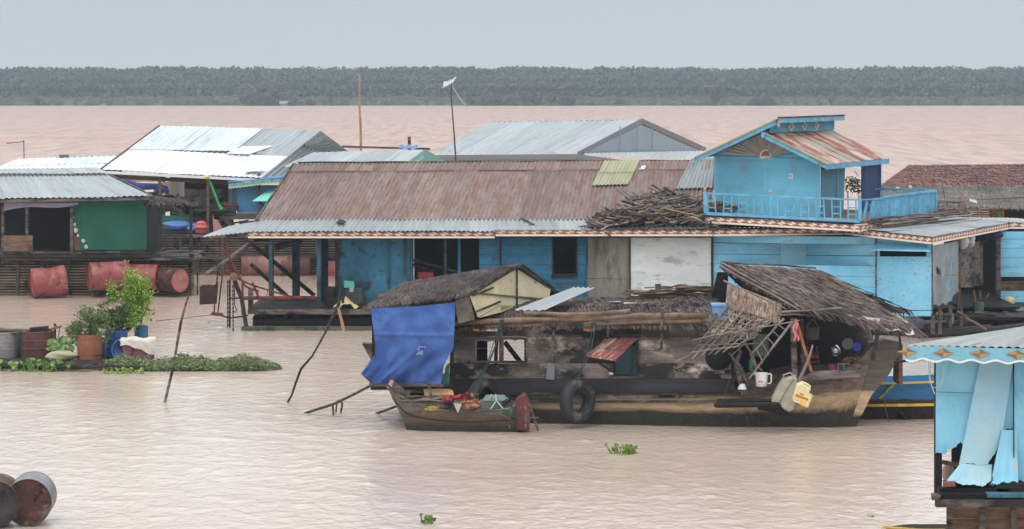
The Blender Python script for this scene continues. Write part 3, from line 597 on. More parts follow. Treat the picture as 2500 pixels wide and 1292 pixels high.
for p, q in (((1146, 714), (1310, 728)), ((1160, 762), (1222, 736)), ((1155, 722), (1205, 702)), ((1262, 652), (1262, 745))):
    mb.beam(gp(*p)-V((.0, .04, 0)), gp(*q)-V((0, .04, 0)), .04, .025 if p[0] != 1262 else .012, .5)
mb.build('gable_batten', m_wood, boat)
mb = MB(); mb.poly([at(1118, 790, 50.2), at(1112, 735, 50.1), at(1145, 722, 50.1), at(1160, 780, 50.3)], .03, .6, nrm=V((0, 1, 0))); mb.build('sacking', M('sack', S(140, 134, 124), S(110, 102, 92), 4, rough=.9, fine=.3), boat)
mb = MB()
for px, Y, y0, y1 in ((912, 50.25, 745, 940), (1104, 50.15, 730, 955), (920, 52.3, 735, 945), (1110, 52.6, 730, 945)):
    mb.beam(at(px, y1, Y), at(px, y0, Y), .06, .06, .3)
mb.build('stern_post', m_wood_dark, boat)
mb = MB(); mb.box(at(905, 0, 50.3).x, at(1100, 0, 50.3).x, 50.3, 52.6, .68, .74, .4); mb.build('stern_platform', m_wood_dark, boat)
mb = MB(); mb.beam(at(902, 935, 49.9), at(1082, 941, 49.85), .07, .05, .5); mb.build('stern_beam', m_wood, boat)
mb = MB(); mb.poly([at(884, 840, 51.9), at(918, 841, 51.9), at(916, 905, 51.9), at(902, 872, 51.9)], .35, .5); mb.build('stern_post_board', m_wood, boat)
# bow canopy
a, b = at(1948, 757, 49.75), at(2236, 812, 49.7); c, d = at(1998, 663, 51.25), at(1757, 647, 51.05)
mb = MB(); thatch(mb, a, b, c, d, 5200, .38, .020, .05, 13, .35, droop=.2, eave=.2, base=.05, ends=150, wild=.25)
a2, b2 = at(1850, 735, 52.9), at(2210, 760, 53.0); thatch(mb, a2, b2, c, d, 1000, .4, .02, .035, 8, 0, eave=.1, base=.05)
mb.build('bow_roof', m_thatch, boat)
mb = MB(); nn = upn(a, b, d)
for s, tt in (((.03, .97), (.99, .55)), ((.0, .0), (.0, 1.0)), ((.02, 1.0), (.97, 1.0)), ((.55, .5), (.9, .3))):
    P = bil(a, b, c, d); stick(mb, P(*s)+nn*.07, P(*tt)+nn*.07, .022, 6, .01, .8, 6, .8)
for k in range(26):
    P = bil(a, b, c, d); u = R.uniform(.72, .98); p = P(u, R.uniform(.1, .5)); q = p+V((R.uniform(.3, .7), -.05, R.uniform(-.42, -.22))); stick(mb, p+nn*.05, q, .009, 4, .01, R.random(), 3)
mb.build('roof_batten', m_wood, boat)
mb = MB(); thatch(mb, at(1772, 745, 50.0), at(1905, 766, 49.9), at(1910, 742, 50.0), at(1776, 690, 50.3), 900, .22, .013, .03, 4, 0, droop=.1, base=.03, eave=.15, wild=.12); mb.build('bow_gable', m_thatch_lt, boat)
mb = MB(); stick(mb, at(1766, 685, 49.95), at(1920, 755, 49.8), .018, 6, .005, .9); stick(mb, at(1757, 648, 50.2), at(1958, 760, 49.7), .024, 6, .006, .7, 6); stick(mb, at(1908, 762, 49.7), at(2055, 752, 49.62), .026, 6, .006, .5); stick(mb, at(1900, 770, 49.8), at(2000, 765, 49.7), .024, 6, .005, .5)
mb.build('verge_pole', m_stick, boat)
mb = MB(); mb.poly([at(1752, 665, 51.3), at(1778, 665, 51.3), at(1776, 742, 51.3), at(1726, 772, 51.3)], .1, .4, nrm=V((0, 1, 0))); mb.build('gable_shade_board', m_wood_black, boat)
# grey plastic sheet slung under the bow eave
mb = MB(); P = bil(at(2000, 770, 49.72), at(2150, 800, 49.6), at(2150, 778, 49.75), at(2010, 760, 49.8))
mb.grid(lambda u, v: P(u, v)+V((0, -.03*math.sin(u*17), -.07*math.sin(u*9)*math.sin(u*9)*(1-v))), 26, 4, .5, (.36, .37, .37))
P2 = bil(at(2140, 797, 49.62), at(2232, 818, 49.5), at(2215, 780, 50.1), at(2150, 765, 50.2)); mb.grid(lambda u, v: P2(u, v)+V((0, 0, .03*math.sin(u*13+v*5))), 12, 6, .5, (.5, .51, .5))
mb.build('plastic_sheet', m_cloth, boat, smooth=True)
# lattice awning beside the bow
L = [at(1692, 862, 49.25), at(1800, 848, 49.2), at(1884, 786, 49.75), at(1775, 752, 49.95)]; P = bil(*L)
mb = MB()
P0 = P; P = lambda u, v: P0(u, v)+V((0, -.07, .02))
for k in range(7): u = k/6; stick(mb, P(u, 1.02), P(u-.05, -.08+R.uniform(-.1, .05)), .016, 5, .008, R.random())
for k in range(8): v = k/7; stick(mb, P(-.04, v), P(1.03-.1*(k % 2), v+R.uniform(-.02, .02)), .015, 5, .008, R.random())
stick(mb, P(-.3, -.15), P(1.0, 1.05), .016, 6, .012, .6); stick(mb, at(1690, 832, 49.2), at(1952, 782, 49.6), .018, 6, .01, .7); stick(mb, at(1740, 850, 49.4), at(1850, 838, 49.3), .012, 5, .01, .5)
stick(mb, at(1860, 905, 49.6), at(1800, 800, 49.5), .02, 6, .03, .5); stick(mb, at(1850, 815, 49.3), at(1786, 868, 49.5), .016, 6, .01, .5)
mb.build('lattice_awning', m_stick, boat)
P = P0; mb = MB(); thatch(mb, P(.04, .40), P(.95, .48), P(.99, .98), P(.02, .98), 300, .13, .014, .03, 7, .1, droop=.5, base=0, eave=.0, wild=.5)
mb.build('awning_thatch', m_thatch_lt, boat)
# bow posts
for x0, y0, x1, y1, w_, ma in ((1936, 778, 1940, 920, .10, m_wood), (1787, 835, 1791, 955, .07, m_wood_dark), (2146, 798, 2130, 880, .07, m_wood_dark), (2195, 815, 2200, 860, .04, m_wood_black), (1957, 780, 1962, 915, .06, m_wood_dark), (1735, 858, 1738, 900, .04, m_wood_dark)):
    mb = MB(); mb.beam(at(x0, y0, nY(x0)+.0), at(x1, y1, nY(x1)+.0), w_, w_, .6, up=V((0, 1, 0))); mb.build('bow_canopy_post', ma, boat)
mb = MB(); mb.tube([at(1808, 855, 49.7), at(1797, 890, 49.65), at(1806, 920, 49.6), at(1812, 965, 49.6)], [.03, .045, .05, .02], 7, .5, jit=.3); mb.tube([at(1780, 862, 49.7), at(1806, 895, 49.6), at(1830, 950, 49.6)], [.02, .04, .03], 7, .3, jit=.3); mb.build('gnarled_branch', m_wood, boat)
mb = MB(); mb.slab(at(1836, 905, 49.9), at(1850, 945, 49.8), at(1834, 948, 49.8), at(1818, 915, 49.9), .03, .7, nrm=V((0, 1, 0))); mb.build('leaning_board', m_wood, boat)
# foredeck and what shows inside the bow
mb = MB(); mb.hexa([at(1950, 925, 49.72), at(2100, 912, 49.75), at(2080, 903, 50.0), at(1990, 905, 49.95)]+[at(1950, 933, 49.72), at(2100, 920, 49.75), at(2080, 912, 50.0), at(1990, 914, 49.95)], .7); mb.build('foredeck_board', m_wood, boat)
mb = MB(); mb.box(at(1790, 0, 52.2).x, at(2128, 0, 52.2).x, 52.0, 52.06, .4, 2.35, .2); mb.build('bow_back_wall', m_wood_black, boat)
mb = MB(); mb.box(at(1800, 0, 51).x, at(2080, 0, 51).x, 51.2, 51.9, .72, .78, .5); mb.build('shelf', m_wood_brown, boat)
mb = MB(); mb.box(at(2040, 0, 50.9).x, at(2105, 0, 50.9).x, 50.7, 51.2, .95, 1.0, .5); mb.box(at(2045, 0, 50.9).x, at(2100, 0, 50.9).x, 50.75, 51.15, .5, .95, .3); mb.build('counter', m_wood_brown, boat)

# ---------------------------------------------------------------- things on and around the houseboat
# blue tarpaulin
def tarpP(u, v):
    L_ = [(905, 753), (911, 800), (917, 850), (908, 900), (903, 936)]; R_ = [(1112, 738), (1110, 790), (1107, 850), (1084, 892), (1076, 938)]
    def ed(E, v): q = v*4; i = min(int(q), 3); f = q-i; return lerp(E[i][0], E[i+1][0], f), lerp(E[i][1], E[i+1][1], f)
    l, r = ed(L_, v), ed(R_, v); px = lerp(l[0], r[0], u); py = lerp(l[1], r[1], u)+3*math.sin(math.pi*u)*(1-v)
    f = .045*math.sin(u*9+v*6)*v+.012*math.sin(u*31+v*9)*v+.018*math.sin(u*19-v*13)*(1-v)+.03*math.sin((u*1.0+v*1.3)*14)*(v**1.5)+.05*math.exp(-((u-.12-.35*(1-v))/.05)**2)*v*1.2+.03*math.exp(-((v-.33-.04*u)/.02)**2)+.02*math.sin(v*22+u*4)*(1-abs(2*u-1))*.5
    f += .10*math.exp(-((u*1.1+v-1.12)/.06)**2)*v*(1-u)
    return at(px, py, 49.88-f+.1*math.sin(v*3.1)*-1)
tarp = T('tarpaulin', 'large blue tarpaulin hung as a wall below the thatch at the houseboat stern', 'tarpaulin', (at(1000, 940, 49.9).x, 49.88, .55))
mb = MB(); mb.grid(tarpP, 70, 56); mb.build('sheet', m_tarp, tarp, smooth=True)
mb = MB(); P = bil(at(905, 936, 49.86), at(908, 905, 49.85), at(917, 852, 49.82), at(915, 848, 49.9))
mb.grid(lambda u, v: lerp(tarpP(.02, .55+.42*u), at(lerp(880, 886, u), lerp(913, 916, u), 49.7), v**1.1)+V((0, -.05*math.sin(u*9)*v, 0)), 14, 14); mb.build('flap', m_tarp, tarp, smooth=True)
mb = MB(); mb.face([at(884, 916, 49.75), at(903, 906, 49.9), at(904, 934, 49.92)], .5, (.42, .05, .04)); mb.build('red_lining', m_cloth, tarp)
mb = MB()   # faded sideways stencil marks
def seg(px0, py0, px1, py1, w_=2.):
    def on(x, y):
        u = (x-911)/(198); v = (y-748)/188; return tarpP(u, v)-V((0, .012, 0))
    a0, b0 = on(px0, py0), on(px1, py1); d = (b0-a0).normalized(); s = d.cross(V((0, 1, 0))).normalized()*w_*.5*49.9/F; mb.face([a0-s, a0+s, b0+s, b0-s], .5, (.26, .33, .48))
for l in (((1022, 838), (1037, 838)), ((1022, 838), (1021, 846)), ((1037, 838), (1037, 841)), ((1024, 848), (1034, 848)), ((1022, 851), (1036, 851)), ((1021, 853), (1036, 854)), ((1021, 853), (1021, 859)), ((1029, 853), (1029, 858)), ((1036, 854), (1035, 858)), ((1023, 856), (1033, 856))): seg(*l[0], *l[1])
mb.build('stencil_mark', m_vc, tarp)
mb = MB(); mb.poly([at(1088, 895, 50.0), at(1098, 885, 50.0), at(1096, 935, 50.0), at(1080, 938, 50.0)], .02, .5, (.03, .16, .10)); mb.build('green_backing_sheet', m_cloth, tarp)
# tyres
def tyre(px, py, w_px, h_px, Y, lab, ropes):
    c = at(px, py, Y); sy = h_px/2*Y/F; sx = w_px/2*Y/F; rt = T('tyre', lab, 'tyre', (c.x, c.y, c.z-sy), 'tyre fenders hanging on the houseboat')
    yaw = math.acos(min(1, sx*.93/sy)); tr = sy*.27; Rm = sy-tr; mb = MB(); ax = V((math.cos(yaw), math.sin(yaw), 0)); nx = V((-math.sin(yaw), math.cos(yaw), 0))
    def P(u, v):
        a = u*6.2832; b = v*6.2832; r = Rm+tr*math.copysign(abs(math.cos(b))**.7, math.cos(b)); d = tr*1.05*math.copysign(abs(math.sin(b))**.8, math.sin(b))
        if math.cos(b) < -.55: d *= 1.0; r += tr*.35
        if math.cos(b) > .8: r -= .006*(int(u*72) % 2)
        return c+(ax*math.cos(a)+V((0, 0, 1))*math.sin(a))*r+nx*d
    mb.grid(P, 72, 18, .5); mb.build('casing', m_rubber, rt, smooth=True)
    mb = MB()
    for p in ropes: mb.tube([at(*q) for q in p], .009, 5, .5)
    mb.build('rope', m_ropegreen, rt)
tyre(1410, 978, 84, 108, 50.0, 'large black tyre hanging mid-hull below the rusty hatch cover', [[(1453, 782, 50.15), (1432, 860, 49.95), (1414, 912, 49.85), (1410, 940, 49.9)], [(1456, 782, 50.15), (1444, 850, 49.95), (1420, 905, 49.85), (1404, 935, 49.95)], [(1425, 895, 49.85), (1398, 915, 49.9)], [(1440, 862, 49.95), (1425, 895, 49.9), (1408, 925, 49.85)]])
tyre(1178, 975, 66, 100, 50.35, 'black tyre hanging behind the small boat, below the twin cabin windows', [[(1228, 782, 50.3), (1205, 860, 50.15), (1182, 912, 50.1), (1178, 945, 50.1)], [(1222, 782, 50.3), (1195, 870, 50.15), (1175, 920, 50.1), (1172, 940, 50.1)], [(1215, 830, 50.3), (1190, 890, 50.15), (1172, 918, 50.15)], [(1183, 908, 50.1), (1160, 928, 50.1)]])
# loose corrugated sheets on the cabin roof
mb = MB(); corr(mb, at(1330, 768, 50.45), at(1258, 768, 50.5), at(1402, 713, 51.6), at(1452, 714, 51.4), pitch=.12, amp=.016, sw=.5, rows=(0, 1), off=.09)
mb.build('corrugated_sheet', m_zincgrey, label='loose grey corrugated sheets lying askew on the houseboat cabin roof', cat='metal sheet')
# blue container, wok, jug, jerrycans
mb = MB(); mb.box(at(1740, 0, 50.4).x, at(1776, 0, 50.4).x, 50.4, 50.75, 1.96, 2.27, .5, (.19, .42, .72)); mb.box(at(1738, 0, 50.4).x, at(1778, 0, 50.4).x, 50.38, 50.77, 2.25, 2.29, .5, (.22, .46, .76)); mb.build('plastic_box', m_plastic, label='light blue plastic box on the cabin roof beside the bow canopy', cat='box')
mb = MB(); c = at(1754, 872, 49.85); mb.lathe(c+V((0, .16, 0)), c+V((0, -.03, 0)), [(0, .02), (.2, .1), (.5, .18), (.85, .235), (1, .25)], 28); o = mb.build('wok', m_black, label='large black wok hanging bottom outwards on the cabin wall', cat='wok', smooth=True)
o.scale = (1, 1, 1)
def jug(c, s=1.):
    rt = T('jug', 'white plastic jug with red marks standing on the bow edge below the ladder', 'jug', c); mb = MB()
    mb.lathe(c, c+V((0, 0, .25)), [(0, .095), (.03, .105), (.5, .11), (.95, .118), (1, .122), (1, .112), (.1, .1)], 24, cap=True)
    mb.tube([c+V((-.105, 0, .25)), c+V((-.15, 0, .262)), c+V((-.12, 0, .22))], [.04, .012, .03], 8); mb.build('body', m_jug, rt, smooth=True)
    mb = MB(); mb.tube([c+V((.105, 0, .23)), c+V((.175, 0, .225)), c+V((.185, 0, .2)), c+V((.18, 0, .07)), c+V((.16, 0, .05)), c+V((.1, 0, .05))], .014, 8); mb.build('handle', m_jug, rt, smooth=True)
    mb = MB()
    for x, z, s1 in ((-.05, .1, .018), (-.02, .115, .012), (0, .095, .016)): q = c+V((x, -.1132, z)); mb.face([q+V((-s1, 0, -s1)), q+V((s1, -.0003, -s1*.5)), q+V((s1*.4, 0, s1)), q+V((-s1*.6, 0, s1*.6))], .5, (.5, .05, .08))
    mb.build('printed_mark', m_vc, rt)
jug(at(1859, 943, 49.62))
def jerry(name, lab, pts, Y, th, mat, col=None, parts=()):
    pass
# cloudy jerrycan
jr = T('jerrycan', 'large cloudy white jerrycan hanging over the hull, left of the cream one', 'jerrycan', at(1905, 1005, 49.4))
mb = MB(); pts = [(1886, 972), (1902, 940), (1912, 925), (1938, 919), (1947, 925), (1945, 985), (1936, 1003), (1928, 1008), (1892, 990), (1884, 982)]
def roundbox(mb, pts, Y, th, mat_c=(1, 1, 1)):
    P_ = [at(x, y, Y) for x, y in pts]; ce = sum(P_, V((0, 0, 0)))/len(P_)
    rings = [(0, .86), (th*.06, .95), (th*.2, 1.), (th*.8, 1.), (th*.94, .95), (th, .86)]; base = [[ce+(p-ce)*s+V((0, d, 0)) for p in P_] for d, s in rings]; n = len(P_)
    mb.face(base[0], .5, mat_c); mb.face(list(reversed(base[-1])), .5, mat_c)
    for a in range(len(rings)-1):
        for i in range(n): mb.face([base[a][i], base[a][(i+1) % n], base[a+1][(i+1) % n], base[a+1][i]], .5, mat_c)
roundbox(mb, pts, 49.3, .24); mb.build('body', m_jerry, jr)
mb = MB(); mb.tube([at(1915, 926, 49.42), at(1912, 916, 49.42), at(1930, 910, 49.42), at(1938, 920, 49.42)], .014, 6); mb.lathe(at(1940, 923, 49.42), at(1940, 916, 49.42), [(0, .03), (1, .03)], 10); mb.build('handle', m_jerry, jr)
mb = MB(); mb.tube([at(1940, 924, 49.28), at(1925, 945, 49.27), at(1908, 975, 49.27), at(1902, 990, 49.28)], .006, 5); mb.build('cord', m_rope, jr)
# cream jerrycan with label
jc = T('jerrycan', 'cream jerrycan with an orange printed label hanging by its handle at the bow', 'jerrycan', at(1958, 995, 49.2))
mb = MB(); roundbox(mb, [(1935, 976), (1946, 938), (1956, 934), (1978, 948), (1976, 960), (1985, 966), (1974, 996), (1968, 997)], 49.15, .19); mb.build('body', m_cream_pl, jc)
mb = MB(); mb.tube([at(1948, 942, 49.24), at(1951, 936, 49.24), at(1957, 933, 49.24), at(1968, 937, 49.24), at(1977, 943, 49.24), at(1976, 955, 49.24)], .022, 8); mb.build('handle', m_cream_pl, jc, smooth=True)
mb = MB()
def lab_(x, y): 
    o = at(1942, 958, 49.147); ax = (at(1976, 971, 49.147)-o); ay = at(1937, 980, 49.147)-o; return o+ax*x+ay*y
def lq(x0, x1, y0, y1, c, d=0.): mb.face([lab_(x0, y0)-V((0, d, 0)), lab_(x1, y0)-V((0, d, 0)), lab_(x1, y1)-V((0, d, 0)), lab_(x0, y1)-V((0, d, 0))], .5, c)
lq(0, 1, 0, 1, (.80, .66, .38)); lq(.04, .96, .12, .5, (.78, .36, .05), .002); lq(.3, .6, -.12, .04, (.6, .12, .05), .002)
for k in range(7): lq(.07+.13*k, .15+.13*k, .14+.02*(k % 2), .34, (.16, .10, .05), .004)
lq(.45, .9, .58, .9, (.82, .45, .08), .002); lq(.08, .4, .62, .66, (.3, .2, .1), .002); lq(.08, .4, .74, .78, (.3, .2, .1), .002)
mb.build('printed_label', m_vc, jc)
mb = MB(); mb.tube([at(1960, 934, 49.24), at(1961, 918, 49.5)], .005, 4); mb.build('cord', m_rope, jc)
# ladder
ld = T('ladder', 'rough stick ladder leaning from the bow roof down to the deck', 'ladder', at(1832, 928, 49.5))
a0, a1, b0, b1 = at(1934, 786, 49.55), at(1829, 925, 49.42), at(1914, 778, 49.75), at(1831, 868, 49.55)
mb = MB(); stick(mb, a0, a1, .024, 6, .004, .8); mb.build('side_rail', m_stick, ld); mb = MB(); stick(mb, b0, b1, .022, 6, .004, .8); mb.build('side_rail', m_stick, ld)
for k in range(6): mb = MB(); t_ = .16+.155*k; stick(mb, lerp(b0, b1, t_)-V((.03, 0, 0)), lerp(a0, a1, t_*.93)+V((.03, 0, 0)), .017, 5, .004, .7, 3); mb.build('rung', m_stick, ld)
# paddles / oars and cloths
mb = MB(); mb.beam(at(1944, 782, 49.5), at(1981, 908, 49.45), .05, .03, .7, up=V((0, 1, 0))); mb.build('plank', M('orange_wood', S(150, 92, 62), S(120, 72, 50), 3, (1, 1, 4)), label='narrow orange-brown plank leaning in the bow opening', cat='plank')
mb = MB(); mb.tube([at(1984, 842, 49.45), at(1975, 875, 49.42), at(1962, 905, 49.4), at(1946, 938, 49.38)], [.015, .025, .03, .035], 7, .8); mb.build('pole', m_stick, label='short bare pole leaning across the orange plank at the bow', cat='pole')
mb = MB(); P = bil(at(1936, 828, 49.42), at(1950, 830, 49.42), at(1947, 782, 49.45), at(1938, 782, 49.45)); mb.grid(lambda u, v: P(u, v)+V((.02*math.sin(v*9), .03*math.sin(u*12+v*3), -.03*math.sin(u*8))), 10, 10, .5, (.62, .22, .22)); mb.build('cloth', m_cloth, label='pink printed cloth hanging from the bow post', cat='cloth', smooth=True)
# log float
fl = T('log_float', 'black log frame floating step alongside the hull below the jug', 'float', at(1825, 995, 49.4))
mb = MB(); mb.lathe(at(1743, 989, 49.25), at(1905, 988, 49.15), [(0, .03), (.04, .055), (.5, .05), (.96, .05), (1, .03)], 10); mb.build('log', m_wood_black, fl, smooth=True)
mb = MB(); mb.lathe(at(1750, 980, 49.55), at(1905, 978, 49.45), [(0, .03), (.04, .05), (.5, .045), (.96, .045), (1, .03)], 10); mb.build('log', m_wood_black, fl, smooth=True)
mb = MB(); mb.hexa([at(1880, 990, 49.2), at(1935, 1008, 49.4), at(1930, 1018, 49.5), at(1850, 1000, 49.4)]+[at(1880, 986, 49.2), at(1935, 990, 49.4), at(1930, 995, 49.5), at(1850, 985, 49.4)], .3); mb.build('crosspiece', m_wood_black, fl)
mb = MB(); mb.tube([at(1815, 960, 49.75), at(1820, 1010, 49.35), at(1830, 1040, 49.4)], .005, 4); mb.tube([at(1783, 910, 49.8), at(1765, 985, 49.3)], .004, 4); mb.build('mooring_line', m_rope, fl)
# wares and pots in the bow
def bottle(px, py, Y, h, col, lab, grp=None, capc=(.5, .1, .1), root=None, lc=None):
    c = at(px, py, Y); mb = MB(); mb.lathe(c, c+V((0, 0, h)), [(0, h*.12), (.03, h*.14), (.55, h*.14), (.72, h*.06), (.95, h*.045), (1, h*.045)], 12, .5, col)
    rt = T('bottle', lab, 'bottle', c, grp); mb.build('body', m_plastic, rt, smooth=True)
    if lc: mb = MB(); mb.lathe(c+V((0, 0, h*.2)), c+V((0, 0, h*.45)), [(0, h*.145), (1, h*.145)], 12, .5, lc); mb.build('wrapper', m_plastic, rt)
    mb = MB(); mb.lathe(c+V((0, 0, h*.94)), c+V((0, 0, h*1.02)), [(0, h*.05), (1, h*.05)], 8, .5, capc); mb.build('cap', m_plastic, rt)
for i, (px, lc) in enumerate(((1960, (.6, .6, .6)), (1972, (.5, .04, .04)), (1984, (.55, .03, .03)), (1994, (.5, .03, .04)))):
    bottle(px, 881, 50.9, .26, (.03, .012, .01), ['dark bottle with pale wrapper, leftmost on the bow shelf', 'dark bottle with red wrapper second on the bow shelf', 'dark bottle with red wrapper third on the bow shelf', 'dark bottle with red wrapper, rightmost of the four on the bow shelf'][i], 'drink bottles on the bow shelf', lc=lc)
bottle(1834, 905, 50.1, .3, (.02, .22, .10), 'green plastic bottle standing behind the foot of the ladder', capc=(.1, .4, .2))
mb = MB(); mb.box(at(1955, 0, 50.9).x, at(2002, 0, 50.9).x, 50.8, 51.1, at(1955, 886, 50.9).z, at(1955, 881, 50.9).z, .6); mb.build('bottle_shelf', m_wood_brown, boat)
c = at(2093, 847, 50.3); mb = MB(); mb.lathe(c+V((0, .08, 0)), c, [(0, .05), (.5, .075), (1, .085)], 20, .5, (.02, .05, .42)); mb.build('bowl', m_plastic, label='small blue plastic bowl hanging in the bow opening', cat='bowl')
c = at(2070, 840, 50.6); mb = MB(); mb.lathe(c+V((0, .1, 0)), c, [(0, .06), (.5, .10), (1, .11)], 20, .5, (.2, .2, .22)); mb.build('pan', m_plastic, label='dull metal pan hanging left of the blue bowl', cat='pan')
c = at(2040, 868, 50.5); mb = MB(); mb.lathe(c, c+V((0, 0, .2)), [(0, .07), (.1, .09), (.7, .09), (.85, .06), (1, .03)], 18, .5, (.5, .5, .5)); mb.build('kettle', M('steel', S(180, 180, 180), rough=.25, metal=.9, bump=0), label='shiny steel kettle hanging in the bow opening', cat='kettle', smooth=True)
mb = MB(); mb.box(at(2025, 0, 50.5).x, at(2042, 0, 50.5).x, 50.5, 50.7, at(0, 909, 50.5).z, at(0, 893, 50.5).z, .5, (.5, .06, .2)); mb.build('carton', m_vc, label='bright pink carton on the bow deck', cat='carton')
gb_ = T('glass_box', 'small glass-sided display box beside the pink carton', 'display box', at(2060, 908, 50.4)); mb = MB(); mb.box(at(2046, 0, 50.4).x, at(2074, 0, 50.4).x, 50.4, 50.6, at(0, 907, 50.4).z, at(0, 890, 50.4).z, .5, (.06, .09, .10)); mb.build('pane', m_plastic, gb_)
mb = MB()
for x in (2046, 2060, 2074): mb.beam(at(x, 908, 50.39), at(x, 889, 50.39), .012, .012, .5, (.6, .6, .58))
mb.beam(at(2045, 889, 50.39), at(2075, 888, 50.39), .015, .012, .5, (.6, .6, .58)); mb.beam(at(2045, 908, 50.39), at(2075, 908, 50.39), .015, .012, .5, (.6, .6, .58)); mb.build('frame', m_vc, gb_)
mb = MB()
for k in range(60): c = at(R.uniform(2060, 2108), R.uniform(874, 884), R.uniform(50.55, 50.8)); d = V((R.gauss(0, 1), R.gauss(0, 1), R.gauss(0, .6))).normalized()*.04; mb.beam(c-d, c+d, .02, .02, R.random(), R.choice(((.42, .24, .10), (.5, .3, .12), (.3, .16, .08))))
mb.build('dried_food', m_vc, label='heap of orange-brown dried food on the counter in the bow', cat='food')
mb = MB(); c = at(2110, 800, 51.0); mb.lathe(c+V((0, 0, -.32)), c+V((0, 0, .12)), [(0, .15), (.3, .16), (.8, .10), (1, .02)], 14, .5, (.12, .10, .09)); mb.build('basket', m_cloth, label='dark woven basket hanging under the bow roof behind the blue bowl', cat='basket')
mb = MB(); c = at(1984, 800, 50.4); mb.lathe(c+V((0, 0, -.22)), c, [(0, .12), (.9, .13), (1, .13)], 14, .5, (.09, .08, .07)); mb.tube([c+V((-.13, 0, 0)), c+V((0, 0, .16)), c+V((.13, 0, 0))], .006, 5, .5, (.3, .28, .25)); mb.build('pail', m_cloth, label='dark pail hanging by its wire handle inside the bow opening', cat='pail')
mb = MB(); c = at(1857, 843, 50.0); mb.grid(lambda u, v: c+V(((u-.5)*.3, .04*math.sin(u*9), (v-.5)*.42)), 8, 8, .5, (.09, .12, .07)); mb.build('net_bag', m_cloth, label='olive green net bag hanging behind the ladder', cat='bag')
mb = MB(); c = at(1493, 914, nY(1493)-.02); mb.lathe(c, c+V((0, 0, .09)), [(0, .05), (.4, .055), (.5, .02), (1, .02)], 12, .5, (.8, .8, .78)); mb.build('flask', m_plastic, label='small white flask on the sill of the rusty hatch', cat='flask', smooth=True)
mb = MB(); c = at(1812, 950, 49.6); mb.lathe(c, c+V((0, 0, .1)), [(0, .09), (1, .05)], 10, .5, (.6, .62, .62)); mb.build('bowl', m_plastic, label='small pale upturned bowl left of the white jug', cat='bowl')
mb = MB(); logpile(mb, lambda u, v: lerp(at(1562, 733, 51.35), at(1722, 727, 51.55), u)+V((0, v*.3, .0)), 60, (.35, .9), (.012, .03), lambda u: .14+.1*math.sin(u*3), dirs=.15); mb.build('firewood', m_wood_brown, label='small stack of firewood sticks on the houseboat cabin roof', cat='firewood')
mb = MB(); mb.box(at(1600, 0, 51.6).x, at(1614, 0, 51.6).x, 51.6, 51.7, 2.2, 2.58, .4); mb.build('stump', m_wood, label='short square post end standing up behind the roof firewood', cat='post')
# mooring rope at the stern
mb = MB(); mb.tube([at(912, 938, 50.0), at(860, 965, 51), at(812, 988, 51.8), at(745, 1009, 52.3)], .028, 7, .5, jit=.15)
mb.tube([at(812, 988, 51.8), at(814, 1013, 51.5)], .02, 6, .4); mb.tube([at(820, 984, 51.8), at(826, 978, 51.7), at(836, 985, 51.7), at(832, 1008, 51.5)], .02, 6, .4); mb.tube([at(822, 985, 51.8), at(820, 1008, 51.5)], .015, 6, .4)
mb.build('mooring_rope', m_rope, label='dark mooring rope with a knotted loop running left from the stern', cat='rope', smooth=True)
mb = MB(); mb.tube([at(1000, 982, 50.2), at(960, 995, 51.5), at(918, 1010, 52.2)], .024, 6, .5, jit=.15); mb.build('mooring_rope', m_rope, label='shorter mooring rope dipping into the water beside the small boat', cat='rope', smooth=True)
# ================================================================ the small boat moored in front of it
skf = T('rowing_boat', 'small weathered wooden boat with a red stern block, loaded with sticks and bundles', 'boat', (at(1140, 1040, 49.6).x, 49.6, 0), 'open wooden boats')
ss = [(940, 934, 1010, .12), (970, 962, 1018, .38), (1010, 985, 1040, .58), (1070, 1001, 1041, .68), (1140, 1006, 1045, .7), (1200, 1003, 1047, .66), (1245, 998, 1049, .58), (1272, 978, 1050, .5)]
def skP(u, v, s=0):
    q = u*(len(ss)-1); i = min(int(q), len(ss)-2); f = q-i; px, py, yw, w_ = [lerp(ss[i][k], ss[i+1][k], f) for k in range(4)]
    Yc = 49.75-(px-1100)/170*.15; z1 = at(px, py, Yc-w_/2).z; z0 = -.12+max(0, (985-px)/45)*.25; z = lerp(z0, z1, v); hw = w_/2*(.55+.45*v**.7)
    y = Yc-hw if s == 0 else Yc+hw; return V(((px-1250)*(Yc-w_/2)/F+max(0, (1000-px)/60)*.35*(1-v), y, z))
mb = MB(); mb.grid(lambda u, v: skP(u, v, 0), 30, 8, uvf=lambda u, v: (u*3, skP(u, v).z)); mb.grid(lambda u, v: skP(u, v, 1), 30, 8, uvf=lambda u, v: (u*3, skP(u, v).z))
ins = lambda u, v, s: skP(u, v, s)+V((0, .025 if s == 0 else -.025, 0)); mb.grid(lambda u, v: ins(u, .1+.9*v, 0), 30, 5); mb.grid(lambda u, v: ins(u, .1+.9*v, 1), 30, 5)
mb.grid(lambda u, v: lerp(skP(u, .0, 0), skP(u, .0, 1), v), 30, 1); mb.grid(lambda u, v: lerp(skP(u, .2, 0), skP(u, .2, 1), v), 30, 1); mb.grid(lambda u, v: lerp(skP(1, v, 0), skP(1, v, 1), u), 1, 4); mb.grid(lambda u, v: lerp(skP(0, v, 0), skP(0, v, 1), u), 1, 4)
mb.build('hull', m_skiff, skf, smooth=False)
for s in (0, 1):
    mb = MB(); mb.tube([skP(k/24, 1.0, s) for k in range(25)], .017, 6, .8); mb.build('gunwale', m_wood, skf)
mb = MB(); mb.tube([skP(k/24, .62, 0)-V((0, .01, 0)) for k in range(25)], .01, 5, .3); mb.build('hull_strake', m_wood_dark, skf)
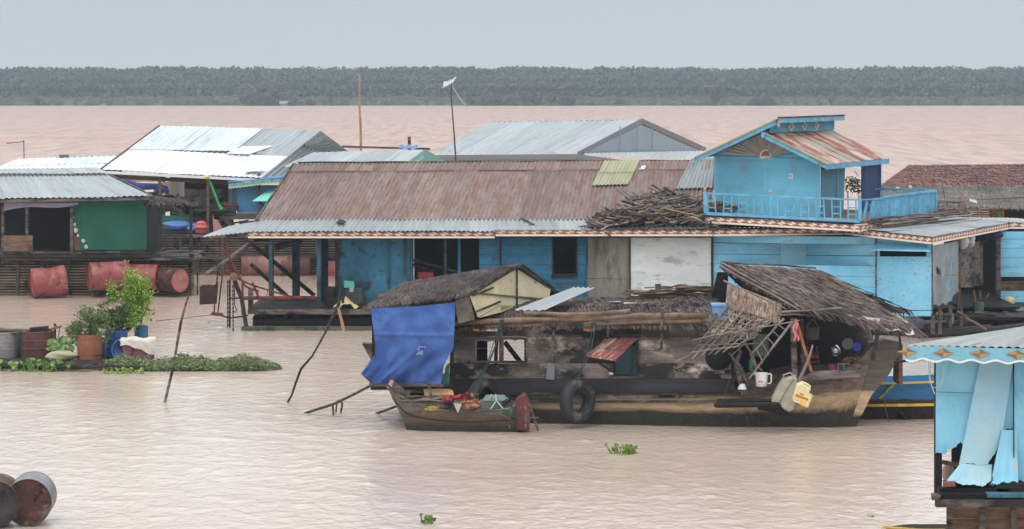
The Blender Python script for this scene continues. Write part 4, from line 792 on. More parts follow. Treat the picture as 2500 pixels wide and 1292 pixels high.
mb = MB(); mb.poly([at(942, 946, 49.8), at(958, 925, 49.8), at(985, 950, 49.8), at(995, 966, 49.8), at(958, 957, 49.8)], .12, .6); mb.build('bow_block', m_wood, skf)
mb = MB(); mb.poly([at(944, 946, 49.79), at(953, 927, 49.79), at(961, 930, 49.79), at(955, 950, 49.79)], .01, .5, (.55, .32, .30)); mb.build('pink_patch', m_vc, skf)
mb = MB(); mb.poly([at(1260, 978, 49.3), at(1283, 962, 49.3), at(1294, 985, 49.3), at(1293, 1048, 49.3), at(1262, 1050, 49.3)], .45, .5, (.26, .075, .07)); mb.build('stern_block', M('red_worn', S(110, 56, 53), S(88, 44, 43), 3, (1, 1, 1), S(120, 104, 92), 3, (1, 1, 1), .55, .65), skf)
mb = MB(); P = lambda u, v: skP(.80+.20*u, .72+.26*v, 0)-V((0, .012, 0)); mb.grid(P, 10, 3); mb.build('green_panel', M('worn_green', S(36, 92, 66), S(52, 86, 66), 4, (1, 1, 1), S(112, 96, 80), 3, (1, 1, 1), .54, .64), skf)
for u in (.33, .62):
    mb = MB(); p, q = skP(u, .8, 0), skP(u, .8, 1); mb.beam(p, q, .12, .03, .5); mb.build('thwart', m_wood, skf)
mb = MB(); stick(mb, at(1047, 932, 49.6), at(1056, 998, 49.55), .03, 6, .003, .6); mb.build('mooring_post', m_wood, skf)
# motor bracket hanging at the stern
for pts, r in (([(1250, 978, 49.1), (1248, 1000, 49.1), (1244, 1046, 49.1)], .022), ([(1293, 990, 49.15), (1303, 1020, 49.1), (1314, 1052, 49.1)], .024), ([(1281, 992, 49.1), (1284, 1000, 49.05), (1283, 1050, 49.05)], .018), ([(1245, 1020, 49.1), (1316, 1020, 49.05)], .012), ([(1205, 1005, 49.2), (1248, 1022, 49.1)], .007)):
    mb = MB(); mb.tube([at(*p) for p in pts], r, 6, .4); mb.build('stern_bracket', m_wood, skf)
# cargo
mb = MB()
for k in range(24): y_ = R.uniform(49.45, 50.0); stick(mb, at(R.uniform(968, 1010), R.uniform(968, 990), y_), at(R.uniform(1080, 1125), R.uniform(968, 984), y_), R.uniform(.010, .024), 5, .015)
mb.build('stick_bundle', m_wood, label='bundle of bare sticks lying in the small boat', cat='sticks')
mb = MB(); mb.slab(at(1036, 962, 49.9), at(1108, 962, 49.9), at(1104, 949, 50.2), at(1034, 950, 50.2), .03, .5, nrm=V((0, 0, -1))); mb.build('board', M('yellow_board', S(206, 168, 112), S(180, 140, 90), 3, (1, 1, 3)), label='yellow-brown board lying across the small boat', cat='board')
def lump(mb, c, r, col, n=10, sq=(1, 1, 1), rough=.25):
    ph = [R.uniform(0, 6) for _ in range(6)]
    def P(u, v):
        a, b = u*6.2832, (v-.5)*3.1416; k = 1+rough*(math.sin(a*2+ph[0]+b*2)*.5+math.sin(a*3+ph[1])*.3*math.cos(b)+math.sin(b*5+ph[2]+a)*.3)
        k = 1+(k-1)*math.cos(b); return c+V((math.cos(a)*math.cos(b)*r*k*sq[0], math.sin(a)*math.cos(b)*r*k*sq[1], math.sin(b)*r*(1+rough*.5*math.sin(a*2)*math.cos(b))*sq[2]))
    mb.grid(P, n*2, n, .5, col)
def rumple(mb, c, r, n, cols, sq=(1, 1, 1)):
    for k in range(n):
        q = c+V((R.gauss(0, .5)*r*sq[0], R.gauss(0, .4)*r*sq[1], abs(R.gauss(0, .5))*r*sq[2])); e = V((R.gauss(0, 1), R.gauss(0, 1), R.gauss(0, .5))).normalized()*r*R.uniform(.2, .5); f_ = e.cross(V((R.gauss(0, 1), R.gauss(0, 1), R.gauss(0, 1)))).normalized()*r*R.uniform(.15, .4)
        mb.face([q-e-f_, q+e-f_*.6, q+e*.8+f_, q-e*.7+f_*.8], R.random(), R.choice(cols))
mb = MB(); lump(mb, at(1148, 990, 49.5), .13, (.34, .17, .10), 10, (1.3, 1, .8), .35); rumple(mb, at(1148, 990, 49.45), .2, 22, ((.42, .20, .12), (.36, .15, .09), (.5, .3, .2)), (1.1, .8, .7)); mb.build('sack', m_cloth, label='orange sack amidships in the small boat, right of the red cloth', cat='sack')
mb = MB()
for k, c in enumerate(((.34, .04, .04), (.40, .05, .05), (.05, .06, .16), (.4, .34, .28), (.32, .03, .04))):
    cc = at(1098+k*8, 975+R.uniform(-4, 8), 49.45-.02*k); rumple(mb, cc, .15, 12, (c,), (1.2, .8, .7))
mb.poly([at(1107, 985, 49.15), at(1128, 986, 49.15), at(1118, 1009, 49.12)], .02, .5, (.42, .36, .3)); mb.build('clothes', m_cloth, label='heap of red and dark blue clothes with a pale corner hanging over the boat side', cat='clothes')
en = T('engine', 'small green motor at the stern of the little boat', 'engine', at(1210, 1000, 49.5)); mb = MB(); c = at(1205, 985, 49.5)
mb.box(c.x-.24, c.x+.2, 49.42, 49.72, c.z-.1, c.z+.06, .5, (.10, .13, .12)); mb.hexa([c+V((-.2, -.1, .06)), c+V((.28, -.1, .06)), c+V((.2, -.08, .14)), c+V((-.14, -.08, .14)), c+V((-.2, .2, .06)), c+V((.28, .2, .06)), c+V((.2, .18, .14)), c+V((-.14, .18, .14))], .5, (.16, .26, .21)); mb.build('body', m_vc, en)
mb = MB()
for p in ([(1196, 975, 49.4), (1199, 963, 49.4), (1206, 972, 49.4)], [(1210, 963, 49.4), (1212, 978, 49.35), (1198, 999, 49.3)], [(1208, 973, 49.4), (1228, 998, 49.3)]): mb.tube([at(*q) for q in p], .012, 6, .5, (.45, .42, .4))
mb.build('pipe', m_vc, en)
mb = MB(); mb.lathe(at(1228, 990, 49.4), at(1240, 976, 49.4), [(0, .04), (.6, .05), (1, .03)], 10, .5, (.02, .02, .02)); mb.build('exhaust', m_vc, en)
mb = MB()
for k in range(9): c = at(R.uniform(1030, 1090), R.uniform(985, 1000), R.uniform(49.45, 49.7)); lump(mb, c, R.uniform(.04, .08), R.choice(((.3, .22, .05), (.04, .1, .07), (.10, .07, .06), (.25, .2, .17))), 6, (1.3, 1, .7))
mb.build('rags', m_cloth, label='dark rags and odds and ends on the floor of the small boat', cat='rags')
# forked and leaning water poles
mb = MB(); mb.tube([at(463, 713, 54), at(453, 745, 54), at(441, 790, 54), at(437, 812, 54), at(428, 865, 54), at(421, 905, 54), at(410, 950, 54), at(402, 984, 54), at(399, 1000, 54)], [.012, .02, .026, .03, .028, .03, .03, .03, .03], 7, .7, jit=.2); mb.tube([at(441, 795, 54), at(440, 782, 54)], [.02, .012], 5, .7)
mb.build('mooring_pole', m_wood, label='crooked grey pole standing in the water right of the potted plants', cat='pole', smooth=True)
mb = MB(); mb.tube([at(832, 700, 55.5), at(826, 745, 55), at(790, 820, 54.5), at(762, 870, 54), at(735, 900, 54), at(722, 935, 54), at(712, 965, 54), at(700, 986, 54), at(694, 1000, 54)], [.03, .035, .022, .022, .026, .024, .022, .022, .02], 7, .4, jit=.2)
mb.build('mooring_pole', m_wood_dark, label='thin bent dark pole leaning against the veranda deck', cat='pole', smooth=True)
mb = MB(); mb.poly([at(823, 752, 54.9), at(830, 756, 54.9), at(843, 806, 54.8), at(836, 810, 54.8)], .03, .6); mb.build('wood_splinter', M('fresh_wood', S(168, 118, 82)), label='split orange stick hanging from the head of the dark leaning pole', cat='stick')
# water hyacinths
def hyacinth(px, py, n, s, lab, spread=.4, cols=None):
    Y = wl(py); c = at(px, py, Y); rt = T('water_hyacinth', lab, 'water plant', (c.x, Y, 0), 'floating water hyacinths'); m1, m2 = MB(), MB()
    for k in range(n):
        a = R.uniform(0, 6.28); r = spread*R.random()**.6; b = V((c.x+r*math.cos(a)*1.6, Y+r*math.sin(a)*.7, -.02)); h = s*R.uniform(.5, 1.3); t_ = b+V((R.gauss(0, .35)*h, R.gauss(0, .3)*h, h))
        m1.tube([b, lerp(b, t_, .5)+V((.02, 0, 0)), t_], [.014, .018, .008], 5, .5, (.16, .22, .05)); d = V((R.gauss(0, .5), R.gauss(0, .4)-.3, R.uniform(.2, 1))); leaf(m2, t_, d, s*R.uniform(.6, 1.05), R.random(), R.choice(cols or ((.13, .26, .04), (.2, .33, .07), (.09, .2, .05), (.28, .4, .14))), .42, up=V((R.gauss(0, .5), -1, .3)))
    m1.build('stem', m_vc, rt); m2.build('leaves', m_leaf, rt)
hyacinth(1522, 1108, 26, .11, 'clump of water hyacinth drifting in front of the houseboat', .16); hyacinth(1046, 1279, 12, .085, 'small hyacinth sprig drifting at the bottom edge', .08); hyacinth(2127, 1262, 3, .035, 'tiny green leaf floating left of the near blue shack', .02)
hyacinth(507, 789, 3, .05, 'speck of green weed floating left of the veranda', .05)
# ================================================================ the raft with potted plants
raft = T('raft', 'low raft of dark poles carrying barrels and potted plants', 'raft', (at(120, 905, 60).x, 60.3, 0))
for k, (x0, y0, x1, y1) in enumerate(((-30, 880, 230, 892), (-30, 893, 300, 903), (-20, 905, 330, 906), (40, 870, 160, 862), (150, 890, 215, 904), (-30, 868, 250, 884), (100, 900, 345, 896))):
    Yk = 60.0+.25*k if k not in (4, 6) else 59.8; mb = MB(); stick(mb, V((at(x0, 0, Yk).x, Yk, .12+.02*(k % 3)-.0)), V((at(x1, 0, Yk).x, Yk-.1, .10)), .07 if k < 3 else .045, 8, .02, None, 6, .8); mb.build('pole', m_wood_dark, raft)
mb = MB(); mb.box(at(-40, 0, 60).x, at(345, 0, 60).x, 60.3, 62.2, .02, .14, .4); mb.build('deck', m_wood_black, raft)
ZD = .16
def gat(px, Y, z=ZD): return V(((px-1250)*Y/F, Y, z))
def drumv(px, Y, r, h, mat, lab, nm='barrel', z=ZD, belly=.0, ribs=True, grp=None, cat='barrel'):
    c = gat(px, Y, z); rt = T(nm, lab, cat, c, grp); mb = MB(); prof = [(0, r*.97), (.02, r)]
    for k in range(1, 20):
        t_ = k/20; rr = r*(1+belly*math.sin(t_*3.14)); rr += (.02*r*1.2 if ribs and k in (7, 13) else 0); prof.append((t_, rr))
    prof += [(.98, r), (1, r*.98), (1, r*.9), (.95, r*.88)]; mb.lathe(c, c+V((0, 0, h)), prof, 28); mb.build('shell', mat, rt, smooth=False)
    return rt, c
m_barrelor = M('orange_brown_plastic', S(150, 92, 68), S(122, 72, 54), 3, (1, 1, .6), S(170, 140, 108), 3, (1, 1, .5), .60, .68, rough=.6)
m_barrelred = M('dark_red_drum', S(112, 66, 58), S(84, 52, 48), 2.5, (1, 1, 1), S(70, 60, 58), 2, (1, 1, 1), .52, .62, rough=.65)
rt, c = drumv(219, 60.7, .27, .58, m_barrelor, 'round brown barrel planted with a small-leaved bush on the raft', belly=.06, ribs=False)
mb = MB()
for z in (.11, .48): mb.lathe(c+V((0, 0, z)), c+V((0, 0, z+.02)), [(0, .286), (1, .286)], 24, .6)
mb.build('hoop', m_wood, rt)
rt, c = drumv(92, 61.2, .37, .62, m_barrelred, 'wide dark red drum under a plank lid on the raft')
mb = MB(); mb.beam(c+V((-.15, -.1, .66)), c+V((.25, -.1, .70)), .22, .08, .5); mb.build('lid_board', m_wood_dark, rt)
drumv(15, 61.2, .24, .58, M('grey_drum', S(136, 132, 130), S(112, 106, 106), 2, rough=.6), 'grey drum at the left edge of the photo on the raft')
drumv(52, 61.9, .2, .55, M('teal_drum', S(58, 74, 76), S(46, 58, 60), 2, rough=.6), 'narrow dark teal drum between the grey and the red drum')
rt, c = drumv(284, 61.4, .26, .62, M('blue_drum', S(34, 86, 138), S(26, 66, 112), 2, (1, 1, 1), S(60, 110, 150), 3, (1, 1, 1), .6, .7, rough=.4), 'blue plastic drum with a flowering shrub behind the pink basket')
drumv(256, 61.8, .2, .4, M('dull_blue', S(36, 92, 112), S(28, 76, 100), 2, rough=.5), 'dull teal-blue tub between the brown barrel and the blue drum', 'tub', cat='tub')
drumv(345, 62.0, .16, .66, M('blue2', S(46, 104, 140), rough=.5), 'slim blue pot behind the pink basket', 'plant_pot', cat='pot')
bs = T('basin', 'dark blue basin leaning against the blue drum', 'basin', gat(302, 60.75)); mb = MB(); c = gat(304, 60.8, .36); mb.lathe(c+V((.05, .15, .0)), c+V((-.03, -.08, .03)), [(0, .15), (.6, .22), (.95, .235), (1, .25), (1, .23), (.3, .14)], 28, .5, (.02, .07, .26)); mb.build('bowl', m_plastic, bs, smooth=True)
mb = MB(); d = V((-.08, -.23, .03)).normalized(); x = V((1, 0, 0)); y = x.cross(d).normalized(); cc = c+V((-.03, -.085, .03)); mb.tube([cc+(x*math.cos(a/24*6.2832)+y*math.sin(a/24*6.2832))*.245 for a in range(25)], .012, 6, .5, (.10, .22, .50)); mb.build('rim', m_plastic, bs)
# pink basket with horizontal slots and pale cloth
bk = T('basket', 'pink slatted plastic basket on the right of the raft', 'basket', gat(334, 60.9)); mb = MB(); c = gat(334, 60.9)
for k in range(14):
    z = .03*k+.01; w0 = .25+.065*k/13; mb.box(c.x-w0, c.x+w0, c.y-.2-.03*k/13, c.y+.2, c.z+z, c.z+z+.02, .5+.1*(k % 2), (.50, .17, .17))
mb.box(c.x-.24, c.x+.24, c.y-.19, c.y+.19, c.z, c.z+.42, .2, (.3, .09, .1)); mb.build('slatted_side', m_plastic, bk)
def clP(u, v):
    w_ = .03*math.sin(u*13+v*4)+.02*math.sin(u*7)
    if v < .5: t_ = 1-v/.5; return c+V((-.34+.80*u+.02*math.sin(v*9), -.30-.02*math.sin(u*17)-.03*t_, .45-(.12+.30*max(0, u-.3))*t_+w_*.5))
    t_ = (v-.5)/.5; return c+V((-.34+.80*u, -.30+.56*t_, .45+.04*math.sin(t_*3.1)+w_*.5+.01))
mb = MB(); P = clP
mb.grid(P, 26, 12, .5, (.60, .53, .46)); mb.build('cloth', m_cloth, label='pale rag draped over the pink basket', cat='cloth', smooth=True)
mb = MB(); c = gat(152, 60.6, .27); lump(mb, c, .22, (.42, .38, .24), 12, (1.6, 1, .55), .2); mb.build('sack', m_cloth, label='pale yellowish sack lying in front of the brown barrel', cat='sack', smooth=True)
# plants
def bush(name, lab, cat, base, crown_c, rad, n, cols, s, stems=6, seed=1, flowers=0, clump=14, grp=None):
    RR = random.Random(seed); rt = T(name, lab, cat, base, grp); m1, m2 = MB(), MB(); tips = []
    for k in range(stems):
        a = RR.uniform(0, 6.28); q = RR.uniform(.3, .95); t_ = crown_c+V((math.cos(a)*rad.x*q, math.sin(a)*rad.y*q, RR.uniform(-.5, .95)*rad.z)); mid = lerp(base, t_, .5)+V((RR.gauss(0, .04), RR.gauss(0, .04), 0))
        m1.tube([base, mid, t_], [.016, .011, .004], 5, .5, (.10, .085, .06)); tips.append((mid, t_))
    cl = []
    for k in range(clump):
        mid, t_ = RR.choice(tips); p = lerp(mid, t_, RR.uniform(.2, 1.05))+V((RR.gauss(0, .28)*rad.x, RR.gauss(0, .28)*rad.y, RR.gauss(0, .25)*rad.z)); cl.append((p, RR.uniform(.10, .26)))
    for k in range(n):
        p, r = RR.choice(cl); q = p+V((RR.gauss(0, 1)*rad.x, RR.gauss(0, 1)*rad.y, RR.gauss(0, 1)*rad.z))*r*.8
        d = V((RR.gauss(0, 1), RR.gauss(0, 1), RR.gauss(.35, .8))); leaf(m2, q, d, s*RR.uniform(.6, 1.3), RR.random(), RR.choice(cols), .34, up=V((RR.gauss(0, 1), RR.gauss(0, 1), 1)))
    m1.build('stem', m_wood_brown, rt); m2.build('foliage', m_leaf, rt)
    if flowers:
        m3 = MB()
        for k in range(flowers):
            p, r = RR.choice(cl); p = p+V((RR.gauss(0, .1), -.12, RR.gauss(0, .05)))
            for j in range(5): leaf(m3, p, V((RR.gauss(0, 1), RR.gauss(0, 1), RR.gauss(0, 1))), .045, .5, (.5, .03, .03), .45)
        m3.build('flowers', m_leaf, rt)
YG = ((.22, .38, .04), (.30, .46, .06), (.17, .31, .04), (.38, .50, .10), (.12, .22, .03))
DG = ((.07, .14, .04), (.10, .19, .06), (.05, .10, .035), (.14, .24, .07))
MG = ((.13, .21, .07), (.18, .27, .09), (.08, .14, .05), (.22, .31, .12))
b0 = gat(312, 61.9, .7); bush('shrub', 'tallest bright green shrub on the raft, rising above the blue drum', 'shrub', b0, at(322, 737, 61.9), V((.50, .42, .60)), 4300, YG, .055, 16, 5, clump=52)
bush('shrub', 'side shoot of bright leaves standing up at the right of the tallest shrub', 'shrub', gat(345, 62.1, .75), at(347, 690, 62.1), V((.26, .25, .30)), 900, YG, .055, 6, 8, clump=14)
bush('flowering_shrub', 'dark green shrub with red flowers in the blue drum', 'shrub', gat(284, 61.4, .75), at(276, 782, 61.4), V((.36, .3, .33)), 1700, DG, .055, 9, 11, flowers=7, clump=24)
bush('flowering_bush', 'small-leaved open bush growing in the round brown barrel', 'shrub', gat(219, 60.7, .72), at(214, 787, 60.7), V((.46, .34, .36)), 1900, MG, .05, 13, 21, flowers=2, clump=34)
bush('feathery_plant', 'feathery bright green plant left of the brown barrel', 'plant', gat(190, 61.2, .5), at(180, 803, 61.2), V((.24, .2, .26)), 1200, ((.13, .28, .05), (.18, .34, .08), (.1, .2, .04)), .038, 7, 31, clump=14)
mb = MB()
for k in range(46): a = R.uniform(0, 6.28); p = gat(150, 60.9, .38)+V((R.gauss(0, .2), R.gauss(0, .12), R.uniform(-.1, .2))); leaf(mb, p, V((R.gauss(0, 1), -.4, R.gauss(.2, .6))), R.uniform(.12, .2), R.random(), R.choice(((.24, .36, .15), (.18, .3, .1), (.3, .42, .2), (.14, .25, .08))), .45, up=V((R.gauss(0, .4), -1, .6)))
mb.build('squash_plant', m_leaf, label='broad pale green squash leaves left of the brown barrel', cat='plant')
mb = MB(); c = gat(168, 61.4, .62); lump(mb, c, .12, (.62, .28, .04), 8, (1.2, 1, .5), .1); mb.build('pumpkin', m_plastic, label='orange gourd behind the squash leaves', cat='pumpkin', smooth=True)
mb = MB(); c = gat(171, 61.3, .52); lump(mb, c, .13, (.05, .42, .08), 8, (1.2, 1, .5), .1); mb.build('bag', m_plastic, label='bright green plastic bag behind the squash leaves', cat='bag', smooth=True)
for i, (x0, y0, x1, y1, r) in enumerate(((-30, 803, 80, 808, .045), (-30, 806, 60, 812, .03), (100, 812, 150, 797, .03), (10, 815, 110, 806, .03))):
    mb = MB(); stick(mb, at(x0, y0, 61.0), at(x1, y1, 61.2), r, 7, .01, .6, 4, .8); mb.build('lying_pole', m_wood, raft)
mb = MB(); mb.beam(gat(136, 61.2, .2), gat(134, 61.2, .95), .04, .04, .4); mb.tube([gat(136, 61.2, .9), gat(146, 61.2, .85), gat(142, 61.2, .6)], .01, 5); mb.build('stake', m_wood_dark, raft)
hyacinth(75, 904, 60, .14, 'bright green hyacinths along the front of the raft', .55); hyacinth(128, 905, 46, .13, 'bright hyacinths left of the squash leaves at the raft edge', .4); hyacinth(305, 912, 30, .09, 'yellow-green hyacinths at the near edge of the weed mat', .3, ((.34, .45, .1), (.28, .4, .08), (.2, .3, .06)))
# the floating weed mat
mb = MB()
def matd(px): return lerp(0, 1, min(1, max(0, (px-225)/40)))*min(1, max(0, (680-px)/60))**.5
for k in range(17000):
    px = R.uniform(225, 680); m_ = matd(px); v = R.random(); Yc = 60.2; yy = Yc+R.uniform(-.42, .75)*m_; hz = (.30-.15*abs(v-.5))*m_*(.75+.2*math.sin(px*.045)+.1*math.sin(px*.13))*math.sqrt(max(0, 1-((yy-Yc-.15)/.62)**2))
    p = V(((px-1250)*yy/F, yy, R.random()**.6*hz)); d = V((R.gauss(0, 1), R.gauss(0, .8), R.gauss(.25, .5))).normalized(); s = R.uniform(.05, .12)
    leaf(mb, p, d, s, R.random(), R.choice(((.19, .25, .10), (.24, .30, .13), (.31, .36, .19), (.15, .20, .08), (.36, .38, .22))), .16, up=V((R.gauss(0, 1), R.gauss(0, 1), 1)))
mb.build('weed_mat', m_leaf, label='low mat of dull green water spinach floating right of the raft', cat='water weed', kind='stuff')
# foreground drums at the bottom left corner
def drumh(px, pyb, rp, dx, Y, mat, rimmat, lab, grp, ln=.9, yaw=0., matf=None, hoop=True):
    r = rp*Y/F; zc = H-(pyb-200)*Y/F; c = V(((px-1250)*Y/F, Y, zc)); ax = V((math.sin(yaw), math.cos(yaw), 0)); rt = T('oil_drum', lab, 'drum', (c.x, Y, zc-r), grp)
    mb = MB(); prof = [(0, r*1.0), (.01, r*1.02), (.03, r)]+[(k/20, r*(1.02 if k in (7, 13) else 1)) for k in range(1, 20)]+[(.97, r), (.99, r*1.02), (1, r)]; mb.lathe(c, c+ax*ln, prof, 40, cap=False); mb.build('shell', rimmat, rt, smooth=False)
    mb = MB(); mb.lathe(c+ax*.03, c+ax*.035, [(0, r*.985), (1, r*.985)], 40); mb.lathe(c+ax*(ln-.035), c+ax*(ln-.03), [(0, r*.985), (1, r*.985)], 40)
    q = c+ax*.0+V((r*.35, 0, r*.45)); mb.lathe(q+ax*.0, q+ax*.028, [(0, r*.13), (1, r*.13)], 14, .1); q = c+V((r*.3, 0, r*.1)); mb.lathe(q, q+ax*.028, [(0, r*.06), (1, r*.06)], 10, .1)
    mb.build('end_plate', matf or mat, rt); return rt
m_drumgrey = M('wet_steel', S(132, 132, 138), S(96, 94, 98), 2, (1, 1, 1), S(92, 76, 66), 2.4, (1, 1, 1), .55, .66, rough=.35, metal=.3)
drumh(68, 1227, 57, 0, 38.9, m_drumrust, m_drumgrey, 'rusty steel drum with a grey rim at the bottom left, end facing the camera', 'steel drums at the bottom left', .75, -.07)
drumh(-14, 1232, 57, 0, 38.7, m_drumrust, m_drumrust, 'dark steel drum cut off by the left photo edge at the bottom', 'steel drums at the bottom left', .75, -.1, M('dark_drum_end', S(70, 66, 62), S(40, 42, 44), 4))
# ================================================================ the long floating house
Z_E = at(0, 572, 70).z
hs = T('floating_house', 'long sky-blue floating house with a rusty roof and an upper storey with balcony', 'floating house', (at(1600, 800, 72).x, 72, 0))
FC = ((.62, .30, .06), (.78, .70, .60), (.10, .12, .22), (.42, .08, .05))
def fascia(name, pts, h, parent, unit=.30, strip=.28, thick=.03, base=(.22, .17, .18)):
    """painted trim board: four-pointed ochre and cream stars with red and blue wedges over a cream lath"""
    mb = MB()
    for i in range(len(pts)-1):
        a, b = pts[i], pts[i+1]; d = (b-a); L_ = d.length; ax = d/L_; dn = V((0, 0, -1)); out = ax.cross(dn).normalized(); out = out if out.y < 0 else -out
        mb.hexa([a+dn*h, b+dn*h, b, a]+[q-out*thick for q in (a+dn*h, b+dn*h, b, a)], .5, base)
        hs_ = h*(1-strip); n = max(1, round(L_/unit)); u = L_/n
        e = lambda s, t, o=.004: a+ax*s+dn*t+out*o
        for k in range(n):
            s0 = k*u; c = s0+u*.5; ym = hs_*.5
            q = lambda *p: mb.face([e(x, y) for x, y in p[:-1]], R.uniform(.3, .7), p[-1])
            q((s0, ym), (c, hs_*.08), (c, ym), FC[0]); q((c, hs_*.08), (s0+u, ym), (c, ym), FC[1]); q((s0, ym), (c, ym), (c, hs_*.94), FC[1]); q((c, ym), (s0+u, ym), (c, hs_*.94), FC[0])
            q((s0-u*.22, 0.01), (s0+u*.22, 0.01), (s0, ym), FC[2]); q((s0-u*.30, hs_), (s0+u*.2, hs_), (s0+u*.02, ym), FC[3])
        mb.hexa([e(0, h), e(L_, h), e(L_, hs_), e(0, hs_)]+[q_-out*.02 for q_ in (e(0, h, .010), e(L_, h, .010), e(L_, hs_, .010), e(0, hs_, .010))], .6, (.70, .64, .55))
    return mb.build(name, m_vc, parent)
fascia('eave_trim', [at(605, 566, 70), at(1208, 566, 70)], .17, hs)
fascia('eave_trim', [at(1210, 561, 69.97), at(1740, 561, 69.97)], .17, hs); fascia('eave_trim', [at(1742, 561, 69.98), at(2058, 558, 69.9)], .17, hs)
fascia('eave_trim', [at(2060, 557, 69.9), at(2275, 580, 66.4)], .17, hs); fascia('eave_trim', [at(2276, 580, 66.4), at(2462, 545, 74.3)], .17, hs); fascia('eave_trim', [at(2463, 544, 74.3), at(2560, 544, 74.6)], .17, hs)
# roofs
EL, ER, RR_, RL = at(628, 538, 71.0), at(1765, 537, 71.0), at(1765, 393, 73.5), at(720, 401, 73.5)
mb = MB(); corr(mb, EL, ER, RR_, RL, pitch=.115, amp=.017, sw=.78, rows=(0, .865, 1.0), lift=.02, vr=1.)
mb.build('rusty_roof', m_rustroof, hs)
RN = upn(EL, ER, RL); rp = lambda x, y, o=.095: plane_hit(x, y, EL, RN, o)
mb = MB(); corr(mb, RL+V((0, 3.6, -1.7)), RR_+V((0, 3.6, -1.7)), RR_, RL, pitch=.115, amp=.017, sw=.78, rows=(0, .5, 1)); mb.build('rear_roof', m_rustroof, hs)
mb = MB(); corr(mb, rp(1445, 460), rp(1532, 458), rp(1562, 399), rp(1476, 401), pitch=.1, amp=.016, sw=.9, rows=(0, .55, 1), lift=.02); mb.beam(rp(1476, 422, .09), rp(1528, 421, .09), .07, .025, .6); mb.build('yellow_roof_sheet', m_yellowsheet, hs)
mb = MB(); corr(mb, rp(1650, 468), rp(1738, 466), rp(1745, 393), rp(1688, 394), pitch=.1, amp=.016, sw=.9, rows=(0, 1)); mb.build('grey_roof_sheet', m_galv, hs)
mb = MB(); mb.slab(rp(1562, 416, .05), rp(1583, 416, .05), rp(1592, 396, .05), rp(1570, 396, .05), .02, .5, (.13, .13, .14)); mb.slab(rp(1560, 420, .08), rp(1574, 420, .1), rp(1577, 411, .1), rp(1564, 411, .08), .02, .5, (.55, .55, .55)); mb.build('roof_gap_patch', m_vc, hs)
mb = MB(); stick(mb, rp(728, 401, .05), rp(1740, 396, .05), .03, 6, .01, .3, 20); mb.beam(EL+V((-.03, 0, 0)), RL+V((-.03, 0, .0)), .05, .07, .4); mb.build('verge_board', m_wood, hs)
SK = [at(603, 566, 69.92), at(1445, 564, 69.92), at(1425, 535, 71.1), at(640, 535, 71.1)]
mb = MB(); corr(mb, *SK, pitch=.12, amp=.017, sw=.8, rows=(0, 1)); mb.build('eave_roof', m_galv_lt, hs)
mb = MB(); corr(mb, at(1440, 563, 69.92), at(2062, 556, 69.85), at(2110, 540, 71.4), at(1425, 536, 71.1), pitch=.13, amp=.014, sw=.8, rows=(0, 1)); mb.build('eave_roof', M('dark_galv', S(110, 110, 110), S(86, 86, 86), 2, (4, .6, 1), S(60, 58, 58), 2, (4, .6, 1), uv=True, rough=.6), hs)
mb = MB(); corr(mb, at(2276, 579, 66.35), at(2462, 544, 74.25), at(2330, 531, 76), at(2062, 556, 69.85), pitch=.16, amp=.012, sw=1.1, rows=(0, .5, 1)); corr(mb, at(2462, 544, 74.25), at(2580, 548, 75), at(2480, 534, 77.5), at(2330, 531, 76), pitch=.16, amp=.012, sw=1.1, rows=(0, 1)); mb.build('wing_roof', m_galv, hs)
mb = MB(); P = bil(*SK); n_ = upn(SK[0], SK[1], SK[3])
hp = plane_hit; mb.poly([hp(820, 549, SK[0], n_, .04), hp(832, 543, SK[0], n_, .07), hp(845, 546, SK[0], n_, .05), hp(838, 552, SK[0], n_, .04)], .02, .2, nrm=V((0, 0, 1))); mb.build('torn_sheet', m_black, hs)
mb = MB(); mb.beam(hp(1272, 536, SK[0], n_, .04), hp(1303, 552, SK[0], n_, .04), .06, .03, .4); mb.build('loose_lath', m_wood, hs)
# lean-to sheet at the left end
mb = MB(); corr(mb, at(492, 580, 70.4), at(604, 569, 70.0), at(636, 540, 71.2), at(560, 552, 72.0), pitch=.13, amp=.012, sw=.7, rows=(0, 1)); mb.build('lean_to_sheet', m_galv_lt, hs)
# deck and substructure
ZK = at(0, 755, 69.9).z
xw = lambda px, Y: (px-1250)*Y/F
mb = MB()
for k in range(14):
    y0 = 70.0+.24*k; mb.box(xw(606, 70), xw(1750, 70), y0, y0+.23, ZK-.05, ZK+R.uniform(-.01, .01), R.random())
mb.build('deck', m_wood_dark, hs)
mb = MB(); mb.beam(at(605, 761, 69.9), at(1250, 762, 69.9), .08, .13, .6); mb.beam(at(1252, 762, 69.9), at(1750, 762, 69.9), .08, .13, .4); mb.build('deck_beam', m_wood, hs)
mb = MB(); mb.beam(at(590, 802, 69.6), at(1250, 804, 69.6), .15, .12, .6); mb.build('float_plank', M('slimy_plank', S(96, 92, 78), S(76, 76, 62), 3, (.5, 1, 3), S(50, 50, 38), 2), hs)
for k, (a, b) in enumerate(((620, 1000), (700, 1200), (1150, 1760), (610, 760))):
    mb = MB(); mb.tube([V((xw(a, 70.5), 70.3+.5*k, .13)), V((xw(b, 70.5), 70.4+.5*k, .16))], .2, 10, .3, jit=.1); mb.build('float_log', m_wood_black, hs)
for px in (663, 695, 722, 850, 960, 1080, 1200, 1350, 1500, 1640):
    mb = MB(); mb.beam(V((xw(px, 70.2), 70.25, -.05)), V((xw(px, 70.2), 70.25, ZK-.05)), .13, .13, R.random()); mb.build('stilt', m_wood_dark, hs)
mb = MB(); mb.box(xw(700, 71), xw(1760, 71), 71.0, 71.05, .0, ZK-.06, .2); mb.build('under_deck_board', m_wood_black, hs)
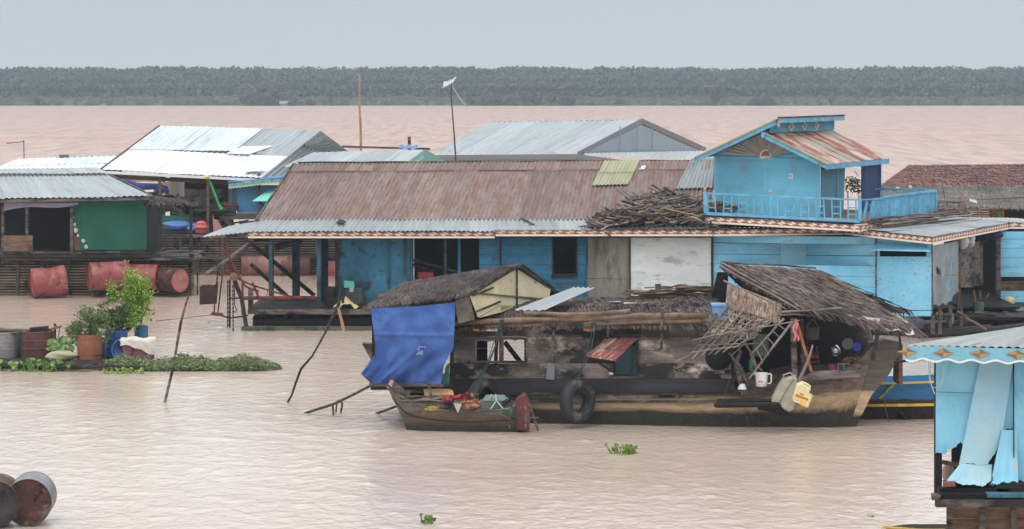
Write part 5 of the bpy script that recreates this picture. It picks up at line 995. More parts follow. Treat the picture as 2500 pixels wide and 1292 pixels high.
mb = MB(); stick(mb, at(632, 800, 70), at(655, 705, 70.2), .012, 5, .005); stick(mb, at(670, 792, 70.4), at(700, 770, 70.4), .02, 5, .005); mb.build('thin_strut', m_wood_dark, hs)
# veranda posts and braces
for px, Y, w_ in ((661, 70.15, .10), (664, 72.9, .10), (723, 72.9, .20), (779, 70.2, .11), (792, 72.8, .2), (822, 70.55, .08)):
    mb = MB(); mb.beam(V((xw(px, Y), Y, ZK)), V((xw(px, Y), Y, at(0, 574, Y).z+.04)), w_, w_, .5, up=V((0, 1, 0))); mb.build('veranda_post', m_post if px != 822 else m_wood_dark, hs)
mb = MB(); mb.beam(V((xw(613, 70.2), 70.1, ZK)), V((xw(613, 70.2), 70.1, at(0, 704, 70.1).z)), .13, .1, .6, up=V((0, 1, 0))); mb.build('stub_post', m_wood, hs)
mb = MB(); mb.beam(V((xw(650, 70.1), 70.12, at(0, 745, 70.1).z)), V((xw(712, 70.1), 70.12, at(0, 574, 70.1).z)), .0001, .0001); 
for (x0, y0, x1, y1, Y) in ((612, 592, 768, 722, 72.6), (612, 645, 702, 724, 72.9)):
    mb = MB(); mb.beam(at(x0, y0, Y), at(x1, y1, Y), .10, .16, .4, up=V((0, 1, 0))); mb.build('diagonal_brace', m_wood_dark, hs)
mb = MB(); stick(mb, at(676, 603, 71), at(735, 587, 70.4), .10, 7, .01, .4); stick(mb, at(620, 585, 71.5), at(760, 583, 71.5), .05, 6, .01, .4); mb.build('roof_spar', m_wood_black, hs)
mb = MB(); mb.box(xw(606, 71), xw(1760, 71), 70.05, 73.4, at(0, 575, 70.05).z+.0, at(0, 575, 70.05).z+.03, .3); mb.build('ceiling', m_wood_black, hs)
mb = MB()
for k in range(9): x = xw(620+k*130, 70.05); mb.beam(V((x, 70.06, Z_E-.02)), V((x, 73.3, Z_E+.0)), .06, .07, .4)
mb.beam(V((xw(607, 70.1), 70.08, Z_E-.07)), V((xw(1740, 70.1), 70.08, Z_E-.07)), .05, .05, .4); mb.build('rafter', m_wood_dark, hs)
# walls of the long front
YW = 70.6
wY = lambda x: YW
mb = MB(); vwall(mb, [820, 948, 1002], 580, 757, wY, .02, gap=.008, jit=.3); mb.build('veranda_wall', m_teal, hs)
mb = MB()
for px in (950, 989, 1005, 1222, 1433): mb.beam(at(px, 757, YW-.03), at(px, 580, YW-.03), .045 if px != 989 else .08, .04, .8, up=V((0, 1, 0)))
mb.build('wall_post', m_post, hs)
mb = MB(); pwall(mb, 1170, 1434, [578, 600, 622, 645, 668, 692, 716, 740, 758], wY, [(1350, 1408, 575, 668)], .02, joint=200, jit=.8); mb.build('plank_wall', m_teal2, hs)
mb = MB(); mb.beam(at(1346, 674, YW-.03), at(1410, 674, YW-.03), .03, .10, .3); mb.beam(at(1350, 578, YW-.02), at(1350, 668, YW-.02), .04, .03, .3, up=V((0, 1, 0))); mb.beam(at(1408, 578, YW-.02), at(1408, 668, YW-.02), .04, .03, .3, up=V((0, 1, 0))); mb.build('window_frame', m_wood_dark, hs)
for px, m_ in ((1087, m_post), (1121, m_teal2)):
    mb = MB(); mb.beam(at(px, 757, YW), at(px, 578, YW), .07, .06, .6, up=V((0, 1, 0))); mb.build('opening_post', m_, hs)
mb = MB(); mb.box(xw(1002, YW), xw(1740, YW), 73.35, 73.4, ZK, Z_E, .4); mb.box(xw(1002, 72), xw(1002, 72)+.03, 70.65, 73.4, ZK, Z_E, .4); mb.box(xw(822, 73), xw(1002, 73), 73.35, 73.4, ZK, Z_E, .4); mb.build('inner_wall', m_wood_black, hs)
mb = MB(); mb.beam(at(1010, 635, 72), at(1165, 676, 71.4), .1, .06, .6); mb.beam(at(1008, 645, 72.3), at(1060, 660, 72.0), .3, .03, .9); mb.build('inner_rail', m_wood, hs)
mb = MB(); mb.slab(at(1434, 758, YW-.02), at(1538, 758, YW-.02), at(1538, 681, YW-.02), at(1434, 681, YW-.02), .02, .4, nrm=V((0, 1, 0))); mb.slab(at(1434, 680, YW-.035), at(1538, 681, YW-.035), at(1538, 578, YW-.035), at(1434, 578, YW-.035), .02, .6, nrm=V((0, 1, 0))); mb.build('grey_panel', m_greypanel, hs)
mb = MB(); mb.grid(lambda u, v: at(lerp(1539, 1737, u), lerp(722, 578, v), YW-.09+.012*math.sin(u*9+v*5)*math.sin(v*11)), 24, 18); mb.grid(lambda u, v: at(lerp(1539, 1737, u), lerp(757, 719, v), YW-.05), 4, 2); mb.build('white_panel', m_whitepanel, hs)
mb = MB(); mb.beam(at(1538, 757, YW-.1), at(1538, 578, YW-.1), .04, .04, .4, up=V((0, 1, 0))); mb.beam(at(1738, 757, YW-.1), at(1738, 578, YW-.1), .04, .04, .3, up=V((0, 1, 0))); mb.build('panel_lath', m_wood_dark, hs)
def sY(px): return YW if px < 2060 else lerp(YW, 66.9, (px-2060)/215)
mb = MB(); pwall(mb, 1740, 2138, [573, 592, 620, 644, 670, 696, 722, 748, 772], sY, [(1905, 1968, 592, 645)], .02, joint=0, sl=.012, jit=.25, gap=.012); mb.build('blue_plank_wall', m_blue, hs)
mb = MB(); vwall(mb, [1905, 1968], 594, 648, lambda x: YW-.012); mb.build('blue_patch_panel', M('dull_blue_panel', S(150, 198, 214), S(138, 190, 208), 2, fine=.08), hs)
mb = MB(); pwall(mb, 2138, 2276, [576, 606], sY, [(2148, 2262, 596, 626)], .02, jit=.3, sl=.03); pwall(mb, 2140, 2276, [626, 757], lambda x: sY(x)-.02, (), .02, jit=.2); pwall(mb, 2140, 2276, [758, 772], lambda x: sY(x)-.02, (), .02, jit=.2)
pwall(mb, 2138, 2148, [606, 626], sY, (), .02); pwall(mb, 2262, 2276, [606, 626], sY, (), .02); mb.build('peeling_wall', m_blue_peel, hs)
mb = MB(); mb.slab(at(2132, 610, sY(2132)-.45), at(2268, 613, sY(2268)-.42), at(2255, 598, sY(2255)-.02), at(2142, 590, sY(2142)-.02), .02, .5, nrm=V((0, .2, -1))); mb.beam(at(2131, 610, sY(2132)-.46), at(2269, 613, sY(2268)-.43), .03, .04, .7); mb.build('awning_flap', m_blue, hs)
mb = MB()
for px in (1740, 2139, 2276): mb.beam(at(px, 772, sY(px)-.04), at(px, 576, sY(px)-.04), .04, .03, .4, up=V((0, 1, 0)))
mb.beam(at(2277, 815, 66.85), at(2277, 770, 66.85), .09, .09, .4, up=V((0, 1, 0))); mb.build('corner_post', m_wood, hs)
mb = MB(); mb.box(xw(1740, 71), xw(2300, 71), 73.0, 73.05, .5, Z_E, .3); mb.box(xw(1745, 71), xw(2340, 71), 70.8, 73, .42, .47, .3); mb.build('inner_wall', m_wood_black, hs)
mb = MB(); c0 = at(1868, 688, YW-.02); mb.lathe(at(2116, 677, sY(2116)-.04), at(2116, 677, sY(2116)-.03), [(0, .06), (1, .06)], 10, .3); mb.build('knot_hole', m_wood_black, hs)
# right end: battered grey panel, dark doorway, blue planks
def eY(px): return lerp(66.9, 73.6, (px-2277)/163)
mb = MB(); n = 14
for k in range(n):
    a, b = lerp(2279, 2340, k/n), lerp(2279, 2340, (k+1)/n); bo = lambda x: 752-12*math.sin((x-2279)/61*1.4)**2-9*abs(math.sin(x*.17))-(18 if x > 2325 else 0)
    pl = lambda x: eY(x)+.02*math.sin(x*.3)
    mb.slab(at(a, bo(a), pl(a)), at(b, bo(b), pl(b)), at(b, 672, pl(b)), at(a, 672, pl(a)), .02, .45, nrm=V((0, 1, 0)))
    tp = lambda x: 600-(x-2279)*.20; mb.slab(at(a, 671, pl(a)-.02), at(b, 671, pl(b)-.02), at(b, tp(b), pl(b)-.02), at(a, tp(a), pl(a)-.02), .02, .55, nrm=V((0, 1, 0)))
mb.build('grey_end_panel', m_greymetal, hs)
mb = MB(); mb.poly([at(2288, 652, eY(2288)-.12), at(2296, 658, eY(2296)-.12), at(2298, 674, eY(2296)-.12), at(2291, 670, eY(2290)-.12)], .02, .3); mb.build('torn_hole', m_black, hs)
mb = MB(); vwall(mb, [2340, 2376, 2400], 590, 700, lambda x: eY(x)+1.2, .02, rag=6); mb.build('inner_screen', m_wood, hs)
mb = MB(); mb.beam(at(2437, 745, 73.3), at(2437, 562, 73.3), .12, .12, .5, up=V((0, 1, 0))); mb.beam(at(2341, 800, eY(2341)), at(2341, 585, eY(2341)), .08, .08, .3, up=V((0, 1, 0))); mb.build('door_post', m_wood, hs)
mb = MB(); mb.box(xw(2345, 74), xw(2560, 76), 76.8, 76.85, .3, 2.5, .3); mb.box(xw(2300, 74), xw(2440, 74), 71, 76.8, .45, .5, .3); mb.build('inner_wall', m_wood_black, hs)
mb = MB(); pwall(mb, 2441, 2540, [565, 584, 606, 629, 652, 676], lambda x: 74, (), .02, jit=.4, joint=0); pwall(mb, 2441, 2540, [710, 738], lambda x: 74, (), .02); mb.build('blue_end_wall', m_blue, hs)
mb = MB(); vwall(mb, [2441, 2462, 2486, 2510, 2540], 687, 711, lambda x: 74.02, .02); mb.build('bare_board', m_wood_brown, hs)
mb = MB(); stick(mb, at(2345, 595, 73.0), at(2445, 572, 73.2), .14, 8, .05, .3); mb.build('rolled_mat', M('rolled_mat', S(50, 46, 60), S(46, 42, 56), 3, rough=.9), hs)
mb = MB(); lump(mb, at(2352, 590, 69.9), .17, (.38, .38, .36), 8, (.9, .5, 1.2), .3); lump(mb, at(2370, 588, 70.5), .16, (.33, .33, .32), 8, (.8, .5, 1.2), .3); mb.build('tied_sacks', m_cloth, label='two pale tied bundles hanging under the eave at the dark doorway', cat='bundles')
# substructure of the right end
mb = MB()
mb.box(xw(2278, 68), xw(2560, 74), 69.5, 76.8, .28, .36, .3); mb.build('end_deck', m_wood_black, hs)
for k, (x0, y0, x1, y1, Y0, Y1, r) in enumerate(((2235, 822, 2560, 795, 67.6, 69.5, .16), (2260, 800, 2420, 775, 67.6, 71, .09), (2280, 775, 2345, 768, 67, 69, .06), (2130, 812, 2300, 812, 68.4, 68, .12), (2350, 790, 2560, 770, 69.6, 71.5, .12))):
    mb = MB(); stick(mb, at(x0, y0, Y0), at(x1, y1, Y1), r, 8, .02, .5); mb.build('float_log', m_wood_dark, hs)
mb = MB(); stick(mb, at(2338, 762, 68.4), at(2408, 806, 67.5), .045, 6, .01, .8); mb.build('slanting_pole', m_wood_brown, hs)
for px, Y in ((2295, 67.3), (2320, 68.2), (2346, 69)):
    mb = MB(); mb.beam(at(px, 815, Y), at(px, 748, Y), .09, .09, .5, up=V((0, 1, 0))); mb.build('stilt', m_wood, hs)
pt = T('planter_bucket', 'dull green bucket with three sticks standing in it in the dark doorway', 'bucket', at(2389, 770, 71)); mb = MB(); c = at(2389, 770, 71); mb.lathe(c, c+V((0, 0, .36)), [(0, .13), (1, .16), (1, .14), (.3, .12)], 16, .5, (.09, .14, .12)); mb.build('bucket', m_plastic, pt)
mb = MB()
for a, b in (((2381, 745), (2378, 708)), ((2394, 745), (2392, 710)), ((2396, 745), (2415, 716))): stick(mb, at(*a, 71), at(*b, 71), .03, 6, .005, .8)
mb.build('sticks', m_wood_brown, pt)
mb = MB(); mb.lathe(at(2318, 790, 68.4), at(2318, 765, 68.4), [(0, .10), (.5, .12), (1, .09)], 12, .5, (.28, .24, .22)); mb.build('pot', m_plastic, label='clay pot under the grey end panel', cat='pot')
mb = MB(); c = at(2293, 778, 67.9); mb.lathe(c, c+V((0, 0, .16)), [(0, .09), (1, .09)], 12, .5, (.48, .48, .40)); mb.build('tin', m_plastic, label='pale tin on the ledge under the grey end panel', cat='tin')
mb = MB(); lump(mb, at(2464, 738, 73.4), .16, (.52, .42, .2), 8, (1, .8, 1), .25); mb.build('yellow_bag', m_cloth, label='crumpled yellowish bag below the blue end wall at the right', cat='bag')
mb = MB()
for k in range(50): c = at(R.uniform(2350, 2500), R.uniform(760, 800), R.uniform(69.5, 72)); lump(mb, c, R.uniform(.04, .12), R.choice(((.05, .045, .04), (.09, .08, .07), (.03, .03, .03), (.12, .09, .07), (.35, .35, .33) if k % 9 == 0 else (.05, .05, .05))), 4, (1.5, 1, .5))
mb.build('clutter', m_vc, label='dark clutter heaped on the float beside the doorway', cat='clutter', kind='stuff')
mb = MB(); mb.tube([at(2344, 757, 70.4), at(2347, 758, 70.4)], .05, 8, .5, (.8, .1, .02)); mb.build('ember_tin', m_vc, label='small glowing-orange tin in the dark doorway', cat='tin')
mb = MB(); mb.grid(lambda u, v: at(lerp(2462, 2560, u), lerp(800, 750, v), 71.2+.3*v), 3, 2, .5, (.07, .13, .13)); mb.build('green_tank', m_plastic, label='dull teal tank low at the right edge behind the near shack roof', cat='tank')
# ---------------------------------------------------------------- upper storey and balcony (parts of the same house)
Dv = V((.46, 1, 0))
zF = 3.02
bl, br = at(1722, 523, 70.3), at(2102, 541, 68.6)
bl2, br2 = bl+Dv*4.6, at(2285, 521, 73.2)
mb = MB(); mb.hexa([bl, br, br2, bl2]+[q-V((0, 0, .07)) for q in (bl, br, br2, bl2)], .4); mb.build('balcony_floor', m_wood_brown, hs)
fascia('balcony_trim', [at(1722, 529, 70.25), at(2100, 550, 68.55)], .17, hs, unit=.29)
fascia('balcony_trim', [at(2102, 551, 68.56), at(2290, 527, 73.2)], .15, hs, unit=.29, base=(.3, .2, .18))
def rail_run(a0, a1, b0, b1, n, tops=(), broken=False, name='balcony_rail'):
    """a0,a1 bottom ends, b0,b1 top ends"""
    mb = MB(); mb.beam(b0, b1, .05, .05, .6) if not broken else mb.beam(lerp(b0, b1, .42), b1, .05, .05, .6); mb.beam(a0, a1, .07, .08, .5); mb.build(name, m_bluerail, hs)
    mb = MB()
    for k in range(n):
        u = (k+.5)/n; w_ = .22/n*2.1
        for s in (-1, 1):
            uu = u+s*w_*.55/2*2; lean = R.gauss(0, .015) if not broken else R.uniform(-.12, .02)
            p, q = lerp(a0, a1, uu), lerp(b0, b1, min(1, max(0, uu+lean*.3))); mb.beam(p, q, .035, .03, R.uniform(.3, .8), up=V((0, 1, 0)))
        for h in (.30, .62):
            p = lerp(lerp(a0, a1, u-w_*.5), lerp(b0, b1, u-w_*.5), h); q = lerp(lerp(a0, a1, u+w_*.5), lerp(b0, b1, u+w_*.5), h); mb.beam(p, q, .03, .03, .5)
    mb.build('baluster', m_bluerail, hs)
    for u in tops:
        p, q = lerp(a0, a1, u), lerp(b0, b1, u); mb = MB(); mb.beam(p, q+V((0, 0, .03)), .09, .08, .6, up=V((0, 1, 0))); mb.build('rail_post', m_bluerail, hs)
        mb = MB(); c = q+V((0, 0, .03)); mb.lathe(c, c+V((0, 0, .13)), [(0, .02), (.3, .03), (.55, .05), (.8, .045), (1, .01)], 10, .5, (.45, .30, .18)); mb.build('finial', m_plastic, hs, smooth=True)
rail_run(at(1720, 521, 70.25), at(2100, 540, 68.55), at(1719, 472, 70.25), at(2100, 488, 68.55), 10, (.006, .43, .997))
mb = MB(); a0, a1, b0, b1 = at(2104, 538, 68.7), at(2285, 519, 73.2), at(2104, 488, 68.7), at(2285, 466, 73.2)
mb.beam(lerp(b0, b1, .28), b1, .05, .05, .7); mb.beam(b0, lerp(b0, b1, .3)+V((0, 0, -.05)), .04, .03, .2); mb.build('balcony_rail', m_bluerail, hs)
mb = MB()
for k in range(26):
    u = .07+.93*k/25; ln = -.05*math.exp(-k*.12)
    if k == 1: continue
    p, q = lerp(a0, a1, u-ln*-1), lerp(b0, b1, u); mb.hexa([p+V((-.03, 0, 0)), p+V((.055, .1, 0)), q+V((.055, .1, 0)), q+V((-.03, 0, 0))]+[z+V((0, .03, 0)) for z in (p+V((-.03, 0, 0)), p+V((.055, .1, 0)), q+V((.055, .1, 0)), q+V((-.03, 0, 0)))], R.random())
for h in (.35, .68): mb.beam(lerp(lerp(a0, b0, h), lerp(a1, b1, h), .1)+V((0, .05, 0)), lerp(a1, b1, h)+V((0, .05, 0)), .02, .04, .2)
mb.build('side_baluster', m_bluerail, hs)
mb = MB(); a2, b2 = at(2105, 515, 74.6), at(2105, 460, 74.6); mb.beam(at(2150, 461, 74.6), b1, .05, .05, .5); mb.beam(at(2085, 468, 74.6), at(2150, 461, 74.6), .05, .05, .2)
for k in range(9): u = k/8; p = lerp(at(2070, 519, 74.6), a1, u); mb.beam(p, p+V((0, 0, .6)), .03, .03, .4, up=V((0, 1, 0)))
mb.build('rear_rail', m_bluerail, hs)
for px, py in ((2191, 466), (2222, 463)):
    mb = MB(); c = at(px, py+2, 74.3); mb.lathe(c, c+V((0, 0, .14)), [(0, .03), (.3, .045), (.6, .06), (.8, .05), (1, .01)], 10, .5, (.6, .45, .25)); mb.build('finial', m_plastic, hs, smooth=True)
# upper walls
uY = lambda px: lerp(71.2, 70.2, (px-1743)/260)
mb = MB(); vwall(mb, [1743, 1869, 2003], lambda x: 386+(x-1743)*.03, lambda x: 524+(x-1743)*.04, uY, .03, gap=.006, jit=.4); mb.build('upper_wall', m_blue_up, hs)
mb = MB(); mb.beam(at(1743, 384, uY(1743)-.03), at(2006, 393, uY(2003)-.03), .03, .06, .5); mb.build('wall_batten', m_blue_up, hs)
mb = MB(); mb.slab(at(1926, 437, uY(1930)-.01), at(1936, 437, uY(1930)-.01), at(1936, 424, uY(1930)-.01), at(1926, 424, uY(1930)-.01), .006, .5, (.75, .72, .68), nrm=V((0, -1, 0))); mb.slab(at(1929, 433, uY(1930)-.02), at(1932, 433, uY(1930)-.02), at(1932, 427, uY(1930)-.02), at(1929, 427, uY(1930)-.02), .003, .5, (.35, .12, .12), nrm=V((0, -1, 0))); mb.build('number_plate', m_vc, hs)
# sunburst gable
mb = MB(); gy = lambda x: uY(x)+.01
mb.poly([at(1743, 386, gy(1743)), at(2010, 393, gy(2006)), at(2006, 385, gy(2006)), at(1872, 318, gy(1870)), at(1745, 380, gy(1745))], .03, .5, nrm=V((0, 1, 0))); mb.build('gable_wall', m_blue_up, hs)
cx, cy = 1869, 384; mb = MB(); cols = ((.38, .30, .22), (.05, .27, .40), (.42, .20, .14), (.10, .28, .24), (.40, .28, .10), (.33, .33, .30))
def gedge(a):
    dx, dy = math.cos(a), -math.sin(a); best = 400
    # left rake from (1745,379) to (1872,318); right rake from (1872,318) to (2003,384)
    for (x0, y0, x1, y1) in ((1752, 378, 1872, 318), (1872, 318, 1996, 384)):
        ex, ey = x1-x0, y1-y0; den = dx*ey-dy*ex
        if abs(den) < 1e-6: continue
        t_ = ((x0-cx)*ey-(y0-cy)*ex)/den; s = ((x0-cx)*dy-(y0-cy)*dx)/den
        if t_ > 0 and 0 <= s <= 1: best = min(best, t_)
    return min(best, 124)*.97
NR = 30
for k in range(NR):
    a0_, a1_ = math.pi*(k+.12)/NR, math.pi*(k+.88)/NR
    if k in (0, NR-1): continue
    e0, e1 = gedge(a0_), gedge(a1_); pp = lambda a, r: at(cx+math.cos(a)*r, cy-math.sin(a)*r, gy(cx+math.cos(a)*r)-.03)
    am = (a0_+a1_)/2; mb.face([pp(a0_, 15), pp(a1_, 15), pp(a1_, e1), pp(a0_, e0)], .5, cols[k % 6]); ep = gedge(a1_+.02); mb.face([pp(a1_, 15), pp(a1_+.035, 15), pp(a1_+.03, ep), pp(a1_, e1)], .5, (.60, .56, .48))
mb.build('sunburst', m_vc, hs)
mb = MB(); Yd = gy(cx)-.05
arc = lambda r, n=16: [at(cx+math.cos(math.pi*k/n)*r, cy-3-math.sin(math.pi*k/n)*r*1.15, Yd) for k in range(n+1)]
mb.poly(arc(14)+[at(cx-14, cy+3, Yd), at(cx+14, cy+3, Yd)], .02, .5, (.75, .70, .66), nrm=V((0, 1, 0))); mb.build('sun_disc_border', m_vc, hs)
mb = MB(); Yd -= .012; mb.poly(arc(10.5), .01, .5, (.42, .14, .08), nrm=V((0, 1, 0))); mb.build('sun_disc', m_vc, hs)
# side wall, doorway and rear part
s0 = at(2005, 540, 70.2); zt = at(2005, 396, 70.2).z; zb = at(2005, 540, 69.6).z
W_ = lambda d, z: V((s0.x+Dv.x*d, 70.2+d, z))
mb = MB(); mb.hexa([W_(.05, zb), W_(1.15, zb), W_(1.2, zt), W_(.05, zt)]+[q+V((-.03, .01, 0)) for q in (W_(.05, zb), W_(1.15, zb), W_(1.2, zt), W_(.05, zt))], .3); mb.hexa([W_(1.2, zb+.03), W_(1.75, zb+.1), W_(1.9, zt), W_(1.22, zt)]+[q+V((-.03, .03, 0)) for q in (W_(1.2, zb+.03), W_(1.75, zb+.1), W_(1.9, zt), W_(1.22, zt))], .5); mb.build('side_wall', M('greyed_blue', S(96, 142, 162), S(84, 128, 150), 2, (2, 2, .6), S(120, 120, 118), 2, (2, 2, .5), .58, .66), hs)
mb = MB(); mb.hexa([W_(3.3, zb), W_(4.7, zb), W_(4.7, zt), W_(3.3, zt)]+[q+V((-.03, .03, 0)) for q in (W_(3.3, zb), W_(4.7, zb), W_(4.7, zt), W_(3.3, zt))], .4); mb.build('rear_side_wall', M('navy_wall', S(34, 72, 112), S(28, 58, 96), 2, rough=.6), hs)
mb = MB(); mb.hexa([W_(.1, zt-.19)+V((.04, -.02, 0)), W_(4.75, zt-.17)+V((.04, -.02, 0)), W_(4.75, zt+.05)+V((.04, -.02, 0)), W_(.1, zt+.03)+V((.04, -.02, 0))]+[q+V((-.05, 0, 0)) for q in (W_(.1, zt-.19), W_(4.75, zt-.17), W_(4.75, zt+.05), W_(.1, zt+.03))], .4); mb.build('navy_beam', M('navy_paint', S(52, 66, 124), S(40, 52, 100), 3, rough=.6), hs)
mb = MB(); mb.beam(W_(3.28, zb)+V((.03, -.03, 0)), W_(3.28, zt)+V((.03, -.03, 0)), .07, .07, .5, up=V((0, 1, 0))); mb.beam(W_(4.72, zb)+V((.03, 0, 0)), W_(4.72, zt)+V((.03, 0, 0)), .07, .07, .4, up=V((0, 1, 0))); mb.build('door_post', M('blue_post2', S(52, 100, 150), rough=.6), hs)
mb = MB(); mb.hexa([at(1745, 385, 71.25)+Dv*4.7, at(1760, 385, 71.25)+Dv*4.7, at(1760, 520, 71.25)+Dv*4.7, at(1745, 520, 71.25)+Dv*4.7]+[q+V((0, .03, 0)) for q in (at(1745, 385, 71.25)+Dv*4.7, at(1760, 385, 71.25)+Dv*4.7, at(1760, 520, 71.25)+Dv*4.7, at(1745, 520, 71.25)+Dv*4.7)], .4); 
for (x0, x1) in ((1745, 1860),):
    pass
mb.build('rear_wall', m_blue_up, hs)
# upper roofs
fl_, ap = at(1694, 386, 69.9), at(1900, 290, 69.9)
mb = MB(); corr(mb, fl_, fl_+Dv*5.2, ap+Dv*5.2, ap, pitch=.13, amp=.012, sw=.9, rows=(0, 1)); mb.build('left_roof', m_patchy, hs)
mb = MB(); th = V((0, 0, -.13)); mb.hexa([fl_+th, ap+th, ap, fl_]+[q+V((.02, .04, 0)) for q in (fl_+th, ap+th, ap, fl_)], .5); mb.hexa([ap+th*.9, ap+Dv*5.2+th*.9, ap+Dv*5.2, ap]+[q+V((-.05, 0, 0)) for q in (ap+th*.9, ap+Dv*5.2+th*.9, ap+Dv*5.2, ap)], .5); mb.build('barge_board', m_bluerail, hs)
mb = MB(); o = V((0, -.01, .012)); mb.beam(fl_+o, ap+o, .05, .03, .5, (.45, .32, .12)); mb.beam(ap+V((.01, -.03, -.05)), ap+V((.01, -.03, -.22)), .07, .05, .5, (.38, .25, .2), up=V((0, 1, 0))); mb.build('ochre_edge', m_vc, hs)
mb = MB()
for k in range(40):
    p = lerp(ap, ap+Dv*5.2, k/40)+V((0, 0, .02)); q = lerp(ap, ap+Dv*5.2, (k+.6)/40)+V((0, 0, .035)); mb.beam(p, q, .06, .03, .5)
mb.build('ridge_cap', m_drumrust, hs)
r0, r1 = at(1868, 327, 69.95), at(2020, 402, 69.6); top0 = at(1884, 322, 69.9)
R0, R1 = r0+Dv*5.1, r1+Dv*5.1
mb = MB(); corr(mb, r1, R1+V((.0, 0, 0)), R0, r0, pitch=.13, amp=.015, sw=.85, rows=(0, 1), lift=.01, vr=1.); mb.build('right_roof', m_patchy, hs)
mb = MB(); mb.hexa([r0+th, r1+th, r1, r0]+[q+V((.02, .04, 0)) for q in (r0+th, r1+th, r1, r0)], .55); mb.hexa([r1+th, R1+th, R1, r1]+[q+V((-.05, 0, 0)) for q in (r1+th, R1+th, R1, r1)], .45); mb.beam(r0+V((-.06, -.02, .05)), r0+V((-.06, -.02, -.1)), .09, .05, .9, up=V((0, 1, 0))); mb.build('barge_board', m_bluerail, hs)
mb = MB(); mb.beam(r0+o, r1+o, .05, .03, .5, (.45, .32, .12)); mb.build('ochre_edge', m_vc, hs)
c0_, c1_ = at(1880, 325, 70.05), at(1880, 300, 70.05)
mb = MB(); mb.hexa([c0_, c0_+Dv*5, c1_+Dv*5, c1_]+[q+V((-.03, .03, 0)) for q in (c0_, c0_+Dv*5, c1_+Dv*5, c1_)], .5); mb.build('clerestory_wall', M('worn_blue', S(84, 152, 176), S(74, 138, 160), 2, (1, 1, 1), S(110, 116, 112), 2.5, (1, 1, 1), .56, .66), hs)
mb = MB()
for u in (1.55, 2.55, 3.5):
    for s, c_ in ((.17, (.72, .68, .62)), (.12, (.40, .20, .13))):
        p = lerp(c0_, c1_, .52)+Dv*u+V((.012 if s > .15 else .02, -.012 if s > .15 else -.02, 0)); mb.face([p-Dv*s*1.3, p-V((0, 0, s*.72)), p+Dv*s*1.3, p+V((0, 0, s*.72))], .5, c_)
mb.build('painted_diamond', m_vc, hs)
mb = MB(); lump(mb, at(2045, 455, 72.5), .12, (.2, .14, .09), 6, (1, 1, 1.4), .5)
for k in range(70): p = at(R.uniform(2062, 2098), R.uniform(430, 462), 74.0); d = V((R.gauss(.2, .6), 0, R.gauss(-.6, .5))).normalized()*.2; mb.tube([p, p+d], .008, 4, R.random(), (.12, .09, .07))
mb.build('dry_palm', m_vc, label='dry palm fronds hanging behind the upper doorway', cat='dry fronds')
mb = MB(); logpile(mb, lambda u, v: lerp(at(1735, 514, 71.0), at(1790, 518, 70.9), u)+V((0, v*.2, .02)), 16, (.2, .5), (.04, .07), lambda u: .18, cols=((.20, .12, .08), (.14, .10, .08), (.3, .2, .12))); mb.build('log_stack', m_vc, label='few cut logs stacked behind the left end of the balcony rail', cat='logs')
mb = MB(); c = at(1744, 497, 70.9); mb.lathe(c, c+V((0, 0, .36)), [(0, .03), (.5, .05), (1, .02)], 8, .5, (.6, .58, .55)); mb.build('rolled_paper', m_plastic, label='pale rolled bundle standing behind the left end of the balcony rail', cat='bundle')
# firewood on the roof
WC = ((.13, .105, .095), (.20, .165, .15), (.09, .075, .07), (.30, .25, .22), (.05, .04, .04), (.34, .22, .14), (.15, .12, .11))
mb = MB(); P = bil(at(1440, 556, 70.1), at(1748, 556, 70.1), at(1735, 515, 71.6), at(1510, 520, 71.6))
def hg(u): return .62*max(.06, 1-abs(u-.52)**1.8*4.2)
logpile(mb, P, 900, (.25, 1.1), (.010, .034), hg, cols=WC); logpile(mb, P, 250, (.1, .3), (.02, .04), lambda u: .8*hg(u), cols=WC)
for k in range(9): p = P(R.uniform(.2, .7), .6)+V((0, 0, .5)); stick(mb, p, p+V((R.uniform(-.4, .4), 0, R.uniform(.1, .35))), .018, 5, .01, seg=3, col=(.16, .13, .12))
stick(mb, at(1640, 548-20, 70.8), at(1703, 483, 71.2), .03, 5, .02, .3, 4, col=(.12, .10, .09)); mb.build('firewood', m_vc, label='big tangled pile of firewood on the roof left of the balcony', cat='firewood', kind=None)
mb = MB()
for k in range(75):
    t0 = R.uniform(0, .55); t1 = t0+R.uniform(.3, .45); L0, L1 = at(2122, 556, 68.9), at(2390, 524, 76); b = V((R.gauss(0, .07), R.gauss(0, .12), abs(R.gauss(0, .10))+.04)); stick(mb, lerp(L0, L1, t0)+b, lerp(L0, L1, min(1, t1))+b*.8, R.uniform(.012, .03), 5, .02, seg=4, col=R.choice(WC))
mb.build('brushwood', m_vc, label='long bundle of brushwood lying on the wing roof below the side balcony', cat='brushwood')
# ---------------------------------------------------------------- things on the veranda and the rusty winch at its left end
eng = T('engine', 'green-topped diesel engine standing on the veranda deck', 'engine', at(855, 750, 70.3)); mb = MB(); c = at(855, 750, 70.3)
mb.box(c.x-.32, c.x+.38, 70.25, 70.6, c.z, c.z+.3, .5, (.05, .05, .055)); mb.box(c.x-.12, c.x+.3, 70.28, 70.55, c.z+.3, c.z+.5, .5, (.06, .07, .07)); mb.lathe(V((c.x+.2, 70.22, c.z+.25)), V((c.x+.2, 70.12, c.z+.25)), [(0, .16), (1, .16)], 20, .5, (.04, .04, .045)); mb.build('block', m_vc, eng)
mb = MB(); mb.hexa([V((c.x-.16, 70.2, c.z+.52)), V((c.x+.12, 70.2, c.z+.52)), V((c.x+.1, 70.22, c.z+.68)), V((c.x-.16, 70.22, c.z+.70)), V((c.x-.16, 70.5, c.z+.52)), V((c.x+.12, 70.5, c.z+.52)), V((c.x+.1, 70.48, c.z+.68)), V((c.x-.16, 70.48, c.z+.70))], .5, (.05, .36, .26)); mb.build('fuel_tank', m_plastic, eng)
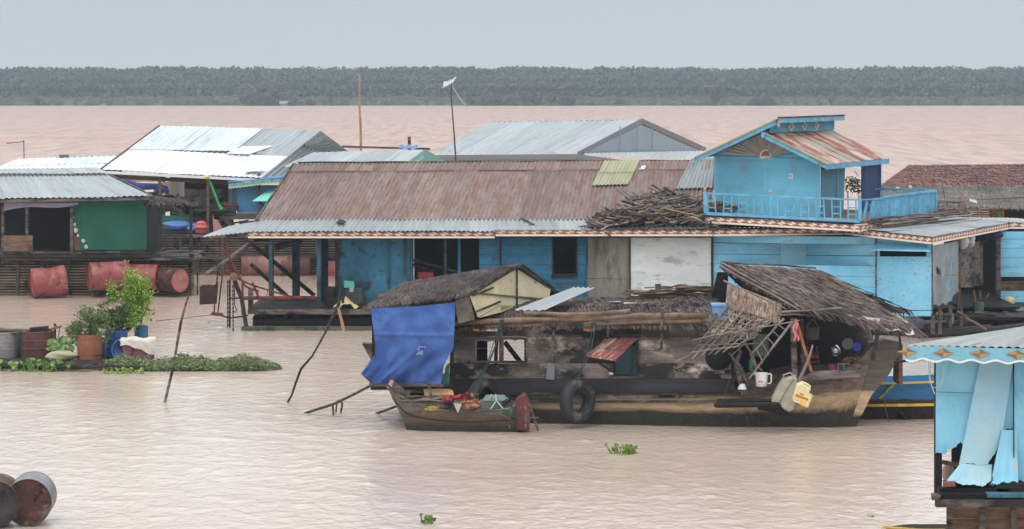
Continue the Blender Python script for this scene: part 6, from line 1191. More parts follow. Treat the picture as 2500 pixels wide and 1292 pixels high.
mb = MB(); mb.tube([V((c.x, 70.3, c.z+.7)), V((c.x, 70.3, c.z+.8))], .03, 8, .5, (.04, .04, .04)); mb.tube([V((c.x-.1, 70.3, c.z+.79)), V((c.x+.1, 70.3, c.z+.8))], .03, 8, .5, (.04, .04, .04)); mb.lathe(V((c.x+.05, 70.1, c.z+.42)), V((c.x+.05, 70.1, c.z+.55)), [(0, .06), (1, .07)], 12, .5, (.3, .3, .3)); mb.build('air_filter', m_vc, eng)
mb = MB(); mb.box(xw(790, 70), xw(815, 70), 70.3, 70.9, ZK, ZK+.52, .4); mb.box(xw(803, 70), xw(828, 70), 70.2, 70.6, ZK, ZK+.3, .4); mb.build('machine_case', m_wood_black, label='black machine case standing on the deck beside the veranda posts', cat='machine')
mb = MB(); P = bil(at(812, 752, 69.95), at(882, 752, 69.95), at(862, 735, 70.2), at(830, 735, 70.2)); mb.grid(lambda u, v: P(u, v)+V((0, .05*math.sin(u*14), .12*math.exp(-((u-.5)/.18)**2)+.03*math.sin(u*22+v*5))), 22, 6, .5, (.50, .42, .20)); mb.build('plastic_sheeting', m_cloth, label='crumpled yellow sheeting on the edge of the veranda deck', cat='sheeting', smooth=True)
mb = MB(); stick(mb, at(833, 752, 70.0), at(832, 675, 70.05), .035, 6, .02, .3); mb.build('upright_pole', m_wood_dark, label='short dark pole standing at the deck edge behind the yellow sheeting', cat='pole')
mb = MB(); mb.poly([at(922, 715, 70.3), at(940, 722, 70.3), at(944, 742, 70.3), at(926, 740, 70.3)], .2, .6); mb.build('shield', m_wood_brown, label='brown wedge of wood leaning at the foot of the veranda wall', cat='wood')
mb = MB(); c = at(1040, 668, 71.2); mb.box(c.x-.22, c.x+.2, 71.1, 71.5, c.z-.12, c.z+.04, .5, (.34, .02, .03)); mb.build('crate', m_plastic, label='red plastic crate inside the wide dark opening of the long house', cat='crate')
wn = T('winch_frame', 'rusty red iron lifting frame standing off the left end of the long house', 'winch frame', at(590, 800, 69.5))
def irn(name, pts, r, m_=None, n=6, Y=69.6, sm=False): mb = MB(); mb.tube([at(p[0], p[1], p[2] if len(p) > 2 else Y) for p in pts], r, n, .5); mb.build(name, m_ or m_iron, wn)
irn('leg', [(568, 672), (590, 730), (603, 808)], .055, m_wood_dark); irn('leg', [(540, 580), (552, 620), (545, 640), (558, 668)], .03); irn('strut', [(512, 583), (548, 596), (565, 640)], .022); irn('strut', [(530, 607), (560, 622)], .02)
irn('strut', [(566, 645), (600, 700), (632, 712)], .028); irn('strut', [(580, 680), (617, 697), (700, 722), (736, 728)], .025); irn('strut', [(592, 690), (592, 768)], .03); irn('strut', [(616, 690), (640, 745)], .03)
irn('cross_bar', [(560, 728), (780, 727, 70.1)], .022, m_wood_black); irn('cross_bar', [(594, 728), (772, 727, 70.1)], .055); irn('hanger', [(532, 660), (528, 700), (522, 768)], .018, m_wood_black); irn('hanger', [(543, 672), (532, 762)], .018, m_wood_black)
irn('lever', [(516, 766), (540, 768), (545, 771)], .05); irn('lever', [(532, 768), (560, 777), (590, 773), (606, 770)], .022, m_wood_black); irn('hook', [(572, 690), (573, 745), (578, 757), (574, 763), (569, 757)], .012, m_wood_black)
mb = MB(); mb.poly([at(488, 701, 69.3), at(493, 696, 69.3), at(512, 695, 69.3), at(522, 697, 69.3), at(533, 688, 69.3), at(529, 742, 69.3), at(487, 744, 69.3)], .02, .3); mb.build('paddle_plate', M('dark_rust_plate', S(66, 44, 42), S(46, 34, 34), 4), wn)
mb = MB(); mb.lathe(at(571, 676, 69.45), at(571, 676, 69.7), [(0, .09), (.2, .11), (.8, .11), (1, .09)], 14, .5); mb.build('pulley', m_wood_brown, wn)
mb = MB(); mb.poly([at(530, 663, 69.6), at(566, 664, 69.6), at(572, 672, 69.6), at(535, 674, 69.6)], .05, .5); mb.poly([at(556, 640, 69.7), at(570, 640, 69.7), at(574, 664, 69.7), at(564, 668, 69.7)], .1, .3); mb.build('bracket_plate', m_iron, wn)
for px, y0, y1 in ((556, 682, 802), (562, 682, 804), (560, 684, 800), (569, 692, 812)):
    mb = MB(); z0, z1 = at(px, y1, 69.5).z, at(px, y0, 69.5).z; n = int((z1-z0)/.055); x = xw(px, 69.5)
    for k in range(n):
        zc = z0+(k+.5)*(z1-z0)/n; h = .04
        if k % 2: mb.box(x-.018, x+.018, 69.49, 69.51, zc-h, zc+h, .4)
        else: mb.box(x-.006, x+.006, 69.48, 69.52, zc-h, zc+h, .4)
    mb.build('chain', m_wood_dark, wn)
mb = MB(); mb.tube([at(503, 670, 69.2), at(548, 640, 69.6), at(580, 615, 69.9), at(610, 592, 70.2)], [.055, .06, .05, .045], 8, .8, jit=.1); mb.build('boom_pole', m_wood, wn, smooth=True)
mb = MB(); mb.tube([at(380, 784, 61.5), at(440, 778, 63.5), at(524, 768, 69.3)], .008, 4, .4); mb.build('tether_line', m_rope, label='thin line stretched from the raft plants to the rusty frame', cat='rope')
# ================================================================ left: green-walled floating house on its fish-cage float
LY = 81.0
gh = T('floating_house', 'floating house with a green sheet wall and grey roof at the left edge', 'floating house', (at(180, 720, 82).x, 82, 0))
rf = [at(-60, 487, 80.4), at(372, 479, 80.4), at(268, 428, 84.3), at(-60, 431, 84.3)]
mb = MB(); corr(mb, *rf, pitch=.16, amp=.016, sw=.8, rows=(0, 1)); mb.build('roof', m_zincgrey, gh)
mb = MB(); corr(mb, at(-60, 432, 84.25)+V((0, 0, .05)), at(268, 430, 84.25)+V((0, 0, .03)), at(232, 413, 85.0), at(-60, 418, 85.0), pitch=.16, amp=.012, sw=.9, rows=(0, 1), off=.05); mb.build('ridge_sheet', m_zincgrey, gh)
mb = MB(); corr(mb, at(-60, 480, 89.5), at(350, 480, 89.5), at(240, 413, 85.0), at(-60, 418, 85.0), pitch=.16, amp=.012, sw=.9, rows=(0, 1)); mb.build('rear_roof', m_zincgrey, gh)
mb = MB(); mb.beam(at(-60, 492, 80.45), at(372, 485, 80.45), .05, .09, .6); mb.beam(rf[1], rf[2], .05, .07, .5); mb.build('eave_board', m_wood, gh)
mb = MB(); n = 12
rag = lambda x: 608+2*math.sin(x)-max(0, 205-x)*.5
vwall(mb, span(196, 358, 4), 490, 610, lambda x: 80.9, .02, jit=.3, gap=.001, proud=.001)
pts = [at(196, 600, 80.89), at(192, 570, 80.89), at(183, 560, 80.89), at(180, 540, 80.89), at(178, 500, 80.89), at(178, 489, 80.89), at(197, 489, 80.89), at(197, 600, 80.89)]; mb.poly(pts, .02, .5)
mb.build('green_wall', m_green, gh)
mb = MB()
for (x, y, s) in ((182, 548, .07), (184, 562, .09), (202, 588, .08), (210, 603, .07), (178, 531, .05), (190, 575, .05)):
    c = at(x, y, 80.86); mb.face([c+V((s*math.cos(a)*R.uniform(.5, 1.2), 0, s*math.sin(a)*R.uniform(.6, 1.3))) for a in (0, 1, 2, 3.1, 4.2, 5.2)], .5, (.5, .5, .42))
mb.build('peeled_patch', m_vc, gh)
mb = MB(); mb.slab(at(176, 612, 80.95), at(215, 612, 80.95), at(205, 580, 80.95), at(176, 545, 80.95), .02, .5, nrm=V((0, 1, 0))); mb.slab(at(8, 614, 80.7), at(80, 614, 80.7), at(80, 575, 80.7), at(8, 575, 80.7), .02, .6, nrm=V((0, 1, 0))); mb.build('wood_panel', m_wood_brown, gh)
for px in (7, 66, 175):
    mb = MB(); mb.beam(at(px, 640, 80.85), at(px, 488, 80.85), .09 if px < 300 else .05, .08, .5, up=V((0, 1, 0))); mb.build('post', m_wood, gh)
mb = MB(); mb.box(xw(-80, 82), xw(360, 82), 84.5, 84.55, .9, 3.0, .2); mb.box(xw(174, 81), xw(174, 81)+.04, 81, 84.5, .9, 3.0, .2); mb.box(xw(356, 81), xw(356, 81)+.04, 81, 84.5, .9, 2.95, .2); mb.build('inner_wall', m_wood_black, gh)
mb = MB(); mb.grid(lambda u, v: at(lerp(10, 190, u), lerp(495, 499-4*math.sin(u*6), 1-v)+(1-v)*(16*(1-u)), 80.7)+V((0, .03*math.sin(u*20), 0)), 24, 3, .5, (.30, .29, .38)); mb.build('awning_cloth', m_cloth, gh)
DK = at(0, 625, 80.6).z
mb = MB(); mb.box(xw(-80, 81), xw(372, 81), 80.6, 84.6, DK-.06, DK+.02, .5); mb.build('floor', m_wood_dark, gh)
fltn = T('cage_float', 'long slatted wooden fish-cage float under the green-walled house', 'float', (at(200, 720, 81).x, 81, 0), 'slatted fish-cage floats')
def cage(rt, x0, x1, ztop, Yf, yb, bay, mats=(m_wood, m_cage)):
    mb = MB(); W0, W1 = xw(x0, Yf), xw(x1, Yf); nz = int((ztop)/.085)
    for k in range(nz): z = .03+k*.085; mb.box(W0, W1, Yf+.05, Yf+.08, z, z+.045, R.uniform(.2, .8))
    mb.build('slats', mats[1], rt)
    mb = MB(); mb.box(W0, W1, Yf+.35, Yf+.4, -.1, ztop, .1); mb.box(W0, W1, Yf+.4, Yf+3.5, ztop-.05, ztop, .2); mb.build('cage_core', m_wood_black, rt)
    n = max(1, round((W1-W0)/bay)); 
    mb = MB()
    for k in range(n+1):
        x = lerp(W0, W1, k/n); mb.beam(V((x, Yf, -.1)), V((x+R.uniform(-.03, .03), Yf, ztop+R.uniform(-.05, .12))), .08, .07, R.random(), up=V((0, 1, 0)))
        if k % 2: mb.beam(V((x+.15, Yf+.02, -.1)), V((x+.15, Yf+.02, ztop)), .05, .05, R.random(), up=V((0, 1, 0)))
    mb.build('upright', mats[0], rt)
cage(fltn, -80, 470, at(0, 628, LY).z, LY, 720, .75)
for y, w_ in ((633, .12), (617, .07)):
    mb = MB(); 
    for k in range(6): mb.beam(at(lerp(-80, 480, k/6), y+R.uniform(-1.5, 1.5), LY-.1), at(lerp(-80, 480, (k+1)/6), y+R.uniform(-1.5, 1.5), LY-.1), .1, w_, R.random())
    mb.build('walkway_beam', m_wood, fltn)
mb = MB(); mb.box(xw(-80, 81), xw(480, 81), 80.7, 82.5, DK-.14, DK-.08, .5); mb.build('walkway', m_wood, fltn)
def drum3(px, py, Y, r, ln, yaw, pitch, lab, mat=m_drumred, dent=False, grp='big red drums floating along the fish cages', endm=None):
    c = at(px, py, Y); ax = V((math.cos(yaw)*math.cos(pitch), math.sin(yaw)*math.cos(pitch), math.sin(pitch))); a, b = c-ax*ln/2, c+ax*ln/2
    rt = T('drum', lab, 'drum', (c.x, c.y, c.z-r), grp); mb = MB()
    dn = (lambda q, t_, an: q+V((0, .22*math.exp(-((t_-.6)/.2)**2)*max(0, -(q-c).y/r), -.05*math.exp(-((t_-.6)/.2)**2)))) if dent else None
    mb.lathe(a, b, [(0, r*.95), (.015, r*1.0), (.04, r*.99)]+[(k/24, r*(1.02 if k in (8, 16) else 1)) for k in range(1, 24)]+[(.96, r*.99), (.985, r), (1, r*.95)], 36, cap=False, dent=dn); mb.build('shell', mat, rt, smooth=True)
    for e, s in ((a, 1), (b, -1)):
        mb = MB(); mb.lathe(e+ax*s*.03, e+ax*s*.035, [(0, r*.97), (1, r*.97)], 30, dent=dn if False else None); mb.build('end_plate', endm or mat, rt)
drum3(118, 687, 80.1, .44, 1.02, .35, .10, 'dented red drum, leftmost of the big drums along the cages', dent=True)
drum3(265, 673, 80.4, .42, 1.2, .40, .02, 'large smooth red drum, second from the left along the cages')
drum3(350, 676, 80.7, .38, .95, -.15, 0, 'red drum partly hidden behind the tallest green shrub')
drum3(415, 683, 80.6, .37, 1.0, -.75, 0, 'dark brown drum with a pink end face, at the right end of the cages', m_drumrust, grp=None, endm=M('pink_end', S(178, 116, 112), S(150, 92, 88), 3, rough=.6))
# side canopy right of the green house
sd_ = T('shelter', 'low dark thatched side canopy on posts right of the green wall', 'shelter', at(420, 640, 81)); mb = MB(); thatch(mb, at(355, 500, 80.8), at(478, 499, 80.8), at(430, 487, 82.6), at(360, 478, 83), 500, .3, .03, .03, 4, base=.05, eave=.15); mb.build('roof', m_thatch_dk, sd_)
for px in (388, 466): mb = MB(); mb.beam(at(px, 640, 80.9), at(px, 495, 80.9), .09, .09, .5, up=V((0, 1, 0))); mb.build('post', m_wood_dark, sd_)
# ---------------------------------------------------------------- the cage float behind, with the big white-roofed shelter
BY = 89.8
fl2 = T('cage_float', 'slatted wooden fish-cage float behind, carrying the white-roofed shelter', 'float', (at(600, 670, 90).x, 90, 0), 'slatted fish-cage floats')
cage(fl2, 372, 830, at(0, 578, BY).z, BY, 670, .8)
for y in (575, 627):
    mb = MB()
    for k in range(5): mb.beam(at(lerp(365, 830, k/5), y+R.uniform(-1, 1), BY-.15), at(lerp(365, 830, (k+1)/5), y+R.uniform(-1, 1), BY-.15), .12, .14 if y == 627 else .07, R.random())
    mb.build('walkway_beam', m_wood, fl2)
mb = MB(); mb.box(xw(365, 90), xw(840, 90), 89.9, 97, at(0, 576, 90).z-.05, at(0, 576, 90).z, .5); mb.build('walkway', m_wood_dark, fl2)
mb = MB(); mb.box(xw(380, 90), xw(880, 90), 89.75, 90.2, -.1, .10, .4); mb.build('float_log', m_wood_brown, fl2)
for i, (px, py, ln, yw, lb) in enumerate(((617, 652, .8, .2, 'pale red drum behind the rusty frame at the rear cages'), (668, 652, 1.0, .0, 'pinkish drum between the veranda posts at the rear cages'), (722, 655, 1.0, .1, 'dull red drum behind the thick veranda post at the rear cages'), (808, 664, .9, .1, 'bright pink drum just left of the blue veranda wall'))):
    drum3(px, py, 89.5, .36, ln, yw, 0, lb, M('faded_drum%d' % i, S(*((140, 100, 90), (150, 116, 108), (112, 70, 64), (176, 100, 98))[i]), S(*((90, 62, 54), (124, 88, 80), (84, 56, 52), (150, 84, 82))[i]), 2, rough=.6))
wh = T('white_roof_shelter', 'open shelter with a large bright white metal roof and dark posts', 'shelter', (at(500, 575, 93).x, 93, .8))
w0, w1, w2, w3 = at(248, 416, 91.0), at(636, 436, 91.0), at(784, 320, 95.5), at(392, 309, 95.5)
P = bil(w0, w1, w2, w3)
mb = MB(); corr(mb, w0, w1, P(1, .44), P(0, .46), pitch=.2, amp=.012, sw=.95, rows=(0, 1), off=.02); mb.build('lower_white_roof', m_white, wh)
mb = MB(); corr(mb, P(0, .45), P(.64, .50), P(.64, 1), w3, pitch=.2, amp=.012, sw=.95, rows=(0, 1), off=.03); mb.build('upper_left_roof', M('pale_zinc', S(206, 214, 218), S(186, 196, 202), 1.1, (4, .3, 1), S(150, 156, 160), 1.7, (6, .3, 1), .56, .66, rough=.45, metal=.1, uv=True, bsc=6, bst=(4, 1, 1), fine=.07, vr=.08), wh)
mb = MB(); corr(mb, P(.64, .50), P(1, .44), w2, P(.64, 1), pitch=.2, amp=.012, sw=.8, rows=(0, 1), off=.015); mb.build('upper_right_roof', m_zincgrey, wh)
mb = MB(); corr(mb, P(.62, .42), P(.76, .42), P(.84, .62), P(.66, .58), pitch=.2, amp=.01, sw=1, rows=(0, 1), off=.07); mb.build('white_patch', m_white, wh)
mb = MB(); mb.slab(P(.87, .05)+V((0, 0, .10)), P(.98, .05)+V((0, 0, .18)), P(1.0, .13)+V((0, 0, .13)), P(.89, .13)+V((0, 0, .06)), .01, .5, (.7, .72, .74)); mb.build('lifted_sheet', m_vc, wh)
w4, w5 = at(850, 368, 99.5), at(700, 440, 92)
mb = MB(); corr(mb, w2, at(852, 371, 99), at(776, 373, 95), at(742, 350, 93.5), pitch=.2, amp=.012, sw=1, rows=(0, 1)); mb.build('gable_sheet', M('shadow_zinc', S(130, 138, 140), S(110, 118, 120), 2, (4, .4, 1), S(90, 84, 78), 3, (3, .4, 1), uv=True), wh)
mb = MB(); corr(mb, at(630, 440, 90.9), at(695, 446, 91.5), at(776, 372, 95), at(742, 350, 93.8), pitch=.26, amp=.045, sw=.9, rows=(0, 1)); mb.build('lean_to_roof', m_galv_lt, wh)
mb = MB(); corr(mb, V((w3.x, 99.6, w0.z+.3)), V((w2.x, 99.6, w0.z+.3)), w2, w3, pitch=.2, amp=.012, sw=1, rows=(0, 1)); mb.build('rear_roof', m_zincgrey, wh)
mb = MB(); mb.beam(w0+V((0, 0, -.06)), w1+V((0, 0, -.06)), .04, .09, .5, (.75, .75, .74)); mb.build('gutter_board', m_vc, wh)
mb = MB(); mb.beam(w0+V((-.04, 0, 0)), w3+V((-.04, 0, 0)), .06, .10, .5); mb.beam(w0+V((.3, .3, -.22)), w1+V((-.1, .3, -.22)), .09, .12, .4); mb.beam(at(268, 424, 91.3), at(268, 424, 91.3)+V((1.3, 4, .5)), .08, .1, .4)
mb.build('red_brown_beam', M('red_brown', S(112, 72, 64), S(88, 58, 52), 3), wh)
for px, Y in ((390, 91.2), (508, 91.2), (632, 91.2), (518, 95), (400, 97), (700, 97)):
    mb = MB(); mb.beam(V((xw(px, Y), Y, .8)), V((xw(px, Y), Y, w0.z-.1+(.5 if Y > 92 else 0))), .10, .10, .5, up=V((0, 1, 0))); mb.build('post', m_wood_brown if px < 600 else M('grey_brown_post%d' % px, S(110, 88, 88)), wh)
mb = MB(); stick(mb, at(508, 436, 91.0), at(548, 430, 91.6), .03, 5, .005, .8); mb.build('bracket', m_wood_brown, wh)
# things under and around the white roof
mb = MB(); lump(mb, at(505, 433, 90.8), .085, (.62, .62, .05), 8); mb.build('yellow_bag', m_plastic, label='bright yellow bag tied on top of the shelter post', cat='bag', smooth=True)
mb = MB(); mb.tube([at(511, 440, 90.9), at(522, 468, 90.9), at(533, 496, 90.9), at(541, 512, 90.9)], [.025, .045, .04, .07], 7, .5, (.05, .36, .12)); mb.build('green_net', m_cloth, label='bright green rolled net hanging slantwise from the shelter post', cat='net')
mb = MB(); stick(mb, at(272, 446, 95), at(408, 462, 95), .16, 10, .03, .5, col=(.07, .09, .30)); stick(mb, at(380, 465, 94.8), at(412, 468, 94.8), .12, 8, .02, .5, col=(.07, .09, .30)); mb.build('rolled_tarp', m_cloth, label='dark blue rolled tarp hanging under the left of the white roof', cat='tarp')
mb = MB(); mb.box(xw(270, 96), xw(395, 96), 96.2, 96.25, at(0, 444, 96).z, at(0, 425, 96).z, .5, (.05, .17, .11)); mb.beam(at(270, 444, 96), at(400, 440, 96), .05, .06, .5, (.4, .3, .2)); mb.build('green_board', m_vc, label='dark green board wall high under the white roof', cat='board')
mb = MB(); mb.grid(lambda u, v: at(lerp(375, 450, u), lerp(482, 450-14*u, v), 96.5)+V((0, .05*math.sin(u*9), 0)), 10, 4, .5, (.52, .46, .42)); mb.build('pale_cloth', m_cloth, label='pale pinkish cloth screen beside the rolled blue tarp', cat='cloth')
bt = T('thatched_hut', 'grey thatched hut standing under and behind the white roof', 'hut', at(490, 575, 98)); mb = MB(); thatch(mb, at(408, 478, 97.6), at(575, 478, 97.6), at(560, 425, 99.5), at(440, 425, 99.5), 900, .5, .04, .05, 5, wild=.3, droop=.5, base=.06, eave=.3); mb.build('roof', m_thatch_gr, bt)
mb = MB(); mb.box(xw(415, 98), xw(570, 98), 98.0, 98.05, .85, 3.0, .3); mb.build('wall', m_wood_black, bt)
mb = MB(); thatch(mb, at(545, 500, 96.4), at(580, 500, 96.4), at(572, 430, 97), at(552, 430, 97), 200, .5, .04, .05, 5, wild=.3, base=.05); mb.build('wall_thatch', m_thatch_dk, bt)
mb = MB()
for k in range(70): c = at(R.uniform(378, 568), R.uniform(480, 520), R.uniform(93, 96)); lump(mb, c, R.uniform(.06, .2), R.choice(((.06, .05, .05), (.12, .10, .09), (.2, .17, .16), (.1, .06, .05), (.04, .05, .06), (.16, .2, .18), (.25, .1, .08))), 4, (1.6, 1, .7))
for k in range(26): p = at(R.uniform(378, 600), R.uniform(490, 560), R.uniform(92, 95)); mb.beam(p, p+V((R.uniform(-.8, .8), 0, R.uniform(-.4, .4))), .06, .06, R.random(), R.choice(((.14, .12, .11), (.2, .17, .15), (.09, .07, .06), (.2, .08, .06))))
mb.build('household_clutter', m_vc, label='jumble of dark household goods under the white roof', cat='clutter', kind='stuff')
mb = MB(); mb.box(xw(360, 92), xw(466, 92), 92.4, 92.45, at(0, 548, 92).z, at(0, 528, 92).z, .5, (.06, .26, .19)); mb.build('green_rail_board', m_vc, label='teal green board rail behind the blue covered heap', cat='board')
mb = MB(); c = at(432, 552, 91.2); lump(mb, c, .42, (.09, .22, .52), 16, (1.15, .8, .42), .35); lump(mb, at(470, 556, 91.3), .3, (.08, .20, .50), 12, (.8, .8, .6), .3); mb.build('covered_heap', m_plastic, label='heap under a crumpled blue plastic cover on the rear float', cat='heap', smooth=True)
mb = MB(); c = at(491, 568, 90.6); mb.lathe(c, c+V((0, 0, .28)), [(0, .18), (.6, .22), (.65, .27), (.7, .22), (1, .20)], 18, .5, (.68, .14, .12)); lump(mb, c+V((0, 0, .32)), .17, (.66, .12, .11), 8, (1, 1, .5)); mb.build('red_basin', m_plastic, label='bright red plastic tub beside the blue covered heap', cat='basin')
mb = MB(); mb.poly([at(521, 568, 90.6), at(543, 560, 90.6), at(532, 540, 90.6), at(521, 536, 90.6), at(519, 525, 90.6)], .3, .5, (.55, .24, .22)); mb.build('pink_panel', m_vc, label='faded pink panel right of the red tub', cat='panel')
mb = MB(); mb.box(xw(546, 91), xw(660, 91), 91.0, 91.4, at(0, 536, 91).z, at(0, 522, 91).z, .5); mb.build('bench', m_wood, label='grey timber beam bench below the blue hut', cat='bench')
mb = MB(); mb.box(xw(475, 92), xw(560, 92), 91.9, 92.9, at(0, 515, 92).z, at(0, 500, 92).z, .6); mb.build('table', m_wood, label='low grey table top left of the blue hut', cat='table')
mb = MB(); mb.box(xw(549, 91), xw(578, 91), 91.2, 91.6, at(0, 515, 91).z, at(0, 503, 91).z, .5, (.04, .05, .05)); mb.lathe(at(542, 517, 90.9), at(542, 513, 90.9), [(0, .1), (1, .16)], 12, .5, (.04, .12, .09)); mb.build('cooking_pots', m_vc, label='dark pots on the bench at the foot of the green net', cat='pots')
mb = MB(); mb.box(xw(546, 92), xw(578, 92), 91.8, 92.2, at(0, 502, 92).z, at(0, 495, 92).z, .5, (.55, .10, .12)); mb.build('red_mat', m_cloth, label='pinkish red mat left of the blue hut wall', cat='mat')
mb = MB(); mb.poly([at(533, 528, 90.7), at(548, 527, 90.7), at(588, 562, 90.3), at(570, 563, 90.3)], .08, .5); mb.build('leaning_board', m_wood_dark, label='dark board leaning down from the bench to the float', cat='board')
lv = T('slatted_screen', 'pale louvred screen below the timber bench, left of the rusty roof', 'screen', at(612, 565, 91.6)); mb = MB()
for k in range(9): mb.beam(at(584, 541+k*3.4, 91.5), at(646, 541+k*3.4, 91.5), .03, .05, .5, (.42, .50, .50))
mb.build('slats', m_vc, lv); mb = MB(); mb.beam(at(622, 572, 91.45), at(622, 538, 91.45), .04, .06, .5, (.20, .42, .42)); mb.build('frame_post', m_vc, lv)
# blue hut with teal scalloped trim
bh = T('blue_hut', 'small bright blue hut with a scalloped teal trim under the white roof edge', 'hut', at(640, 575, 92)); mb = MB()
vwall(mb, [580, 630, 680, 720], 452, 520, lambda x: 91.6, .03, gap=.002, jit=.2, proud=.002); mb.build('wall', M('azure', S(112, 176, 224, .95), S(104, 168, 216, .9), 2, fine=.05), bh)
mb = MB()
def scallop(mb, a, b, h, n, col, edge, depth=.5, up=V((0, 0, -1)), lift=0):
    ax = (b-a)
    for k in range(n):
        for j in range(4):
            t0, t1 = (k+j/4)/n, (k+(j+1)/4)/n; f = lambda t_: h*(1-depth*.5+depth*.5*math.sin(((t_*n) % 1)*math.pi) if (t_*n) % 1 else 1-depth*.5)
            p, q = lerp(a, b, t0), lerp(a, b, t1); mb.face([p+up*f(t0+1e-6), q+up*f(t1-1e-6), q, p], .5, col); e = V((0, -.01, 0)); mb.face([p+up*(f(t0+1e-6)+.02)+e, q+up*(f(t1-1e-6)+.02)+e, q+up*(f(t1-1e-6)-.02)+e, p+up*(f(t0+1e-6)-.02)+e], .5, edge)
scallop(mb, at(558, 449, 90.8), at(634, 440, 90.8), .16, 9, (.16, .42, .36), (.62, .56, .46)); scallop(mb, at(634, 440, 90.8), at(712, 434, 90.8), .16, 9, (.16, .42, .36), (.62, .56, .46))
for k in range(6): c = at(572+k*23, 450-k*2.5, 90.78); mb.face([c+V((-.05, 0, 0)), c+V((0, 0, -.04)), c+V((.05, 0, 0)), c+V((0, 0, .04))], .5, (.3, .2, .12))
mb.build('scalloped_trim', m_vc, bh)
mb = MB(); mb.slab(at(556, 447, 90.8), at(712, 433, 90.8), at(712, 425, 93), at(566, 430, 93), .03, .5, (.10, .2, .42), nrm=V((0, 0, 1))); mb.build('roof_cover', m_vc, bh)
mb = MB(); mb.grid(lambda u, v: at(lerp(557, 582, u), lerp(505, 455, v), 91.9)+V((0, .04*math.sin(u*12), 0)), 10, 5, .5, (.22, .36, .42)); mb.build('hanging_sheet', m_cloth, bh)
mb = MB(); mb.slab(at(616, 491, 90.4), at(700, 491, 90.4), at(712, 452, 91.5), at(662, 458, 91.5), .02, .5, (.22, .62, .52), nrm=V((0, .4, -1))); mb.build('awning', m_vc, bh)
mb = MB(); mb.beam(at(632, 492, 90.5), at(645, 503, 91.5), .04, .04, .5); mb.build('awning_strut', m_wood_dark, bh)
# ---------------------------------------------------------------- teal-gabled house
tg = T('teal_gabled_house', 'house with a plain grey roof and a teal gable trimmed with scallops', 'house', (at(900, 560, 88).x, 88, 0)); a, b, c, d = at(690, 408, 85.5), at(985, 408, 85.5), at(1038, 366, 88.5), at(765, 372, 88.5)
mb = MB(); corr(mb, a, b, c, d, pitch=.2, amp=.012, sw=.95, rows=(0, 1)); mb.build('roof', m_zincgrey, tg)
mb = MB(); corr(mb, at(830, 410, 92), at(1100, 403, 91.5), c, d, pitch=.2, amp=.012, sw=.95, rows=(0, 1)); mb.build('rear_roof', m_zincgrey, tg)
mb = MB(); mb.poly([at(975, 418, 85.6), at(1040, 372, 88.3), at(1100, 412, 91.2)], .05, .5, (.18, .36, .32), nrm=V((-.5, .85, 0))); mb.build('gable', m_vc, tg)
mb = MB(); scallop(mb, at(980, 407, 85.2), at(1038, 364, 88.3), .24, 9, (.17, .40, .35), (.66, .62, .56)); scallop(mb, at(1038, 364, 88.3), at(1102, 402, 91.3), .24, 9, (.20, .30, .26), (.66, .62, .56)); mb.build('barge_board', m_vc, tg)
mb = MB(); mb.box(xw(850, 88), xw(1010, 88), 86.3, 91, .3, 3.3, .3, (.16, .35, .32)); mb.build('wall', m_vc, tg)
mb = MB(); mb.beam(at(835, 358, 93), at(1050, 364, 93), .08, .07, .3); mb.beam(at(1000, 372, 92.9), at(999, 334, 92.9), .11, .08, .6, up=V((0, 1, 0))); mb.build('beam_frame', m_wood, label='dark beam and stub post rising behind the teal-gabled house', cat='frame')
mb = MB(); mb.grid(lambda u, v: at(lerp(975, 1020, u), lerp(364, 355, v), 92.8)+V((0, .02*math.sin(u*14), .03*math.sin(u*15))), 14, 3, .5, (.25, .42, .70)); mb.build('blue_cloth', m_cloth, label='light blue cloth lying over the beam behind the teal-gabled house', cat='cloth')
for pts, r, lab_, m_ in (([(882, 372, 94), (881, 340, 94), (880, 300, 94), (877, 250, 94), (878, 210, 94), (879, 168, 94)], .055, 'tall slender bamboo pole, higher than all roofs', m_bamboo),):
    mb = MB(); q = [at(*p) for p in pts]; q[0] = V((q[0].x, q[0].y, .5)); mb.tube(q, [.05, .045, .042, .038, .032, .024, .018][:len(q)], 8, .7); mb.build('bamboo_pole', M('gold_bamboo', S(168, 136, 104), S(140, 110, 82), 3), label=lab_, cat='pole')
an = T('antenna', 'thin dark mast with a small white television antenna', 'antenna', (at(1113, 395, 84).x, 84, 0)); mb = MB(); mb.tube([V((at(1113, 395, 84).x, 84, .4)), at(1113, 395, 84), at(1109, 330, 84), at(1104, 270, 84), at(1102, 235, 84), at(1102, 205, 84)], [.028, .028, .025, .022, .02, .018], 6, .4); mb.build('mast', m_wood, an)
mb = MB(); mb.tube([at(1084, 209, 84), at(1110, 195, 84)], .015, 5, .5, (.7, .7, .7)); mb.tube([at(1100, 206, 84), at(1118, 233, 84), at(1136, 258, 84)], .01, 4, .5, (.6, .62, .62))
for k in range(5): c = at(1086+k*5.5, 207-k*2.8, 84); d_ = V((.06, .25, .10)); mb.tube([c-d_, c+d_], .012, 4, .5, (.75, .75, .75))
mb.hexa([at(1082, 212, 84), at(1094, 209, 84), at(1095, 200, 84), at(1083, 199, 84)]+[p+V((0, .1, 0)) for p in (at(1082, 212, 84), at(1094, 209, 84), at(1095, 200, 84), at(1083, 199, 84))], .5, (.72, .72, .72)); mb.build('antenna_head', m_vc, an)
an2 = T('antenna', 'faint tall antenna on a thin mast far at the left', 'antenna', (at(62, 385, 112).x, 112, 0)); mb = MB(); mb.tube([V((at(62, 385, 112).x, 112, .4)), at(58, 342, 112)], .02, 5, .4); mb.tube([at(17, 350, 112), at(60, 346, 112)], .02, 5, .4); mb.build('mast', m_wood, an2)
